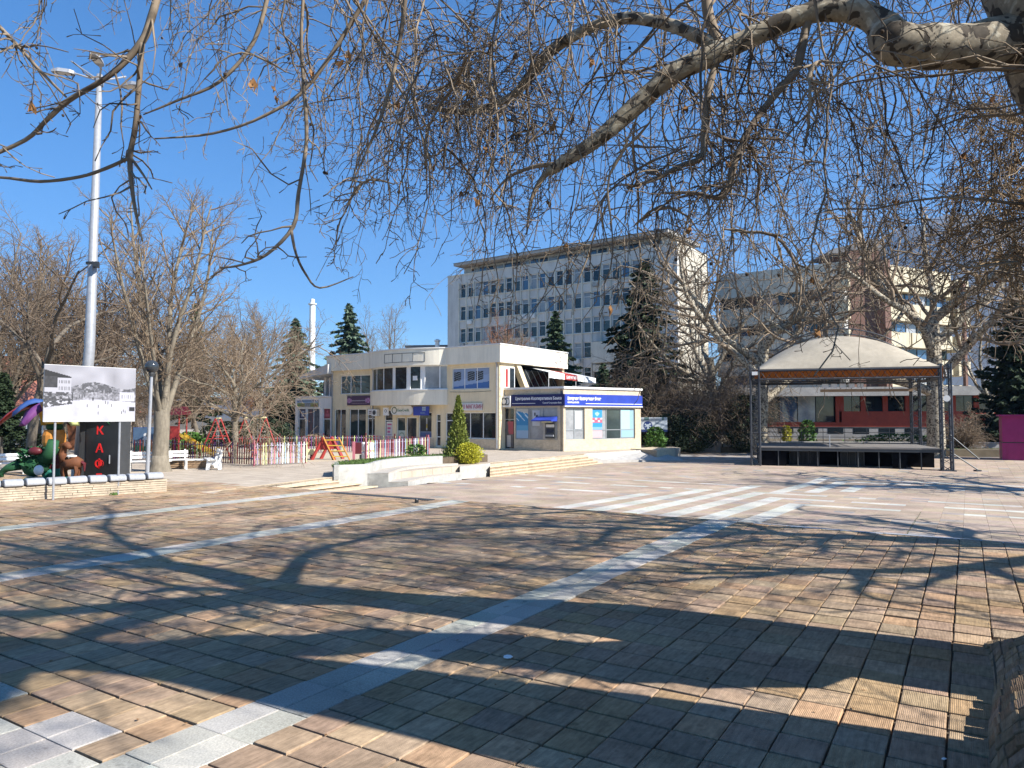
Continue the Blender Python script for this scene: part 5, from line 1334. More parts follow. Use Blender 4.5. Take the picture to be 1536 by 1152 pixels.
# deck, skirt, legs, barriers under it
DZ = 1.30
nb = 9
for i in range(nb):
    a, b = .15 + (wS - .3) * i / nb, .15 + (wS - .3) * (i + 1) / nb - .012
    for j in range(4):
        d0, d1 = -.1 + (DEP - .2) * j / 4, -.1 + (DEP - .2) * (j + 1) / 4 - .012
        m = MB(); SFc.box(m, a, b, gz + DZ - .07, gz + DZ, -d1, -d0); m.build('deck_panel', M['greywood'], stage)
m = MB(); SFc.box(m, .15, wS - .15, gz + DZ - .24, gz + DZ - .072, .02, .07); m.build('deck_rim', M['darkgrey'], stage)
for i in range(nb + 1):
    for j, d in enumerate((.05, 2.5, 5, 7.2)):
        m = MB(); s_ = min(wS - .2, .2 + (wS - .4) * i / nb); m.bar(S(s_, d, 0), S(s_, d, DZ - .07), .035, 5); m.build('deck_leg', M['darkgrey'], stage)
for q in ((.2, wS * .17, gz + .05, gz + DZ - .25, -.12, -.08), (wS * .73, wS * .80, gz + .1, gz + DZ - .25, -.16, -.1), (.2, .26, gz, gz + DZ - .25, -DEP + .3, -.13)):
    m = MB(); SFc.box(m, *q); m.build('skirt', M['skirtblack'], stage)
m = MB(); SFc.box(m, .3, wS - .3, gz + .05, gz + DZ - .3, -1.7, -1.66); m.build('skirt', M['skirtblack'], stage)  # sheet added behind the barriers to darken the space under the deck
for q, (a, b) in enumerate(((.19, .36), (.47, .60))):
    for k in range(3):
        s0, s1 = wS * a + (b - a) * wS * k / 3, wS * a + (b - a) * wS * (k + 1) / 3 - .08
        t = thing('crowd_barrier', 'dark crowd barrier stored under the stage, %s of the %s stack' % (('leftmost', 'middle', 'rightmost')[k], ('left', 'right')[q]), 'barrier', S((s0 + s1) / 2, .7, 0), group='crowd barriers stored under the stage')
        m = MB(); m.bar(S(s0, .7, .15), S(s1, .7, .15), .022, 4); m.bar(S(s0, .7, 1.0), S(s1, .7, 1.0), .022, 4); m.bar(S(s0, .7, .0), S(s0, .7, 1.0), .022, 4); m.bar(S(s1, .7, 0), S(s1, .7, 1.0), .022, 4); m.build('frame', M['darkgrey'], t)
        m = MB()
        for i in range(1, 7): s_ = s0 + (s1 - s0) * i / 7; m.bar(S(s_, .7, .15), S(s_, .7, 1.0), .012, 3)
        m.build('bars', M['darkgrey'], t)
# rails at the back and right of the deck
m = MB()
for z in (.45, .78, 1.1): m.bar(S(.3, DEP - .3, DZ + z - (.0)), S(wS - .3, DEP - .3, DZ + z), .02, 4)
for i in range(8): s_ = .4 + (wS - .8) * i / 7; m.bar(S(s_, DEP - .3, DZ), S(s_, DEP - .3, DZ + 1.1), .022, 4)
m.build('back_rail', M['truss'], stage)
m = MB(); m.bar(S(wS * .41, .5, DZ), S(wS * .41, .5, DZ + .75), .03, 5); m.build('post', M['steel'], stage)
# light boxes, beam and lamp hanging in the opening
for i in range(5):
    s_ = wS * (.395 + i * .047); t = thing('stage_light', '%s small white box lamp under the front of the stage roof' % ('leftmost', 'second from left', 'middle', 'second from right', 'rightmost')[i], 'stage lamp', S(s_, .9, HT - 1.05), group='box lamps under the stage roof')
    m = MB(); m.box(S(s_, .9, HT - 1.05), (.34, .25, .26), math.atan2(SFc.d[1], SFc.d[0])); m.build('housing', M['whitewall'], t)
    m = MB(); m.bar(S(s_, .9, HT - .92), S(s_, .9, HT - .6), .02, 4); m.build('bracket', M['darkgrey'], t)
m = MB(); SFc.box(m, wS * .37, wS * .86, gz + HT - 1.42, gz + HT - 1.25, -1.2, -1.05); m.build('beam', M['wood'], stage)
for k in (.4, .62, .84):
    m = MB(); m.bar(S(wS * k, 1.12, HT - 1.25), S(wS * k, 1.12, HT - .5), .015, 4); m.build('beam_hanger', M['darkgrey'], stage)
fl_ = thing('flood_light', 'round white floodlight on the right stage tower', 'floodlight', S(wS - .05, -.35, HT - 1.9))
m = MB(); c = S(wS - .05, -.40, HT - 1.9); m.tube([c, (c[0] + SFc.n[0] * .12, c[1] + SFc.n[1] * .12, c[2])], [.1, .19], 12); m.build('housing', M['whitewall'], fl_)
m = MB(); m.bar(S(wS - .05, -.2, HT - 1.9), S(wS - .05, -.40, HT - 1.9), .03, 5); m.build('bracket', M['darkgrey'], fl_)
fl2 = thing('flood_light', 'small white box floodlight at the top of the left stage tower', 'floodlight', S(.0, -.35, HT - .25))
m = MB(); m.box(S(.0, -.36, HT - .25), (.34, .16, .22), math.atan2(SFc.d[1], SFc.d[0])); m.build('housing', M['whitewall'], fl2)
# outriggers at the right tower
m = MB(); m.bar(S(wS + .2, 0, 2.1), S(wS + 1.7, .2, .7), .04, 5); m.bar(S(wS + .2, 0, 1.1), S(wS + 1.6, .2, .1), .04, 5); m.box(S(wS + 1.6, .2, .05), (.3, .3, .08)); m.build('outrigger', M['darkgrey'], stage)
m = MB(); m.bar(S(-.35, 0, 2.15), S(.75, .0, 2.15), .05, 5); m.build('outrigger', M['truss'], stage)
# magenta container at the right edge
cp = G(1504, 692, -.75)
ct = thing('container', 'dark magenta metal kiosk at the right edge beside the stage', 'kiosk', (cp[0], cp[1], -.75))
fc = Face(cp, (.86, -.5), (-.5, -1)); zt = P(1504, 622, cp[1])[2]
m = MB(); fc.box(m, 0, 4, -.75, .55, -3, 0); m.build('body', M['magenta'], ct)
m = MB(); fc.box(m, 0.02, 4, .62, zt - .12, -3, .02); m.build('shutter', M['magenta'], ct)
m = MB(); fc.box(m, -.15, 4.2, zt - .118, zt, -3.1, .25); m.build('roof', M['magenta'], ct)
m = MB(); fc.box(m, .05, 4, .552, .618, -2.9, -.02); m.build('gap_rail', M['black'], ct)
for i in range(5):
    m = MB(); fc.box(m, .3 + i * .75, .34 + i * .75, -.7, .5, .001, .03); m.build('rib', M['magenta'], ct)
# ================================================================== LOW WALL, BOARD, KIOSK, RIDES
WA = G(-60, 757, 0); WB = G(250, 737.5, 0)
wall = thing('stone_wall', 'low wall of thin pale stones topped with grey rounded coping blocks', 'wall', (WB[0], WB[1], 0))
FW = Face(WB, (WA[0] - WB[0], WA[1] - WB[1]), (1, -1)); LW = math.hypot(WA[0] - WB[0], WA[1] - WB[1])
m = MB(); FW.box(m, .03, LW, -.2, .405, -.42, -.03); m.build('core', M['soil'], wall)
r_ = random.Random(11)
for k in range(6):
    z0 = .0 + k * .068; s = 0
    while s < LW:
        l = r_.uniform(.45, .95); e = min(LW, s + l)
        m = MB(); FW.box(m, s + .006, e - .006, z0 + .006, z0 + .062, -.25, r_.uniform(-.02, .012) + .01); m.build('stone', M['stone'], wall); s = e
    m = MB(); FW.box(m, -.002 + r_.uniform(-.02, 0), .028, z0 + .006, z0 + .062, -.44, -.02); m.build('stone', M['stone'], wall)
i = 0; s = .1
cope = None
rzw = math.atan2(FW.right[1], FW.right[0])
cm = MB(); prof = [(-.26, 0), (.26, 0), (.28, .07), (.24, .15), (.12, .2), (-.12, .2), (-.24, .15), (-.28, .07)]
vs = [(x, y, z) for x in (-.23, .23) for y, z in prof]; cm.add(vs, [tuple(range(7, -1, -1)), tuple(range(8, 16))] + [(a, (a + 1) % 8, 8 + (a + 1) % 8, 8 + a) for a in range(8)])
cme = cm.mesh('coping_block', M['coping'], bevel=.02)
while s < LW:
    p = FW.P(s + .25, .415, -.2); b_ = BASE[wall.name]
    link('coping_block', cme, wall, (p[0] - b_[0], p[1] - b_[1], p[2] + r_.uniform(-.008, .008)), (r_.uniform(-.03, .03), r_.uniform(-.02, .02), rzw + r_.uniform(-.04, .04))); s += .535
grass_tufts('weed_tuft', [(*FW.P(1.55, 0, .1)[:2], 0)], 30, .12, .12, 'small green weed at the foot of the stone wall', M['leafgreen'])
# photo board
b0, b1 = G(79.5, 750, 0), G(177, 742, 0)
bd_ = thing('photo_board', 'large board with an old black and white photograph of a town square', 'billboard', (b0[0], b0[1], 0))
FP = Face(b0, (b1[0] - b0[0], b1[1] - b0[1]), (1, -1)); ang = None
sa, sb = FP.s_at(64), FP.s_at(201.5); z0 = FP.z_at(FP.s_at(120), 632.5); z1 = FP.z_at(FP.s_at(120), 549)
m = MB(); FP.box(m, sa, sb, z0, z1, .03, .06); m.build('panel', M['white'], bd_)
for p in (b0, b1):
    m = MB(); m.bar((p[0], p[1], -.02), (p[0], p[1], z1 - .1), .032, 8); m.build('post', M['steel'], bd_)
pr = np.random.default_rng(4)
H_, W_ = 90, 140; im = np.zeros((H_, W_, 3)); yy, xx = np.meshgrid(np.linspace(0, 1, H_), np.linspace(0, 1, W_), indexing='ij')
def nz2(s): 
    a = pr.random((int(H_ / s) + 2, int(W_ / s) + 2)); iy = np.linspace(0, a.shape[0] - 1.01, H_); ix = np.linspace(0, a.shape[1] - 1.01, W_); y0 = iy.astype(int); x0 = ix.astype(int); fy = (iy - y0)[:, None]; fx = (ix - x0)[None]
    return (a[y0][:, x0] * (1 - fy) * (1 - fx) + a[y0][:, x0 + 1] * (1 - fy) * fx + a[y0 + 1][:, x0] * fy * (1 - fx) + a[y0 + 1][:, x0 + 1] * fy * fx)
g = .62 + .0 * xx; g = np.where(yy > .6, .40 + .30 * nz2(18) * (1 - .9 * np.abs(xx - .62)) * (1.4 - yy * .6), g)                  # cloudy sky
sq = yy < .40 - .10 * np.abs(xx - .55); g = np.where(sq, .60 + .16 * nz2(12) + .05 * nz2(3), g)                                       # bright square
town = (yy <= .66 - .06 * np.sin(xx * 9)) & ~sq; g = np.where(town, .16 + .62 * nz2(5) * nz2(2) + .12 * nz2(1), g)
g = np.where(town & (xx > .28) & (yy > .52) & (nz2(3) > .45), .13 + .1 * nz2(2), g)
def rect(x0, x1, y0, y1, v): 
    global g
    g = np.where((xx > x0) & (xx < x1) & (yy > y0) & (yy < y1), v, g)
rect(0, .28, .5, .78, .62); g = np.where((xx < .28) & (yy > .78 - 0 * xx) & (yy < .92 - .42 * xx), .05, g); g = np.where((xx < .13) & (yy > .60) & (yy < .8), .06 + .06 * nz2(3), g)
for k in range(7):
    rect(.15 + k * .018, .158 + k * .018, .68, .74, .2); rect(.15 + k * .018, .158 + k * .018, .56, .62, .25)
g = np.where((xx < .30) & (yy < .52) & (yy > .24 + .25 * xx) & (nz2(3) > .4), .07 + .12 * nz2(2), g)
rect(.82, .99, .38, .55, .75)
for k in range(6): rect(.84 + k * .024, .85 + k * .024, .42, .5, .4)
rect(.93, 1, .18, .26, .06)
for (x, y) in [(.45, .25), (.57, .24), (.57, .12), (.36, .42), (.39, .41), (.42, .43), (.33, .38), (.65, .32), (.68, .31), (.72, .26), (.84, .13), (.86, .16), (.88, .14), (.51, .38)]: rect(x, x + .008, y, y + .055, .08)
g = g ** 1.25 * .62
im = np.stack([g * .97, g * .96, g * 1.06], -1)
a = FP.P(sa, z0 + .01, .064); b = FP.P(sb, z0 + .01, .064); printed('photograph', im, a, (b[0] - a[0], b[1] - a[1], 0), (0, 0, z1 - z0 - .02), bd_)
# black coffee kiosk
k0 = P(118, 700, 26)[:2]; k1 = P(177, 700, 25.9)[:2]; k2 = P(195, 700, 26.9)[:2]
ks = thing('coffee_kiosk', 'tall black coffee machine booth with red letters КАФЕ behind the wall', 'kiosk', (k0[0], k0[1], 0))
FK = Face(k0, (k1[0] - k0[0], k1[1] - k0[1]), (0, -1)); wK = math.hypot(k1[0] - k0[0], k1[1] - k0[1]); FK2 = Face(k1, (k2[0] - k1[0], k2[1] - k1[1]), (1, -1)); wK2 = math.hypot(k2[0] - k1[0], k2[1] - k1[1])
kb_ = (k0[0] + k2[0] - k1[0], k0[1] + k2[1] - k1[1])
m = MB(); m.prism([k0, k1, k2, kb_], 0.0, 2.95); m.build('body', M['darkgrey'], ks)
m = MB(); FK.box(m, .27, wK - .02, .1, 2.85, .003, .03); m.build('front_panel', M['black'], ks)
m = MB(); FK2.box(m, .06, wK2 - .06, .1, 2.85, .003, .025); m.build('side_door', M['darkgrey'], ks)
m = MB(); m.prism([(p[0] + q[0], p[1] + q[1]) for p, q in zip((k0, k1, k2, kb_), ((-.06, -.06), (.06, -.08), (.08, .05), (-.05, .06)))], 2.953, 3.08); m.build('roof', M['black'], ks)
m = MB(); m.bar(FK.P(wK * .80, .75, .05), FK.P(wK * .80, 1.05, .05), .02, 5); m.build('handle', M['steel'], ks)
for ch_, py in (('К', 646), ('А', 673), ('Ф', 696.5), ('Е', 718)):
    z_ = FK.z_at(FK.s_at(152), py); put_text(ch_, .43, FK, FK.s_at(152), z_ , .033, M['redletter'], ks, bold=.006, stretch=1.0)
# lamp mast
mp_ = P(131, 640, 28)
mast = thing('lamp_mast', 'very tall grey steel lamp mast with four arms at its top', 'lamp post', (mp_[0], 28, 0))
top = P(149.5, 112, 28); bx = mp_[0] - .05
m = MB(); m.tube([(bx - .25, 28, 0), (bx + .06, 28, 5), (top[0], 28, top[2])], [.225, .19, .105], 14); m.build('pole', M['steel'], mast, smooth=True)
m = MB(); m.lathe([(.3, 0), (.3, .06), (.24, .08), (.24, .5), (.2, .55)], (bx - .25, 28, 0), 12); m.build('base', M['steel'], mast)
def lamp_head(p, d, parent, arm_from):
    arm = MB(); arm.bar(arm_from, p, .035, 6); o = arm.build('arm', M['steel'], parent)
    m = MB(); d = Vector(d).normalized(); s_ = Vector((-d.y, d.x, 0)); p = Vector(p); up = Vector((0, 0, 1))
    pts = []
    for t, w_, h in ((0, .09, .07), (.15, .16, .1), (.55, .19, .11), (.8, .10, .05)):
        c = p + d * t; pts.append([c - s_ * w_ - up * .05, c + s_ * w_ - up * .05, c + s_ * w_ * .7 + up * h, c - s_ * w_ * .7 + up * h])
    vs = [q for r in pts for q in r]; fs = [(3, 2, 1, 0), (12, 13, 14, 15)] + [(i * 4 + j, i * 4 + (j + 1) % 4, i * 4 + 4 + (j + 1) % 4, i * 4 + 4 + j) for i in range(3) for j in range(4)]
    m.add(vs, fs); m.build('lamp_head', M['steel'], o)
    l = MB(); c = p + d * .36; l.box((c.x, c.y, c.z - .058), (.42, .26, .014), math.atan2(d.y, d.x)); l.build('lens', M['whitewall'], o)
hub = (top[0], 28, top[2] - .25)
m = MB(); m.lathe([(.14, -.2), (.16, -.1), (.16, .1), (.1, .2)], hub, 10); m.build('hub', M['steel'], mast)
lamp_head(P(112, 110, 27.7), (-1, -.2, .02), mast, hub); lamp_head(P(184, 130, 27.6), (1, -.3, -.02), mast, hub); lamp_head(P(152, 98, 26.6), (.15, -1, .1), mast, hub)
m = MB(); m.bar(hub, P(107, 92, 29), .035, 6); m.build('arm', M['steel'], mast); m = MB(); m.bar(hub, P(189, 115, 28.8), .035, 6); m.build('arm', M['steel'], mast)
cmr = thing('camera_box', 'small black camera box clamped halfway up the lamp mast', 'camera', P(143, 397, 27.8))
c = P(144, 397, 27.75); m = MB(); m.box(c, (.22, .3, .2), .4); m.build('housing', M['black'], cmr); m = MB(); c2 = P(134, 394, 27.85); m.tube([(c2[0] - .0, 27.99, c2[2] - .04), (c2[0], 27.99, c2[2] + .04)], .2, 10); m.bar((c2[0], 27.9, c2[2]), c, .02, 4); m.build('clamp', M['black'], cmr)
# small globe street lamp
lp_ = P(222, 640, 26.6)
sl = thing('street_lamp', 'slim grey park lamp with a round dark globe beside the tree', 'street lamp', (lp_[0], 26.6, 0))
zt = P(226, 560, 26.6)[2]; m = MB(); m.tube([(lp_[0] + .0, 26.6, 0), (lp_[0] + .09, 26.6, zt)], [.075, .05], 10); m.build('pole', M['steel'], sl)
m = MB(); m.lathe([(.2, 0), (.2, .3), (.12, .36)], (lp_[0], 26.6, 0), 10); m.build('base', M['darkgrey'], sl)
m = MB(); m.lathe([(.09, -.1), (.12, 0), (.1, .04)], (lp_[0] + .09, 26.6, zt), 10); m.build('collar', M['darkgrey'], sl)
m = MB(); m.ball((lp_[0] + .09, 26.6, zt + .24), .24, n=14, m=10); m.build('globe', glass_mat('smoked_globe', (.03, .035, .04), .1), sl, smooth=True)
# coloured palm ride
pp = P(80, 700, 25.4)
palm = thing('palm_ride', 'colourful plastic palm tree with yellow, green and orange trunk rings', 'ride', (pp[0], 25.4, 0))
segs_ = [(0.0, .30, 'lime', .42), (.30, .62, 'teal', .34), (.62, 1.15, 'maroon', .35), (1.15, 1.32, 'green', .30), (1.32, 1.95, 'orange', .36), (1.95, 2.15, 'green', .26), (2.15, 2.6, 'yellow', .32), (2.6, 2.75, 'green', .26), (2.75, 3.1, 'orange', .3)]
for z0_, z1_, c, r in segs_:
    m = MB(); h = z1_ - z0_; m.lathe([(r * .82, z0_), (r, z0_ + h * .3), (r, z0_ + h * .7), (r * .82, z1_ - .003)], (pp[0], 25.4, 0), 14); m.build('trunk_ring', M[c], palm, smooth=False)
lc = ['yellow', 'green', 'red', 'blue', 'purple', 'orange', 'lime', 'blue', 'green', 'yellow', 'maroon']
for i, c in enumerate(lc):
    a = 2.2 + i * 6.28 / len(lc); L_ = 1.25 + .2 * (i % 3); m = MB(); rows_ = []
    for k in range(7):
        t = k / 6; x = pp[0] + math.cos(a) * L_ * 1.1 * t; y = 25.4 + math.sin(a) * L_ * t * .8; z = 2.62 + .30 * math.sin(t * 3.0) - .42 * t * t + (.22 if i % 2 else -.10) * t
        w_ = .14 + .24 * math.sin(min(1, t * 1.05) * math.pi) ; sxn, syn = -math.sin(a), math.cos(a)
        rows_.append([(x - sxn * w_, y - syn * w_, z - .05), (x, y, z + .10), (x + sxn * w_, y + syn * w_, z - .05), (x, y, z - .06)])
    vs = [q for r in rows_ for q in r]; fs = [(3, 2, 1, 0), (24, 25, 26, 27)] + [(k * 4 + j, k * 4 + (j + 1) % 4, k * 4 + 4 + (j + 1) % 4, k * 4 + 4 + j) for k in range(6) for j in range(4)]
    m.add(vs, fs); m.build('frond', M[c], palm, smooth=True)
# green dragon-like bush ride and brown pony ride
gp = P(48, 700, 24.9); gr = thing('rocking_ride', 'dark green leafy dinosaur ride with a white nose left of the plastic palm', 'ride', (gp[0], 24.9, 0))
m = MB(); m.lathe([(.36, 0), (.36, .3), (.3, .36)], (gp[0] + .15, 24.9, 0), 12); m.build('base', M['teal'], gr)
q = random.Random(5); m = MB(); m.ball((gp[0] + .1, 24.9, .75), .38, (1.2, .8, .95), 12, 8, .06, q); m.build('body', M['green'], gr, smooth=True)
m = MB(); m.tube([(gp[0] + .45, 24.85, .95), (gp[0] + .7, 24.8, 1.25), (gp[0] + .8, 24.75, 1.6)], [.26, .2, .17], 10); m.build('neck', M['green'], gr, smooth=True)
m = MB(); m.tube([(gp[0] - .4, 24.9, .8), (gp[0] - .85, 24.9, .65), (gp[0] - 1.05, 24.9, .5), (gp[0] - 1.0, 24.9, .36)], [.2, .12, .09, .06], 8); m.build('tail', M['green'], gr, smooth=True)
m = MB(); m.ball((gp[0] + .52, 24.45, .62), .16, (1, .8, 1.1), 10, 6); m.build('nose', M['white'], gr, smooth=True)
m = MB(); m.ball((gp[0] + .28, 24.6, 1.25), .2, (1.2, .6, .7), 10, 6); m.build('saddle', M['maroon'], gr, smooth=True)
C = []; Dn = []
for _ in range(150):
    a, b = q.uniform(0, 6.28), q.uniform(-.9, 1.4); r = .42; C.append((gp[0] + .1 + math.cos(a) * r * 1.2 * math.cos(b), 24.9 + math.sin(a) * r * .8 * math.cos(b), .95 + r * .9 * math.sin(b))); Dn.append((math.cos(a), math.sin(a), q.uniform(.0, 1.2)))
V, Q = leaves_np(np.array(C), np.array(Dn), pr.normal(size=(150, 3)), np.full(150, .14), np.full(150, .34)); o = link('leaf_frills', np_mesh('leaf_frills', V - np.array(BASE[gr.name]), Q, M['green']), gr); o['kind'] = 'stuff'
hp = P(106, 700, 25.0); hr = thing('rocking_ride', 'brown pony ride on a small teal base between palm and kiosk', 'ride', (hp[0], 25, 0))
m = MB(); m.lathe([(.26, 0), (.24, .28), (.18, .36)], (hp[0], 25, 0), 12); m.build('base', M['teal'], hr)
m = MB(); m.tube([(hp[0] - .30, 25, .72), (hp[0] - .1, 25, .78), (hp[0] + .2, 25, .85), (hp[0] + .36, 25, .82)], [.13, .2, .22, .14], 10); m.build('body', M['brown'], hr, smooth=True)
m = MB(); m.tube([(hp[0] - .22, 25, .85), (hp[0] - .3, 25, 1.15), (hp[0] - .24, 25, 1.42), (hp[0] - .12, 24.95, 1.45), (hp[0] + .02, 24.9, 1.34)], [.15, .13, .12, .12, .07], 8); m.build('neck_and_head', M['brown'], hr, smooth=True)
for dx in (-.2, .22):
    for dy in (-.1, .1): m = MB(); m.tube([(hp[0] + dx, 25 + dy, .75), (hp[0] + dx * 1.15, 25 + dy, .52), (hp[0] + dx * .9, 25 + dy, .33)], [.08, .055, .05], 6); m.build('leg', M['brown'], hr)
m = MB(); m.tube([(hp[0] + .36, 25, .86), (hp[0] + .46, 25, .8), (hp[0] + .47, 25, .55)], [.06, .06, .02], 6); m.build('tail', M['maroon'], hr)
m = MB(); m.ball((hp[0] + .06, 24.95, 1.06), .13, (1.3, 1.1, .4), 10, 6); m.build('saddle', M['white'], hr)

# ---- white benches
def make_bench(label, loc, rz, L_=1.9):
    t = thing('park_bench', label, 'bench', loc, rz, 'white park benches in front of the playground fence')
    for i, (y, z) in enumerate(((-.22, .45), (-.08, .455), (.06, .45))):
        m = MB(); m.box((0, y, z), (L_, .12, .04)); m.build('seat_slat', M['white'], t, local=True)
    for i, (y, z) in enumerate(((.24, .62), (.30, .78))):
        m = MB(); m.box((0, y, z), (L_, .035, .12)); m.build('back_slat', M['white'], t, local=True)
    for s_ in (-1, 1):
        x = s_ * (L_ / 2 - .22); m = MB()
        prof = [(-.34, 0), (-.2, 0), (-.14, .22), (.08, .22), (.18, 0), (.34, 0), (.30, .4), (.40, .86), (.30, .9), (.18, .44), (-.30, .43)]
        vs = [(x + dx, y, z) for dx in (-.06, .06) for y, z in prof]; n = len(prof); m.add(vs, [tuple(range(n - 1, -1, -1)), tuple(range(n, 2 * n))] + [(a, (a + 1) % n, n + (a + 1) % n, n + a) for a in range(n)]); m.build('side_frame', M['white'], t, local=True)
    return t
bench = make_bench('white slatted bench left of the thick tree trunk', (*G(222, 707, 0), 0), rad(22))
dup(bench, (*G(264, 704, 0), 0), rad(30), 'white slatted bench just right of the thick tree trunk', (.55, 1, 1))
dup(bench, (*G(318, 703, 0), 0), rad(-62), 'white bench seen from its end before the coloured fence')
dup(bench, (*G(8, 711, 0), 0), rad(24), 'white bench at the far left edge behind the green ride')
t = thing('bench_planter', 'low dark slatted planter seat between two white benches', 'planter', (*G(283, 702, 0), 0), rad(12))
for k in range(4): m = MB(); m.box((0, 0, .06 + k * .085), (1.9, .5, .06)); m.build('slat', M['wood'], t, local=True)
m = MB(); m.box((0, 0, .39), (2.0, .6, .05)); m.build('seat_top', M['white'], t, local=True)

# ---- coloured picket fences
PC = ['pink', 'lightblue', 'paleyellow', 'lilac', 'lime', 'pink', 'white', 'maroon']
PBACKLIT = ['maroon', 'darkgrey', 'maroon', 'red', 'lime', 'maroon', 'purple', 'brown']  # dark paints put the backlit look of these fences into the colour
PM = {}
def picket_mesh(c, h):
    if (c, h) not in PM:
        m = MB(); w_ = .028; vs = [(-w_, -.01, 0), (w_, -.01, 0), (w_, .01, 0), (-w_, .01, 0), (-w_, -.01, h - .05), (w_, -.01, h - .05), (w_, .01, h - .05), (-w_, .01, h - .05), (0, -.01, h), (0, .01, h)]
        m.add(vs, [(3, 2, 1, 0), (0, 1, 5, 4), (2, 3, 7, 6), (1, 2, 6, 5), (3, 0, 4, 7), (4, 5, 8), (6, 7, 9), (5, 6, 9, 8), (7, 4, 8, 9)]); PM[(c, h)] = m.mesh('picket', M[c])
    return PM[(c, h)]
def picket_fence(a, b, label, cols, step=.155, h=1.08, z=.06, seed=1):
    q = random.Random(seed); L_ = math.hypot(b[0] - a[0], b[1] - a[1]); rz_ = math.atan2(b[1] - a[1], b[0] - a[0]); t = thing('picket_fence', label, 'fence', (a[0], a[1], 0), rz_)
    n = int(L_ / step)
    for i in range(n + 1): link('picket', picket_mesh(cols[(i * 3 + q.randint(0, 2)) % len(cols)], h), t, (i * L_ / n, -.03, z), (0, q.uniform(-.01, .01), 0))
    for zr in (.28, .92): m = MB(); m.box((L_ / 2, .01, z + zr), (L_, .035, .06)); m.build('rail', M['steel'], t, local=True)
    k = max(1, int(L_ / 2.4))
    for i in range(k + 1): m = MB(); m.box((i * L_ / k, .03, .64), (.06, .06, 1.3)); m.build('post', M[cols[0]], t, local=True)
    return t
picket_fence(G(381, 699.5, 0), G(459, 695, 0), 'sunlit pastel picket fence section in front of the swings', PC)
picket_fence(G(549, 693, 0), G(643, 684, 0), 'pastel picket fence behind the grass of the white tiered seat', PC, seed=2)
picket_fence(G(258, 693.5, 0), G(381, 698.5, 0), 'picket fence behind the white benches, coloured dark for shade', PBACKLIT, seed=3)
picket_fence(G(150, 690, 0), G(262, 690, 0), 'dark picket fence left of the thick tree trunk', PBACKLIT, seed=4)
picket_fence(G(352, 680, 0), G(549, 678, 0), 'long picket fence at the back of the playground, coloured dark for backlight', PBACKLIT, seed=5)
picket_fence(G(640, 683, 0), G(549, 678, 0), 'short picket fence closing the playground by the shops, coloured dark for backlight', PBACKLIT, seed=6)
# ---- playground
sp = MB(); sp.prism([G(265, 690, 0), G(380, 695, 0), G(540, 690, 0), G(630, 681, 0), G(540, 679, 0), G(355, 681, 0), G(250, 684, 0)], -.3, .006); tag(sp.build('play_sand', M['sand']), 'sandy floor of the fenced playground', kind='structure')
def swing(label, pL, pR, H_=2.35, col='red'):
    a, b = Vector((*pL, 0)), Vector((*pR, 0)); t = thing('swing', label, 'swing', a); d = (b - a).normalized(); n = Vector((-d.y, d.x, 0))
    for e in (a, b):
        for s_ in (-1, 1): m = MB(); m.bar(e + n * s_ * .85, e + Vector((0, 0, H_)), .045, 6); m.build('leg', M[col], t)
        m = MB(); m.bar(e + n * .42 + Vector((0, 0, H_ * .5)), e - n * .42 + Vector((0, 0, H_ * .5)), .03, 5); m.build('brace', M[col], t)
    m = MB(); m.bar(a + Vector((0, 0, H_)), b + Vector((0, 0, H_)), .05, 6); m.build('top_bar', M['paleyellow'], t)
    L_ = (b - a).length
    for f in (.33, .67):
        c = a + d * L_ * f; s_ = MB(); s_.box((c.x, c.y, .5), (.45, .18, .04), math.atan2(d.y, d.x)); so = s_.build('swing_seat', M['yellow'], t)
        for k in (-.2, .2): m = MB(); m.bar((c.x + d.x * k, c.y + d.y * k, .5), (c.x + d.x * k, c.y + d.y * k, H_), .012, 3); m.build('chain', M['steel'], so)
swing('red swing frame right of the smaller tree trunk', G(366, 690, 0), G(398, 686, 0))
swing('orange topped red swing frame left of the smaller tree trunk', G(322, 689, 0), G(330, 681, 0), 2.3)
tw = thing('slide_tower', 'red play tower with yellow slide behind the thick tree', 'slide', (*G(258, 686, 0), 0)); b_ = Vector((*G(258, 686, 0), 0))
for dx in (-.6, .6):
    for dy in (-.5, .5): m = MB(); m.bar(b_ + Vector((dx, dy, 0)), b_ + Vector((dx, dy, 2.5)), .05, 6); m.build('leg', M['red'], tw)
m = MB(); m.box(b_ + Vector((0, 0, 1.1)), (1.3, 1.1, .08)); m.build('platform', M['red'], tw)
m = MB(); m.box(b_ + Vector((0, -.52, 1.5)), (1.2, .05, .7)); m.box(b_ + Vector((-.62, 0, 1.5)), (.05, 1.0, .7)); m.build('side_panel', M['red'], tw)
m = MB(); p = b_ + Vector((0, 0, 2.5)); m.add([p + Vector(q_) for q_ in ((-.85, -.75, 0), (.85, -.75, 0), (.85, .75, 0), (-.85, .75, 0), (-.85, 0, .5), (.85, 0, .5))], [(3, 2, 1, 0), (0, 1, 5, 4), (2, 3, 4, 5), (1, 2, 5), (3, 0, 4)]); m.build('roof', M['maroon'], tw)
m = MB(); n_ = 8
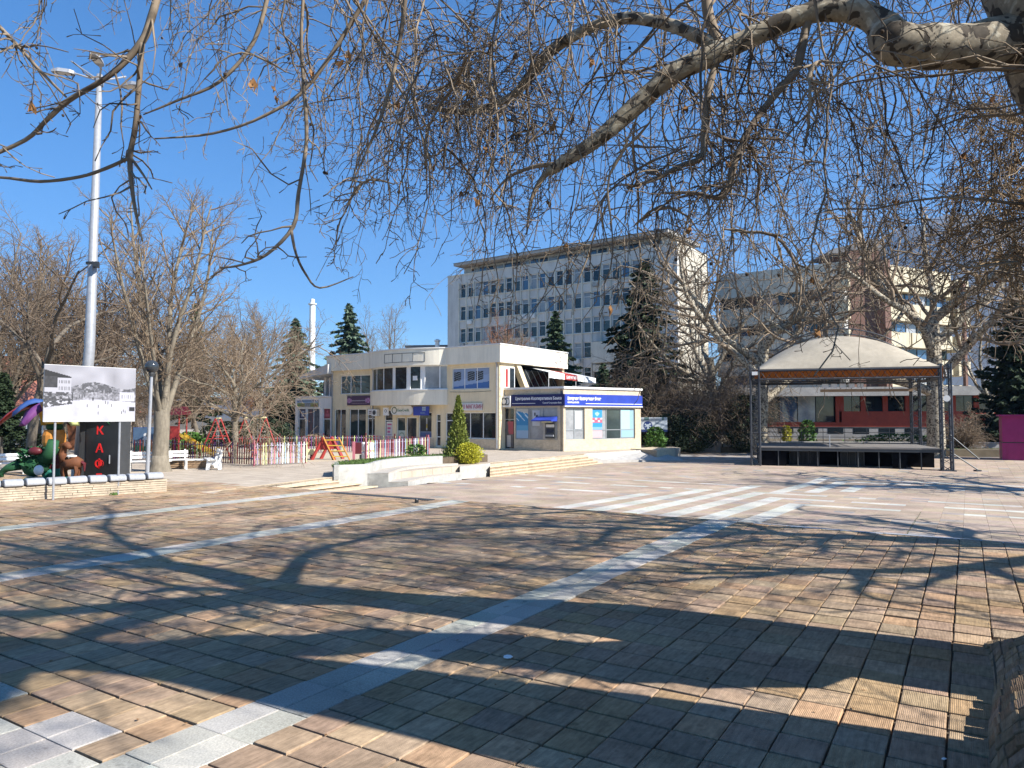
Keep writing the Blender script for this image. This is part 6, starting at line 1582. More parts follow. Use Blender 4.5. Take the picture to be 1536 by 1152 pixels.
for k in range(n_):
    f = lambda t: b_ + Vector((.65 + 2.1 * t, -.2, 1.15 * (1 - t) ** 1.3 + .12)); A, B_ = f(k / n_), f((k + 1) / n_); w_ = Vector((0, .28, 0)); u_ = Vector((0, 0, .04))
    m.hexa([A - w_ - u_, B_ - w_ - u_, B_ + w_ - u_, A + w_ - u_, A - w_, B_ - w_, B_ + w_, A + w_]); 
    for s_ in (-1, 1): e = Vector((0, .03 * s_, 0)); h = Vector((0, 0, .2)); q_ = [A + w_ * s_, B_ + w_ * s_, B_ + w_ * s_ + e, A + w_ * s_ + e]; m.hexa(q_ + [z + h for z in q_]) if s_ > 0 else m.hexa([q_[0], q_[3], q_[2], q_[1]] + [z + h for z in (q_[0], q_[3], q_[2], q_[1])])
m.build('slide', M['yellow'], tw)
hut = thing('playground_hut', 'blue painted play panel with a white figure left of the tree', 'play panel', (*G(212, 684, 0), 0)); hb = G(199, 684, 0); hf = Face(hb, (1, 0), (0, -1)); 
def hut_print(x, y):
    if math.hypot((x - .55) * 1.2, y - .62) < .16: return (.02, .02, .02) if abs(x - .6) < .06 and y > .6 else (.7, .7, .7)
    if abs(x - .5) < .12 and y < .55 and y > .2: return (.6, .6, .6)
    return (.04, .22, .08) if y < .22 else (.07, .12, .2)
m = MB(); hf.box(m, 0, 1.5, .3, 1.75, -.08, 0); m.build('panel', M['blue'], hut); printed('print', img_fill(26, 28, hut_print), hf.P(0.02, .32, .004), (1.46, 0, 0), (0, 0, 1.4), hut)
m = MB(); hf.box(m, .1, .2, 0, .3, -.07, -.01); hf.box(m, 1.3, 1.4, 0, .3, -.07, -.01); m.build('leg', M['darkgrey'], hut)
fr = thing('climbing_frame', 'red and orange climbing frame with ladder rungs before the fence', 'climbing frame', (*G(490, 690, 0), 0)); c = Vector((*G(488, 690, 0), 0))
m = MB(); 
A_ = [c + Vector((-.75, 0, 0)), c + Vector((-.15, .05, 1.25)), c + Vector((.5, 0, 0))]
for off_ in (0, 1.0):
    o_ = Vector((.25 * off_, off_, 0)); p = [q_ + o_ for q_ in A_]
    m = MB(); m.tube([p[0], p[1]], [.11, .06], 6); m.build('leg', M['red'], fr); m = MB(); m.tube([p[1], p[2]], [.06, .11], 6); m.build('leg', M['red'], fr)
    m = MB(); q_ = [p[0].lerp(p[1], .45), p[2].lerp(p[1], .45), p[1]]; e = Vector((0, .05, 0)); m.add([*q_, *[z + e for z in q_]], [(0, 1, 2), (5, 4, 3), (0, 3, 4, 1), (1, 4, 5, 2), (2, 5, 3, 0)]); m.build('side_panel', M['red'], fr)
for s_ in (0, 1):
    a_, b2 = c + Vector((.0 + .1, -.06 + .0, 1.25)), c + Vector((.75, -.1, 0)); o_ = Vector((.55 * s_, .1 * s_, 0)) ; m = MB(); m.tube([c + Vector((-.1 + .85 * s_, -.1, 1.25)), c + Vector((.55 + .85 * s_, -.2, 0))], .04, 6); m.build('ladder_rail', M['orange'], fr)
for k in range(4):
    t_ = .12 + k * .24; p = (c + Vector((-.1, -.1, 1.25))).lerp(c + Vector((.55, -.2, 0)), t_); m = MB(); m.bar(p, p + Vector((.85, 0, 0)), .035, 6); m.build('rung', M['yellow'], fr)
t = thing('spring_rider', 'pale yellow spring seat beside the climbing frame', 'spring rider', (*G(468, 691, 0), 0)); c = Vector((*G(468, 689, 0), 0)); m = MB(); m.box(c + Vector((0, 0, .42)), (.55, .35, .3), .3); m.build('seat', M['paleyellow'], t); m = MB(); m.lathe([(.1, 0), (.14, .1), (.1, .2), (.14, .27)], c, 8); m.build('spring', M['darkgrey'], t)
bn = thing('litter_bin', 'white concrete litter bin with pinched waist by the pastel fence', 'litter bin', (*G(551, 692, 0), 0)); c = (*G(551, 692, 0), 0); m = MB(); m.lathe([(.26, 0), (.34, .08), (.36, .45), (.30, .52)], c, 12); m.build('foot', M['white'], bn); m = MB(); m.lathe([(.24, .523), (.34, .62), (.36, .95), (.30, 1.02), (.27, 1.0)], c, 12); m.build('bowl', M['white'], bn)
pk = thing('play_post', 'pink and maroon play post next to the white litter bin', 'play post', (*G(532, 694, 0), 0)); c = Vector((*G(532, 694, 0), 0)); m = MB(); m.box(c + Vector((-.05, 0, .55)), (.12, .12, 1.1)); m.build('post', M['pink'], pk); m = MB(); m.box(c + Vector((.16, .1, .75)), (.34, .1, .6)); m.build('panel', M['maroon'], pk); m = MB(); m.box(c + Vector((.28, .12, .2)), (.1, .1, .42)); m.build('leg', M['black'], pk)
# small things on the ground
p = G(762, 985, .012); t = MB(); t.lathe([(.045, 0), (.05, .006), (.04, .014)], (p[0], p[1], .006), 7); tag(t.build('bottle_cap', M['paper']), 'small white scrap lying on the shaded pavers', 'litter')
p = G(1416, 1138, .012); t = MB(); t.box((p[0], p[1], .012), (.03, .02, .006), .5); tag(t.build('paper_scrap', M['paper']), 'tiny white paper scrap near the brick mound', 'litter')
p = G(625, 754, 0); bo = thing('bollard', 'short black bollard stump at the end of the brown pavers', 'bollard', (p[0], p[1], -.02)); m = MB(); m.lathe([(.06, 0), (.055, .1), (.04, .13)], (p[0], p[1], -.02), 8); m.build('stump', M['black'], bo)
gr_ = thing('drain_grate', 'long dark drain grating along the edge of the brown pavers', 'drain grate', (*UV(BU - .2, -15.2), 0))
for k in range(60):
    v_ = -17.0 + k * .065; m = MB(); m.prism([UV(BU - .36, v_), UV(BU - .06, v_), UV(BU - .06, v_ + .035), UV(BU - .36, v_ + .035)], -.02, .022); m.build('grate_bar', M['darkgrey'], gr_)
# ================================================================== TREES
def norm3(v):
    l = math.sqrt(v[0] ** 2 + v[1] ** 2 + v[2] ** 2) or 1; return (v[0] / l, v[1] / l, v[2] / l)
def grow(q, p, d, L_, r, lvl, prm, out):
    n = prm['seg'][lvl]; w = prm['wander'][lvl]; up = prm['up'][lvl]; taper = prm['taper'][lvl]
    pts = [p]; ds = []
    step = L_ / n; cur = p; cd = d
    for i in range(n):
        cd = norm3((cd[0] + q.gauss(0, w), cd[1] + q.gauss(0, w), cd[2] + q.gauss(0, w) + up * (i + 1) / n)); ds.append(cd)
        cur = (cur[0] + cd[0] * step, cur[1] + cd[1] * step, cur[2] + cd[2] * step); pts.append(cur)
    rr = [max(prm['rmin'], r * (1 - (1 - taper) * i / n)) for i in range(n + 1)]
    out.setdefault(lvl, []).append((pts, rr))
    if lvl + 1 >= len(prm['seg']): return
    nch = prm['n'][lvl]; nch = int(nch * (0.7 + .6 * q.random()) + .5); t0 = prm['t0'][lvl]
    for k in range(nch):
        t = t0 + (1 - t0) * (k + q.random()) / nch; i = min(n - 1, int(t * n)); f = t * n - i
        a, b = pts[i], pts[i + 1]; c = (a[0] + (b[0] - a[0]) * f, a[1] + (b[1] - a[1]) * f, a[2] + (b[2] - a[2]) * f)
        dd = ds[i]; az = k * 2.4 + q.uniform(-.6, .6); an = rad(prm['ang'][lvl]) * q.uniform(.7, 1.25)
        h = norm3((-dd[1], dd[0], 0.001)); s2 = (dd[1] * h[2] - dd[2] * h[1], dd[2] * h[0] - dd[0] * h[2], dd[0] * h[1] - dd[1] * h[0])
        nd = tuple(dd[j] * math.cos(an) + (h[j] * math.cos(az) + s2[j] * math.sin(az)) * math.sin(an) for j in range(3))
        ll = L_ * prm['len'][lvl] * (1.15 - prm['apical'] * t) * q.uniform(.75, 1.2)
        grow(q, c, norm3(nd), ll, min(rr[i] * .75, r * prm['rr'][lvl]), lvl + 1, prm, out)
PRM = {
 'park': dict(seg=[6, 9, 6, 4, 3], wander=[.04, .05, .10, .14, .2], up=[.0, .16, .14, .06, 0], taper=[.7, .22, .3, .4, .5], n=[8, 15, 8, 5], t0=[.62, .15, .12, .1], ang=[19, 40, 42, 44], len=[5.0, .30, .42, .5], rr=[.50, .30, .45, .6], apical=.55, rmin=.006),
 'bushy': dict(seg=[5, 6, 5, 4, 3], wander=[.06, .14, .18, .22, .25], up=[0, -.03, -.08, -.10, -.1], taper=[.65, .3, .3, .4, .5], n=[9, 10, 8, 5], t0=[.5, .15, .1, .1], ang=[55, 48, 50, 50], len=[1.25, .52, .5, .5], rr=[.5, .4, .4, .6], apical=.3, rmin=.007),
 'far': dict(seg=[6, 6, 5, 3], wander=[.04, .08, .13, .2], up=[.0, .2, .14, .05], taper=[.4, .3, .3, .5], n=[14, 14, 9], t0=[.2, .15, .1], ang=[38, 42, 45], len=[.72, .45, .45], rr=[.36, .4, .45], apical=.5, rmin=.009),
 'plane': dict(seg=[7, 8, 6, 5, 4], wander=[.05, .13, .17, .2, .25], up=[.0, .10, .02, -.22, -.35], taper=[.7, .3, .3, .4, .5], n=[6, 8, 5, 4], t0=[.4, .2, .15, .1], ang=[45, 50, 52, 45], len=[1.25, .5, .42, .55], rr=[.55, .42, .4, .5], apical=.25, rmin=.008),
 'shrub': dict(seg=[3, 6, 5, 4], wander=[.05, .12, .2, .25], up=[0, -.05, -.25, -.3], taper=[.8, .3, .3, .5], n=[16, 12, 8], t0=[.1, .15, .1], ang=[40, 45, 45], len=[2.4, .5, .5], rr=[.5, .5, .5], apical=.2, rmin=.008),
}
def tree_mesh(out, base, split, bm, tm, sides=(8, 7, 5, 3, 3)):
    res = []
    for lo, hi, nm, m_ in ((0, split, 'trunk', bm), (split, 9, 'crown', tm)):
        parts = [tubes_np([p for p, r in out[l]], [r for p, r in out[l]], sides[l]) for l in sorted(out) if lo <= l < hi]
        V, Q = join_np(parts); res.append(np_mesh(nm, V - np.array(base), Q, m_, smooth=True))
    return res
def bare_tree(label, base, H_, r, kind, bm, tm, seed, split=2, name='bare_tree', lean=(0, 0), group=None, trunk_frac=.42):
    q = random.Random(seed); out = {}
    t = thing(name, label, 'tree', base, 0, group)
    grow(q, (0, 0, -.1), norm3((lean[0], lean[1], 1)), H_ * trunk_frac, r, 0, PRM[kind], out)
    # bring the crown to the wanted height
    zmax = max(p[2] for l in out for pts, rr in out[l] for p in pts); k = H_ / zmax
    if k != 1:
        out = {l: [([(p[0] * k, p[1] * k, p[2] * k) for p in pts], rr) for pts, rr in v] for l, v in out.items()}
    a, b = tree_mesh(out, (0, 0, 0), split, bm, tm)
    link('trunk', a, t); o = link('crown', b, t)
    # root flare
    return t
def hz_of(px, py, Y): p = P(px, py, Y); return p
# left park trees
tA = thing('bare_tree', 'thick multi stemmed bare tree beside the round globe park lamp', 'tree', (*G(240, 707, 0), 0))
qa = random.Random(12); oa = {0: [([(0, 0, -.1), (.0, 0, .9), (.03, .02, 1.8), (.0, .05, 2.5), (-.02, .05, 3.1)], [.37, .335, .32, .33, .2])]}
for k in range(7):
    a_ = k * .9 + .3; tl_ = rad((6, 17, 23, 13, 20, 26, 10)[k]); grow(qa, (.12 * math.cos(a_), .12 * math.sin(a_), 1.9 + .14 * k), (math.cos(a_) * math.sin(tl_), math.sin(a_) * math.sin(tl_), math.cos(tl_)), (10.5, 9.6, 8.4, 9.8, 8.6, 7.6, 9.2)[k], (.165, .15, .125, .15, .13, .11, .14)[k], 1, PRM['park'], oa)
zm_ = max(p[2] for l in oa for pts, rr in oa[l] for p in pts); print('tree A top', zm_)
a_, b2_ = tree_mesh(oa, (0, 0, 0), 2, M['bark2'], M['twigtan'], (12, 7, 4, 3, 3)); link('trunk', a_, tA); link('crown', b2_, tA)
m = MB(); b_ = G(240, 707, 0); m.lathe([(.56, -.1), (.46, .08), (.395, .3), (.345, .7)], (b_[0], b_[1], 0), 12)
m.build('root_flare', M['bark2'], tA, smooth=True)
tB = bare_tree('smaller bare tree with drooping crown in the middle of the playground', (*P(350, 690, 38)[:2], 0), 8.6, .19, 'bushy', M['bark2'], M['twigtan'], 14, trunk_frac=.30)
PK = [(-4, 44, 16, 'park', 'twigtan', 'tall bare tree at the far left edge with rusty leftover seed heads', 31), (46, 40, 13, 'bushy', 'twig', 'low spreading bare tree left of the photo board', 32), (98, 50, 15, 'far', 'twigtan', 'bare tree directly behind the lamp mast', 33),
      (165, 47, 12.5, 'far', 'twig', 'slender bare tree right behind the photo board', 34), (300, 52, 10.5, 'bushy', 'twig', 'wide brown bare tree behind the slide tower', 35), (392, 58, 12, 'far', 'twigtan', 'thin airy bare tree left of the blue spruce', 36),
      (412, 74, 8.5, 'bushy', 'twigred', 'rusty brown bare tree touching the white side building', 37), (585, 92, 18, 'park', 'twigtan', 'pale bare tree behind the roof of the shop building', 38), (20, 62, 17, 'far', 'twig', 'tall bare tree rising behind the far left houses', 39),
      (205, 66, 13, 'bushy', 'twigtan', 'broad tan tree filling the gap behind the thick trunk', 40), (130, 70, 14, 'bushy', 'twigtan', 'dense tan thicket tree behind the pole and board', 41), (350, 70, 13, 'far', 'twigtan', 'distant bare tree over the playground swings', 42), (745, 84, 14.5, 'far', 'twigred', 'reddish bare tree before the left windows of the office block', 43),
      (775, 80, 12.5, 'far', 'twigtan', 'tan bare tree before the middle windows of the office block', 44)]
for px, Y, H_, kind, tw_, lab, sd in PK:
    p = P(px, 640, Y); bare_tree(lab, (p[0], Y, 0), H_, .26 if H_ > 12 else .18, kind, M['bark'], M[tw_], sd, split=1 if kind == 'far' else 2, trunk_frac=.36 if kind != 'far' else .62)
# big plane trees behind the stage
for px, Y, H_, r_, lab, sd, ln in ((1141, 58.5, 23, .62, 'big mottled plane tree behind the left stage tower', 51, (-.05, -.05)), (1402, 55.5, 26, .68, 'big mottled plane tree behind the right stage tower', 52, (.03, -.03)), (1075, 66, 19, .45, 'mottled plane tree in the dark bushes left of the stage', 53, (0, -.02)),
      (1480, 70, 16, .35, 'slim plane tree by the right end of the red podium', 56, (0, 0))):
    p = P(px, 640, Y); bare_tree(lab, (p[0], Y, -.9), H_, r_, 'plane', M['planebark'], M['planetwig'] if sd % 2 else M['twigtan'], sd, split=2, name='plane_tree', lean=ln, trunk_frac=.40)
for px, Y, H_, lab, sd, tw_ in ((1012, 62, 8.5, 'weeping brown shrub just right of the bank', 61, 'twigtan'), (1058, 64, 9.5, 'tall weeping brown shrub in the middle of the dark bushes', 62, 'twig'), (1098, 66, 8, 'weeping brown shrub next to the left stage tower', 63, 'twigtan'), (985, 66, 11, 'tall tangled brown shrub before the conifer', 64, 'twig'), (1445, 60, 4.2, 'small bent bare shrub behind the right stage tower', 65, 'twigtan'), (1040, 72, 13, 'high tangled brown bush before the end of the office block', 66, 'twigtan')):
    p = P(px, 640, Y); bare_tree(lab, (p[0], Y, -.6), H_, .12, 'shrub', M['bark'], M[tw_], sd, split=1, name='weeping_shrub', trunk_frac=.22)

# ---- conifers: trunk, and a crown of needle sprays on drooping boughs
def conifer(label, base, H_, R_, m_, seed, z0=.06, dens=1.0, name='spruce_tree', droop=.35, pw=.85, sp=(.34, .10)):
    q = np.random.default_rng(seed); t = thing(name, label, 'tree', base)
    m = MB(); m.tube([(0, 0, -.2), (0, 0, H_ * .5), (0, 0, H_ * .97)], [R_ * .07, R_ * .045, .02], 7); m.build('trunk', M['bark'], t, local=True)
    nb = int(120 * dens); C = []; D = []; boughs = []; rads = []
    for i in range(nb):
        f = z0 + (1 - z0) * (i / nb); z = f * H_; R = R_ * (1 - f) ** pw * q.uniform(.55, 1.25) + .12; a = i * 2.399 + q.uniform(-.3, .3)
        ca, sa_ = math.cos(a), math.sin(a); K = 6; pts = []
        for k in range(K):
            s = k / (K - 1); pts.append((ca * R * s, sa_ * R * s, z - droop * R * s * s + .18 * R * s ** 4))
        boughs.append(pts); rads.append([.035 * (1 - .8 * k / (K - 1)) for k in range(K)])
        ns = int(max(14, 95 * R / R_ * dens ** .3) * (1.0 if R_ < 3 else 1.5))
        ss = q.uniform(.12, 1.02, ns); sd = q.choice([-1, 1], ns); wd = q.uniform(0, .34, ns) * R * (1.05 - ss)
        C.append(np.stack([ca * R * ss - sa_ * sd * wd, sa_ * R * ss + ca * sd * wd, z - droop * R * ss ** 2 + .18 * R * ss ** 4 - q.uniform(0, .12, ns) * R_ * .3], 1))
        D.append(np.stack([ca * .8 - sa_ * sd * .7, sa_ * .8 + ca * sd * .7, q.uniform(-.7, .1, ns)], 1))
    C = np.concatenate(C); D = np.concatenate(D) + q.normal(0, .25, C.shape); n = len(C)
    k = R_ / 3
    V, Q = leaves_np(C, D, q.normal(0, .6, (n, 3)) + np.array([0, 0, 1]), q.uniform(.6, 1.2, n) * sp[1] * 3.0 * (.6 + .4 * k), q.uniform(.7, 1.3, n) * sp[0] * 1.5 * (.6 + .4 * k))
    Vb, Qb = tubes_np(boughs, rads, 3)
    link('bough', np_mesh('bough', Vb, Qb, M['bark']), t)['kind'] = 'stuff'
    link('crown', np_mesh('crown', V, Q, m_), t); return t
def con(px, ytop, ybase, Y, wpx, *a, **k):
    b = P(px, ybase, Y); tp_ = P(px, ytop, Y); conifer(a[0], (b[0], Y, b[2]), tp_[2] - b[2], wpx / 2 * Y / F, *a[1:], **k)
con(442, 478, 640, 72, 120, 'blue spruce left of the white factory chimney', M['bluespruce'], 1)
con(522, 455, 640, 82, 140, 'blue spruce rising over the left end of the shop roof', M['bluespruce'], 2)
con(834, 466, 660, 76, 125, 'dark spruce between the shop roof and the office block', M['spruce'], 3)
con(968, 392, 680, 70, 170, 'very tall dark conifer before the right end of the office block', M['pine'], 4, dens=1.5, pw=.6)
con(905, 545, 665, 66, 80, 'small dark spruce behind the bank roof', M['spruce'], 5)
con(932, 500, 670, 72, 90, 'dark spruce left of the very tall conifer', M['spruce'], 6)
con(1532, 420, 690, 62, 150, 'broad dark cedar at the right edge behind the magenta kiosk', M['pine'], 7, dens=1.7, pw=.75, droop=.15)
con(290, 455, 640, 74, 90, 'dull green spruce behind the playground trees', M['spruce'], 8)
con(2, 560, 690, 36, 60, 'dark pine bough tree at the left edge above the houses', M['pine'], 9, z0=.3)
# ---- hedges and bushes of leaf faces
def bush(name, label, cat, c, size, n, m_, seed, lw=(.10, .2), stem=True, shell=.55, profile=None, upw=.3, parent=None):
    q = np.random.default_rng(seed); t = thing(name, label, cat, c)
    if stem: mm = MB(); mm.tube([(0, 0, -.1), (0, 0, size[2] * .75)], [.05 + .03 * size[0], .02], 6); mm.build('stem', M['bark'], t, local=True)
    a = q.uniform(0, 2 * np.pi, n); z = q.random(n); rr = (shell + (1 - shell) * q.random(n) ** .6)
    pf = profile or (lambda s: np.sqrt(np.clip(1 - (2 * s - 1) ** 2, 0, 1)) * .9 + .1)
    lump = 1 + .22 * np.sin(a * 4 + z * 9) * np.sin(z * 13 + a * 2) + .14 * np.sin(a * 9 + z * 27) + q.normal(0, .13, n)
    R = pf(z) * rr * lump
    C = np.stack([np.cos(a) * R * size[0] / 2, np.sin(a) * R * size[1] / 2, z * size[2]], 1)
    D = np.stack([np.cos(a) * .7, np.sin(a) * .7, np.full(n, upw)], 1) + q.normal(0, .45, (n, 3))
    V, Q = leaves_np(C, D, q.normal(0, 1, (n, 3)), q.uniform(.7, 1.3, n) * lw[0], q.uniform(.7, 1.3, n) * lw[1])
    link('foliage', np_mesh('foliage', V, Q, m_), t); return t
b_ = G(699, 696, .1); th_z = .2
p = P(687, 690, 37.8); bush('thuja', 'slim upright green thuja in the corner of the white tiered seat', 'conifer', (p[0], 37.9, .0), (1.55, 1.55, P(688, 594, 37.9)[2]), 5200, M['thuja'], 11, (.07, .17), profile=lambda s: np.where(s < .22, .75 + s * 1.1, np.clip(1 - (s - .22) / .80, 0, 1) ** .75 * .72), upw=1.1, shell=.35)
p = P(702, 694, 37.2); bush('golden_bush', 'round golden green bush beside the thuja on the white seat block', 'bush', (p[0], 37.6, -.02), (1.35, 1.3, P(700, 664, 37.3)[2]), 4200, M['goldbush'], 12, (.055, .10), shell=.4, upw=.6)
bush('small_bush', 'small green bush in the grass behind the white seat', 'bush', (*P(624, 686, 38)[:2], .38), (1.0, .7, .6), 420, M['leafgreen'], 13, (.08, .16))
HB = [(1005, 60, 'hedge', 3.2, 2.6, 'dark evergreen bush right behind the information board', 3.0), (1035, 61, 'hedge', 4.0, 3.0, 'dark evergreen bush left of the gap under the shrubs', 3.0), (1118, 62, 'hedge', 3.6, 4.2, 'tall dark evergreen bush behind the left stage tower', 3.0), (950, 63, 'hedge', 4, 4.4, 'dark evergreen bush behind the right end of the bank', 3.0),
      (430, 70, 'hedge', 2.8, 4.6, 'dark evergreen bush left of the white side building', 2.2), (400, 58, 'hedge', 4.0, 2.2, 'dark hedge at the back of the playground', 3), (345, 60, 'hedge', 5, 2.0, 'dark hedge behind the red swings', 3), (983, 57.5, 'leafgreen', 1.6, 1.6, 'light green bush under the information board', 1.4), (285, 47, 'leafgreen', 2.2, 1.4, 'light green bush behind the yellow slide', 1.5),
      (470, 60, 'twigtan', 1.9, .9, 'round tan bush before the white side building', 1.8), (1475, 63, 'hedge', 4, 2.4, 'dark bush behind the right end of the stage', 2.5), (30, 46, 'hedge', 3, 1.6, 'low green bush behind the left white bench', 1.5), (1211, 66, 'leafgreen', 1.5, 2.1, 'bluish green young bush seen through the stage', 1.2), (1180, 66, 'goldbush', .8, 1.6, 'thin yellow green shrub seen through the left of the stage', .8), (1345, 67, 'leafgreen', 8, .8, 'low green hedge strip seen through the right of the stage', 1.5)]
for i, (px, Y, m_, wd, hh, lab, dp) in enumerate(HB):
    p = P(px, 640, Y); bush('bush', lab, 'bush', (p[0], Y, -.5 if px > 940 else 0), (wd, dp, hh + (.5 if px > 940 else 0)), int(900 * wd * hh / 3) + 300, M[m_], 70 + i, (.12, .26))

# ================================================================== THE BIG PLANE TREE OVER THE SQUARE
qp = random.Random(99)
TX, TY = 5.75, 6.4
bt_ = thing('plane_tree', 'big old plane tree arching over the square from the right', 'tree', (TX, TY, 0))
def limb(pxs, radpx, name='limb', n=10, smooth_k=4, m_=None):
    """pxs: list of (px,py,Y); radii in photo px at that depth"""
    pts = [P(*a) for a in pxs]; rr = [r * a[2] / F for r, a in zip(radpx, pxs)]
    P3 = []; R3 = []
    for i in range(len(pts) - 1):
        p0 = pts[max(i - 1, 0)]; p1 = pts[i]; p2 = pts[i + 1]; p3 = pts[min(i + 2, len(pts) - 1)]
        for j in range(smooth_k):
            t = j / smooth_k
            P3.append(tuple(0.5 * (2 * p1[a] + (p2[a] - p0[a]) * t + (2 * p0[a] - 5 * p1[a] + 4 * p2[a] - p3[a]) * t * t + (3 * p1[a] - p0[a] - 3 * p2[a] + p3[a]) * t ** 3) for a in range(3)))
            R3.append((rr[i] + (rr[i + 1] - rr[i]) * t) * qp.uniform(.94, 1.06))
    P3.append(pts[-1]); R3.append(rr[-1])
    m = MB(); m.tube(P3, R3, n); m.build(name, m_ or (M['planetwig'] if name == 'branch' else M['planebark']), bt_, smooth=True); return P3, R3
def wlimb(pts, rr, name='limb', n=10):
    Y0 = [(768 + F * 0, 0, 0)]
    m = MB(); P3 = []; R3 = []
    for i in range(len(pts) - 1):
        p0 = pts[max(i - 1, 0)]; p1 = pts[i]; p2 = pts[i + 1]; p3 = pts[min(i + 2, len(pts) - 1)]
        for j in range(4):
            t = j / 4
            P3.append(tuple(0.5 * (2 * p1[a] + (p2[a] - p0[a]) * t + (2 * p0[a] - 5 * p1[a] + 4 * p2[a] - p3[a]) * t * t + (3 * p1[a] - p0[a] - 3 * p2[a] + p3[a]) * t ** 3) for a in range(3))); R3.append((rr[i] + (rr[i + 1] - rr[i]) * t) * qp.uniform(.95, 1.05))
    P3.append(pts[-1]); R3.append(rr[-1])
    if name == 'limb': P3 = [P3[0]] + [tuple(c + qp.gauss(0, .07) for c in p) for p in P3[1:]]
    m.tube(P3, R3, n); m.build(name, M['planebark'], bt_, smooth=True); return P3, R3
crot = P(1505, 45, 6.2)
wlimb([(TX + .1, TY, -.2), (TX + .0, TY, .5), (TX - .05, TY, 2.0), (TX - .15, TY - .02, 3.8), (crot[0] + 1.0, 6.25, 4.75), (crot[0] + .42, 6.2, 5.75), (crot[0] + .1, 6.2, 7.0), (crot[0] + .4, 6.4, 9.0), (crot[0] + .2, 6.6, 11.5)], [1.15, .92, .82, .76, .58, .40, .33, .24, .12], 'trunk', 18)
limb([(1530, 60, 6.25), (1450, 70, 6.2), (1345, 66, 6.2), (1325, 40, 6.3), (1285, 18, 6.4), (1220, 18, 6.5), (1150, 45, 6.6), (1080, 78, 6.7), (1010, 110, 6.8), (955, 158, 6.9), (895, 210, 7.0), (845, 243, 7.1), (822, 258, 7.15)], [44, 34, 31, 24, 19, 17, 16, 16, 16, 14, 12, 10, 6], 'limb', 12)
limb([(1345, 66, 6.2), (1338, 84, 6.2)], [20, 12], 'limb_stub', 8)
limb([(850, 240, 7.1), (818, 262, 7.15), (797, 300, 7.15), (790, 352, 7.1)], [7, 5, 3, 1.2], 'branch', 6)
limb([(838, 246, 7.1), (800, 250, 7.2), (760, 268, 7.3), (735, 300, 7.4)], [5, 3.4, 2.2, 1], 'branch', 5)
LB_ = limb([(1085, 74, 6.75), (1040, 52, 6.9), (1000, 36, 7.1), (940, 27, 7.4), (885, 42, 7.7), (830, 74, 8.0), (795, 112, 8.2), (765, 146, 8.4), (700, 168, 8.6), (640, 160, 8.9)], [11, 10, 10, 9, 8, 8, 7, 6, 5, 3], 'limb', 8)
LC_ = limb([(1082, 72, 6.75), (1064, 130, 6.7), (1056, 200, 6.65), (1052, 236, 6.6), (1018, 250, 6.5), (985, 268, 6.45), (940, 282, 6.4)], [6, 6, 5.5, 5, 4, 3, 2], 'branch', 6)
LD_ = limb([(1222, -10, 6.5), (1205, 60, 6.5), (1195, 104, 6.45), (1178, 124, 6.4), (1132, 182, 6.3), (1105, 236, 6.2), (1086, 294, 6.2), (1040, 289, 6.3), (990, 290, 6.4)], [7, 7, 6.5, 6, 5.5, 5, 4.5, 3, 1.6], 'branch', 6)
limb([(1060, -20, 6.8), (1062, 20, 6.8), (1082, 76, 6.75)], [8, 8, 8], 'branch', 6)
LE_ = limb([(240, -20, 6.0), (226, 30, 6.0), (213, 62, 6.0), (180, 100, 6.0), (148, 124, 6.0), (104, 150, 6.1), (70, 180, 6.1), (38, 210, 6.2), (-30, 240, 6.2)], [6, 6, 5.5, 4.5, 4, 4, 3.6, 3, 3], 'branch', 6)
LF_ = limb([(213, 62, 6.0), (209, 120, 6.0), (203, 190, 6.0), (195, 236, 6.0), (199, 290, 6.0), (206, 330, 6.0), (214, 362, 6.0)], [4.5, 4, 4, 4, 3, 2.2, 1.2], 'branch', 6)
limb([(195, 236, 6.0), (160, 252, 6.0), (120, 265, 6.0), (60, 272, 6.0), (0, 266, 6.1), (-40, 272, 6.1)], [3, 2.8, 2.6, 2.6, 2.2, 2], 'branch', 5)
limb([(196, 236, 6.0), (215, 262, 6.0), (228, 284, 6.0)], [2.5, 1.8, 1], 'branch', 5)
LG_ = limb([(456, -20, 6.3), (452, 60, 6.3), (456, 130, 6.3), (460, 210, 6.3), (448, 290, 6.3), (440, 340, 6.3), (400, 382, 6.3), (360, 398, 6.3), (330, 402, 6.3)], [2.6, 3, 3.2, 3.2, 3.2, 3.4, 2.6, 2, 1.2], 'branch', 5)
limb([(437, 345, 6.3), (444, 380, 6.3), (458, 410, 6.3), (480, 432, 6.3), (530, 415, 6.3)], [2.6, 2.2, 1.8, 1.5, .8], 'branch', 5)
LH_ = limb([(-20, 20, 5.6), (30, 72, 5.6), (62, 108, 5.6), (100, 146, 5.7)], [3.5, 3, 2.4, 1.5], 'branch', 5)
limb([(610, -20, 6.0), (602, 50, 6.0), (590, 110, 6.0), (572, 175, 6.0), (548, 232, 6.0), (524, 284, 6.0)], [4, 3.6, 3.2, 2.8, 2, 1], 'branch', 5)
limb([(405, -20, 6.2), (382, 60, 6.2), (330, 122, 6.2), (268, 150, 6.2), (215, 172, 6.2)], [4, 3.4, 2.8, 2, 1], 'branch', 5)
limb([(560, -20, 6.6), (470, 120, 6.7), (400, 172, 6.7), (320, 200, 6.8), (232, 208, 6.8)], [4, 3, 2.4, 2, 1.2], 'branch', 5)
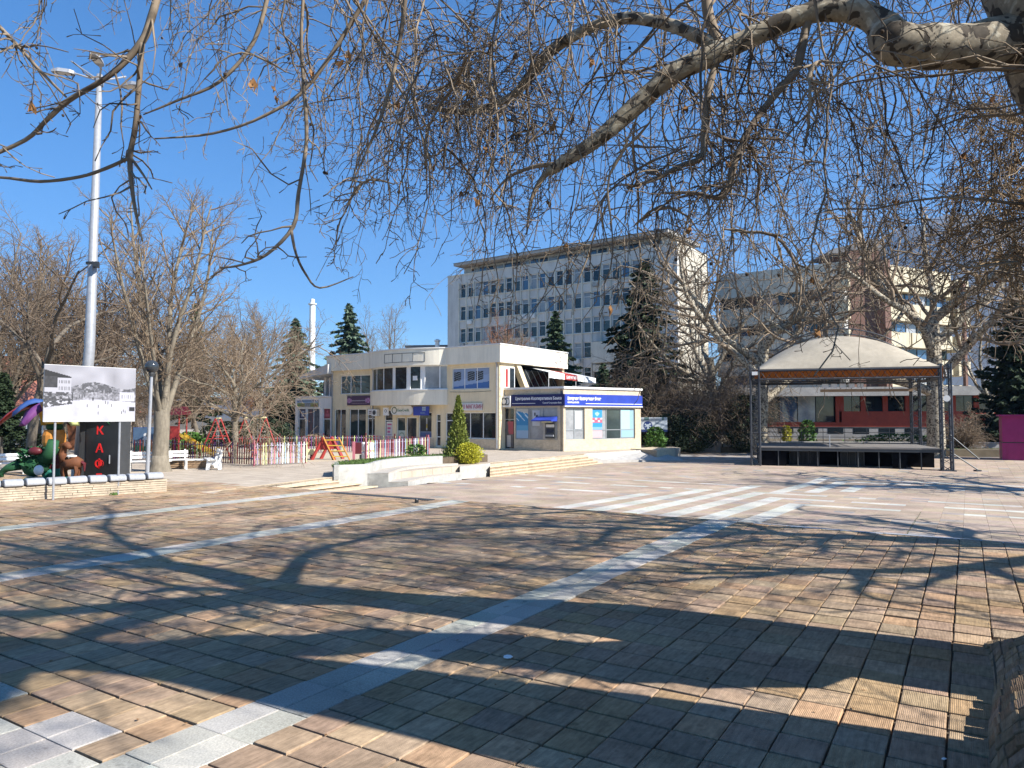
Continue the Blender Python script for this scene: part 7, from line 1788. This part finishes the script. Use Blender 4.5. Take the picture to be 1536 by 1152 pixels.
# unseen limbs over the camera and to the left, shaped to cast shadows
WL = [([(crot[0] + .2, 6.2, 6.2), (2.4, 4.6, 7.3), (-.2, 3.4, 8.0), (-3.2, 2.9, 8.4), (-6.5, 3.0, 8.4)], [.22, .16, .12, .08, .04]),
      ([(5.25, 6.0, 2.2), (5.05, 5.2, 3.3), (4.75, 4.9, 4.5), (4.3, 4.4, 5.7), (2.4, 2.4, 7.2), (.4, .4, 7.8), (-2.4, -1.0, 8.2)], [.6, .55, .46, .34, .24, .14, .06]),
      ([(crot[0] + .1, 6.3, 7.4), (2.2, 7.4, 9.2), (0, 8.6, 10.2), (-3.0, 9.6, 10.5), (-6.5, 10, 10.2)], [.15, .11, .08, .05, .03]),
      ([(crot[0] + .2, 6.4, 8.4), (3.6, 8.6, 10.4), (3.0, 11.0, 11.6), (2.0, 13.6, 11.8)], [.12, .09, .06, .03]),
      ([(crot[0] + .3, 6.4, 7.0), (6.0, 8.0, 8.4), (8.0, 9.6, 9.2), (10, 11, 9.0)], [.15, .10, .07, .03]),
      ([(crot[0] + .3, 6.4, 9.0), (3.2, 5.4, 11), (1.2, 5.0, 12.4), (-1.8, 5.2, 13)], [.13, .10, .07, .04]),
      ([(crot[0] + .3, 6.2, 6.6), (4.6, 3.6, 8.2), (5.6, 1.0, 9.0), (6.0, -2, 9.2)], [.24, .18, .12, .05])]
WLP = [wlimb(p_, r_, 'limb', 8) for p_, r_ in WL]
# --- hanging twigs: long droopers with side shoots, buds, seed balls
DR = []; DRr = []; DO = []; DOr = []; SD = []; SDr = []; TT = []; TTr = []; TIPS = []
def vadd(a, b, k=1): return (a[0] + b[0] * k, a[1] + b[1] * k, a[2] + b[2] * k)
def side_shoots(pts, rr, q, n, lmin, lmax, droop=-.1, tiny=2):
    K = len(pts)
    for _ in range(n):
        t = q.uniform(.08, .98) * (K - 1); i = min(K - 2, int(t)); f = t - i; a, b = pts[i], pts[i + 1]
        c = tuple(a[j] + (b[j] - a[j]) * f for j in range(3)); d = norm3(tuple(b[j] - a[j] for j in range(3)))
        az = q.uniform(0, 6.28); h = norm3((math.cos(az), math.sin(az), q.uniform(-.2, .5))); d2 = norm3(tuple(d[j] * .55 + h[j] * .8 for j in range(3))); L_ = q.uniform(lmin, lmax) * (1 - .4 * t / (K - 1))
        p = [c]; cur = c; cd = d2
        for k in range(5):
            cd = norm3((cd[0] + q.gauss(0, .34), cd[1] + q.gauss(0, .34), cd[2] + q.gauss(0, .3) + droop)); cur = vadd(cur, cd, L_ / 5); p.append(cur)
        r0 = min(.009, max(.0034, rr[i] * .5)); SD.append(p); SDr.append([r0 * (1 - .55 * k / 5) * q.uniform(.8, 1.4) for k in range(6)]); TIPS.append(p[-1])
        for _ in range(tiny):
            k = q.randint(1, 4); az = q.uniform(0, 6.28); cd = norm3((cd[0] * .4 + math.cos(az), cd[1] * .4 + math.sin(az), cd[2] * .4 + q.uniform(-.7, .5))); l = q.uniform(.04, .16); a_ = p[k]; m_ = vadd(a_, cd, l * .5); TT.append([a_, (m_[0] + q.gauss(0, .006), m_[1] + q.gauss(0, .006), m_[2] + q.gauss(0, .006)), vadd(a_, cd, l)]); TTr.append([.0028, .0026, .0050])
def drooper(start, L_, r, q, out=(0, 0), n=16, shoots=9, wig=.26, smin=.12, smax=.5):
    cur = start; a = q.uniform(0, 6.28); cd = norm3((math.cos(a) * .5 + out[0], math.sin(a) * .5 + out[1], -.35)); pts = [cur]
    for k in range(n):
        cd = norm3((cd[0] * .9 + q.gauss(0, wig), cd[1] * .9 + q.gauss(0, wig), cd[2] + (-.26 if k < n * .75 else .05) + q.gauss(0, .10))); cur = vadd(cur, cd, L_ / n); pts.append(cur)
    if k > 6 and q.random() < .4: pts[-1] = vadd(pts[-1], (q.gauss(0, .05), q.gauss(0, .05), .12)) 
    rr = [max(.0036, r * (1 - .72 * k / n)) * q.uniform(.8, 1.35) for k in range(n + 1)]
    DR.append(pts); DRr.append(rr); TIPS.append(pts[-1]); side_shoots(pts, rr, q, shoots, smin, smax)
def ylow(px):                                  # how far down the curtain of twigs reaches, read off the photograph
    k = [(-50, 120), (300, 160), (420, 250), (520, 330), (600, 400), (700, 450), (800, 440), (900, 480), (1000, 560), (1100, 560), (1250, 540), (1400, 500), (1500, 440), (1600, 460)]
    for (a, b), (c, d) in zip(k, k[1:]):
        if a <= px <= c: return b + (d - b) * (px - a) / (c - a)
    return 200
def dens(px): return .22 if px < 250 else (.45 if px < 420 else (.7 if px < 560 else (1.0 if px < 900 else .95)))
HANG = dict(seg=[12, 8, 5], wander=[.20, .24, .28], up=[-.50, -.30, -.12], taper=[.3, .35, .6], n=[7, 3], t0=[.08, .1], ang=[48, 50], len=[.34, .38], rr=[.62, .65], apical=.35, rmin=.0036)
HB = {0: [], 1: [], 2: []}; HG = {0: [], 1: [], 2: []}
def hang(start, L_, r, q, store, el=(-.5, .5)):
    a = q.uniform(0, 6.28); out = {}
    grow(q, start, norm3((math.cos(a), math.sin(a), q.uniform(*el))), L_, r, 0, HANG, out)
    p0_, r0_ = out[0][0]; out[0][0] = (p0_, [r0_[0] * .3, r0_[1] * .6, r0_[2] * .85] + list(r0_[3:]))
    for l, v in out.items():
        for pts, rr in v: store[l].append((pts, [x * q.uniform(.8, 1.4) for x in rr]))
    for pts, rr in out.get(2, []) + out.get(1, []):
        TIPS.append(pts[-1])
        if q.random() < .8:
            k = q.randint(1, len(pts) - 2); az = q.uniform(0, 6.28); d = norm3((math.cos(az), math.sin(az), q.uniform(-.8, .6))); l = q.uniform(.03, .13); m_ = vadd(pts[k], d, l * .5)
            TT.append([pts[k], (m_[0] + q.gauss(0, .006), m_[1] + q.gauss(0, .006), m_[2] + q.gauss(0, .006)), vadd(pts[k], d, l)]); TTr.append([.0028, .0026, .0050])
nd = 0
while nd < 145:
    px = qp.uniform(120, 1600)
    if qp.random() > dens(px) * (.5 if px > 1130 else .9): continue
    Y = qp.uniform(5.4, 11.0) if px < 1300 else qp.uniform(6.5, 13)
    yl = ylow(px); y1 = yl * qp.uniform(.40, 1.02); y0 = y1 - qp.uniform(110, 330)
    a = P(px, y0, Y); b = P(px, y1, Y); hang(a, (a[2] - b[2]) * 1.35, qp.uniform(.0075, .0145) * (1.5 if qp.random() < .15 else 1), qp, HB); nd += 1
for _ in range(120):                                   # long plain whips between them
    px = qp.uniform(430, 1500); Y = qp.uniform(5.6, 11); y0 = qp.uniform(-160, 120); y1 = ylow(px) * qp.uniform(.6, 1.0); a = P(px, y0, Y); b = P(px, y1, Y)
    drooper(a, max(.6, (a[2] - b[2]) * 1.2), qp.uniform(.006, .013), qp, shoots=qp.randint(8, 16))
# thick tangle round the dark limb, and the dense sunlit curtain, coloured golden, at the right edge
for _ in range(55):
    px = qp.gauss(715, 60); py = qp.uniform(50, 185); Y = qp.uniform(7.6, 9.4); a = P(px, py, Y); hang(a, qp.uniform(.6, 1.7), qp.uniform(.005, .010), qp, HB, (-.3, .8))
for _ in range(120):
    px = qp.gauss(1532, 24); py = qp.uniform(60, 400); Y = qp.uniform(7, 9); a = P(px, py, Y); hang(a, qp.uniform(.8, 1.7), qp.uniform(.005, .010), qp, HG)
for _ in range(34):
    px = qp.gauss(1300, 28); py = qp.uniform(60, 330); Y = qp.uniform(8, 12); a = P(px, py, Y); drooper(a, qp.uniform(1.0, 2.2), qp.uniform(.005, .010), qp, shoots=12, wig=.16)
# twigs on the limbs that cross the upper left, and on the limbs overhead
for pts, rr in (LE_, LF_, LG_, LH_): side_shoots(pts[::2], rr[::2], qp, 14, .3, 1.1, droop=-.04, tiny=4)
for pts, rr in (LB_, LC_, LD_): side_shoots(pts[::2], rr[::2], qp, 34, .3, .9, droop=-.12)
for pts, rr in WLP:
    for i in range(3, len(pts)):
        for _ in range(7):
            a_ = tuple(pts[i][j] + qp.gauss(0, .6) for j in range(3)); c = tuple(pts[i][j] + qp.gauss(0, .05) for j in range(3))
            az = qp.uniform(0, 6.28); L2 = qp.uniform(1.2, 2.8); d = norm3((math.cos(az), math.sin(az), qp.uniform(-.1, .5))); m1 = [vadd(c, d, L2 * k / 11) for k in range(12)]; m1 = [(p_[0] + qp.gauss(0, .03), p_[1] + qp.gauss(0, .03), p_[2] - .25 * (k / 11) ** 2 + qp.gauss(0, .03)) for k, p_ in enumerate(m1)]
            r_l = [.02 * (1 - .8 * k / 11) for k in range(12)]; DO.append(m1); DOr.append(r_l); side_shoots(m1, r_l, qp, 7, .3, .9, droop=-.1, tiny=1)
            if qp.random() < .55 and pts[i][2] > 7.4: drooper(m1[-1], qp.uniform(.8, 1.6), .008, qp, shoots=5)
OVP = dict(seg=[8, 6, 5], wander=[.12, .18, .22], up=[.02, -.05, -.1], taper=[.35, .35, .5], n=[6, 4], t0=[.15, .15], ang=[45, 45], len=[.5, .45], rr=[.55, .6], apical=.3, rmin=.004)
OV = {0: [], 1: [], 2: []}; no = 0  # unseen loose branches added to streak the far pavers with shadow
while no < 190:
    c = (qp.uniform(1, 16), qp.uniform(5, 16), qp.uniform(6.0, 11.5))
    if seen(*c, mx=150): continue
    a = qp.uniform(0, 6.28); out = {}; d = norm3((math.cos(a), math.sin(a), qp.uniform(-.2, .4)))
    if seen(*vadd(c, d, 2.2), mx=60): continue
    grow(qp, c, d, qp.uniform(1.8, 3.6), qp.uniform(.014, .042), 0, OVP, out); no += 1
    for l, v in out.items(): OV[l] += v
V, Q = join_np([tubes_np([p for p, r in OV[l]], [r for p, r in OV[l]], 5 if l == 0 else 3) for l in OV])
o = link('shadow_branches', np_mesh('shadow_branches', V - np.array(BASE[bt_.name]), Q, M['planetwig'], smooth=True), bt_); o['kind'] = 'stuff'
V, Q = join_np([tubes_np(DR, DRr, 4), tubes_np(DO, DOr, 4), tubes_np(SD, SDr, 3), tubes_np(TT, TTr, 3)] + [tubes_np([p for p, r in HB[l]], [r for p, r in HB[l]], 4 if l == 0 else 3) for l in HB])
o = link('hanging_twigs', np_mesh('hanging_twigs', V - np.array(BASE[bt_.name]), Q, M['planetwig'], smooth=True), bt_); o['kind'] = 'stuff'
V, Q = join_np([tubes_np([p for p, r in HG[l]], [r for p, r in HG[l]], 4 if l == 0 else 3) for l in HG])
o = link('hanging_twigs', np_mesh('hanging_twigs', V - np.array(BASE[bt_.name]), Q, M['sunlittwig'], smooth=True), bt_); o['kind'] = 'stuff'
# seed balls on threads, and a few last dead leaves
sb = MB().ball((0, 0, -.10), .016, (1, 1, 1), 8, 6, .12, qp); sb.bar((0, 0, 0), (0, 0, -.09), .0015, 3); sme = sb.mesh('seed_ball', M['seedball'])
vis = [t_ for t_ in TIPS if seen(*t_, mx=0) and t_[1] < 10]; qp.shuffle(vis); bb = BASE[bt_.name]
for p_ in vis[:110]: o = link('seed_ball', sme, bt_, (p_[0] - bb[0], p_[1] - bb[1], p_[2] - bb[2]), (qp.uniform(-.2, .2), qp.uniform(-.2, .2), 0))
lv = []
for k in range(4):
    C = np.array([[0, 0, -.03], [.015, .01, -.05], [-.012, -.01, -.06]]); V, Q = leaves_np(C, np.array([[.3, 0, -1], [-.3, .4, -.8], [.1, -.5, -1]]), np.random.default_rng(k).normal(size=(3, 3)), np.full(3, .05), np.full(3, .09)); lv.append(np_mesh('dead_leaf', V, Q, M['deadleaf']))
for p_ in vis[110:175]: link('dead_leaf', lv[qp.randrange(4)], bt_, (p_[0] - bb[0], p_[1] - bb[1], p_[2] - bb[2]), (0, 0, qp.uniform(0, 6)))
t2 = thing('plane_tree', 'second massive plane tree trunk close by, just outside the right edge', 'tree', (5.0, 3.7, 0))
m = MB(); m.tube([(5.0, 3.7, -.2), (5.0, 3.7, .5), (4.95, 3.6, 2.0), (4.9, 3.45, 3.6), (4.7, 3.25, 5.2), (4.3, 3.1, 6.8), (3.4, 2.7, 8.4), (2.0, 2.4, 9.6)], [1.25, 1.02, .92, .8, .64, .45, .30, .15], 16); m.build('trunk', M['planebark'], t2, smooth=True)
m = MB(); m.tube([(4.75, 3.1, 3.3), (4.2, 3.7, 4.6), (3.2, 4.0, 5.6), (1.6, 3.9, 6.4), (-.4, 3.6, 6.9)], [.40, .34, .28, .2, .1], 10); m.build('limb', M['planebark'], t2, smooth=True)
# its neighbour in the row, right of the picture: throws the streaky shade on the far pavers
bare_tree('neighbouring bare plane tree standing just right of the picture', (15.5, 11.0, 0), 15, .5, 'plane', M['planebark'], M['planetwig'], 88, name='plane_tree', trunk_frac=.40)
bare_tree('bare plane tree further along the row right of the picture', (27.5, 30.0, -.8), 16, .5, 'plane', M['planebark'], M['planetwig'], 89, name='plane_tree', trunk_frac=.40)

# fallen leaves and bits of bark on the pavers
LC = []; LD = []; LN = []
for _ in range(420):
    u, v = qp.uniform(2, 16.9), qp.uniform(-16, 2.5); x, y = UV(u, v)
    if qp.random() < .5: v = -4.53 + round((v + 4.53) / .362) * .362 + qp.gauss(0, .01); x, y = UV(u, v)
    LC.append((x, y, .012)); LD.append((qp.gauss(0, 1), qp.gauss(0, 1), qp.gauss(0, .12))); LN.append((qp.gauss(0, .25), qp.gauss(0, .25), 1))
n_ = len(LC); V, Q = leaves_np(np.array(LC), np.array(LD), np.array(LN), np.random.default_rng(1).uniform(.01, .035, n_), np.random.default_rng(2).uniform(.015, .06, n_))
o = link('leaf_litter', np_mesh('leaf_litter', V, Q, M['deadleaf'])); tag(o, 'dry leaf bits scattered on the brown pavers', 'leaf litter', kind='stuff')
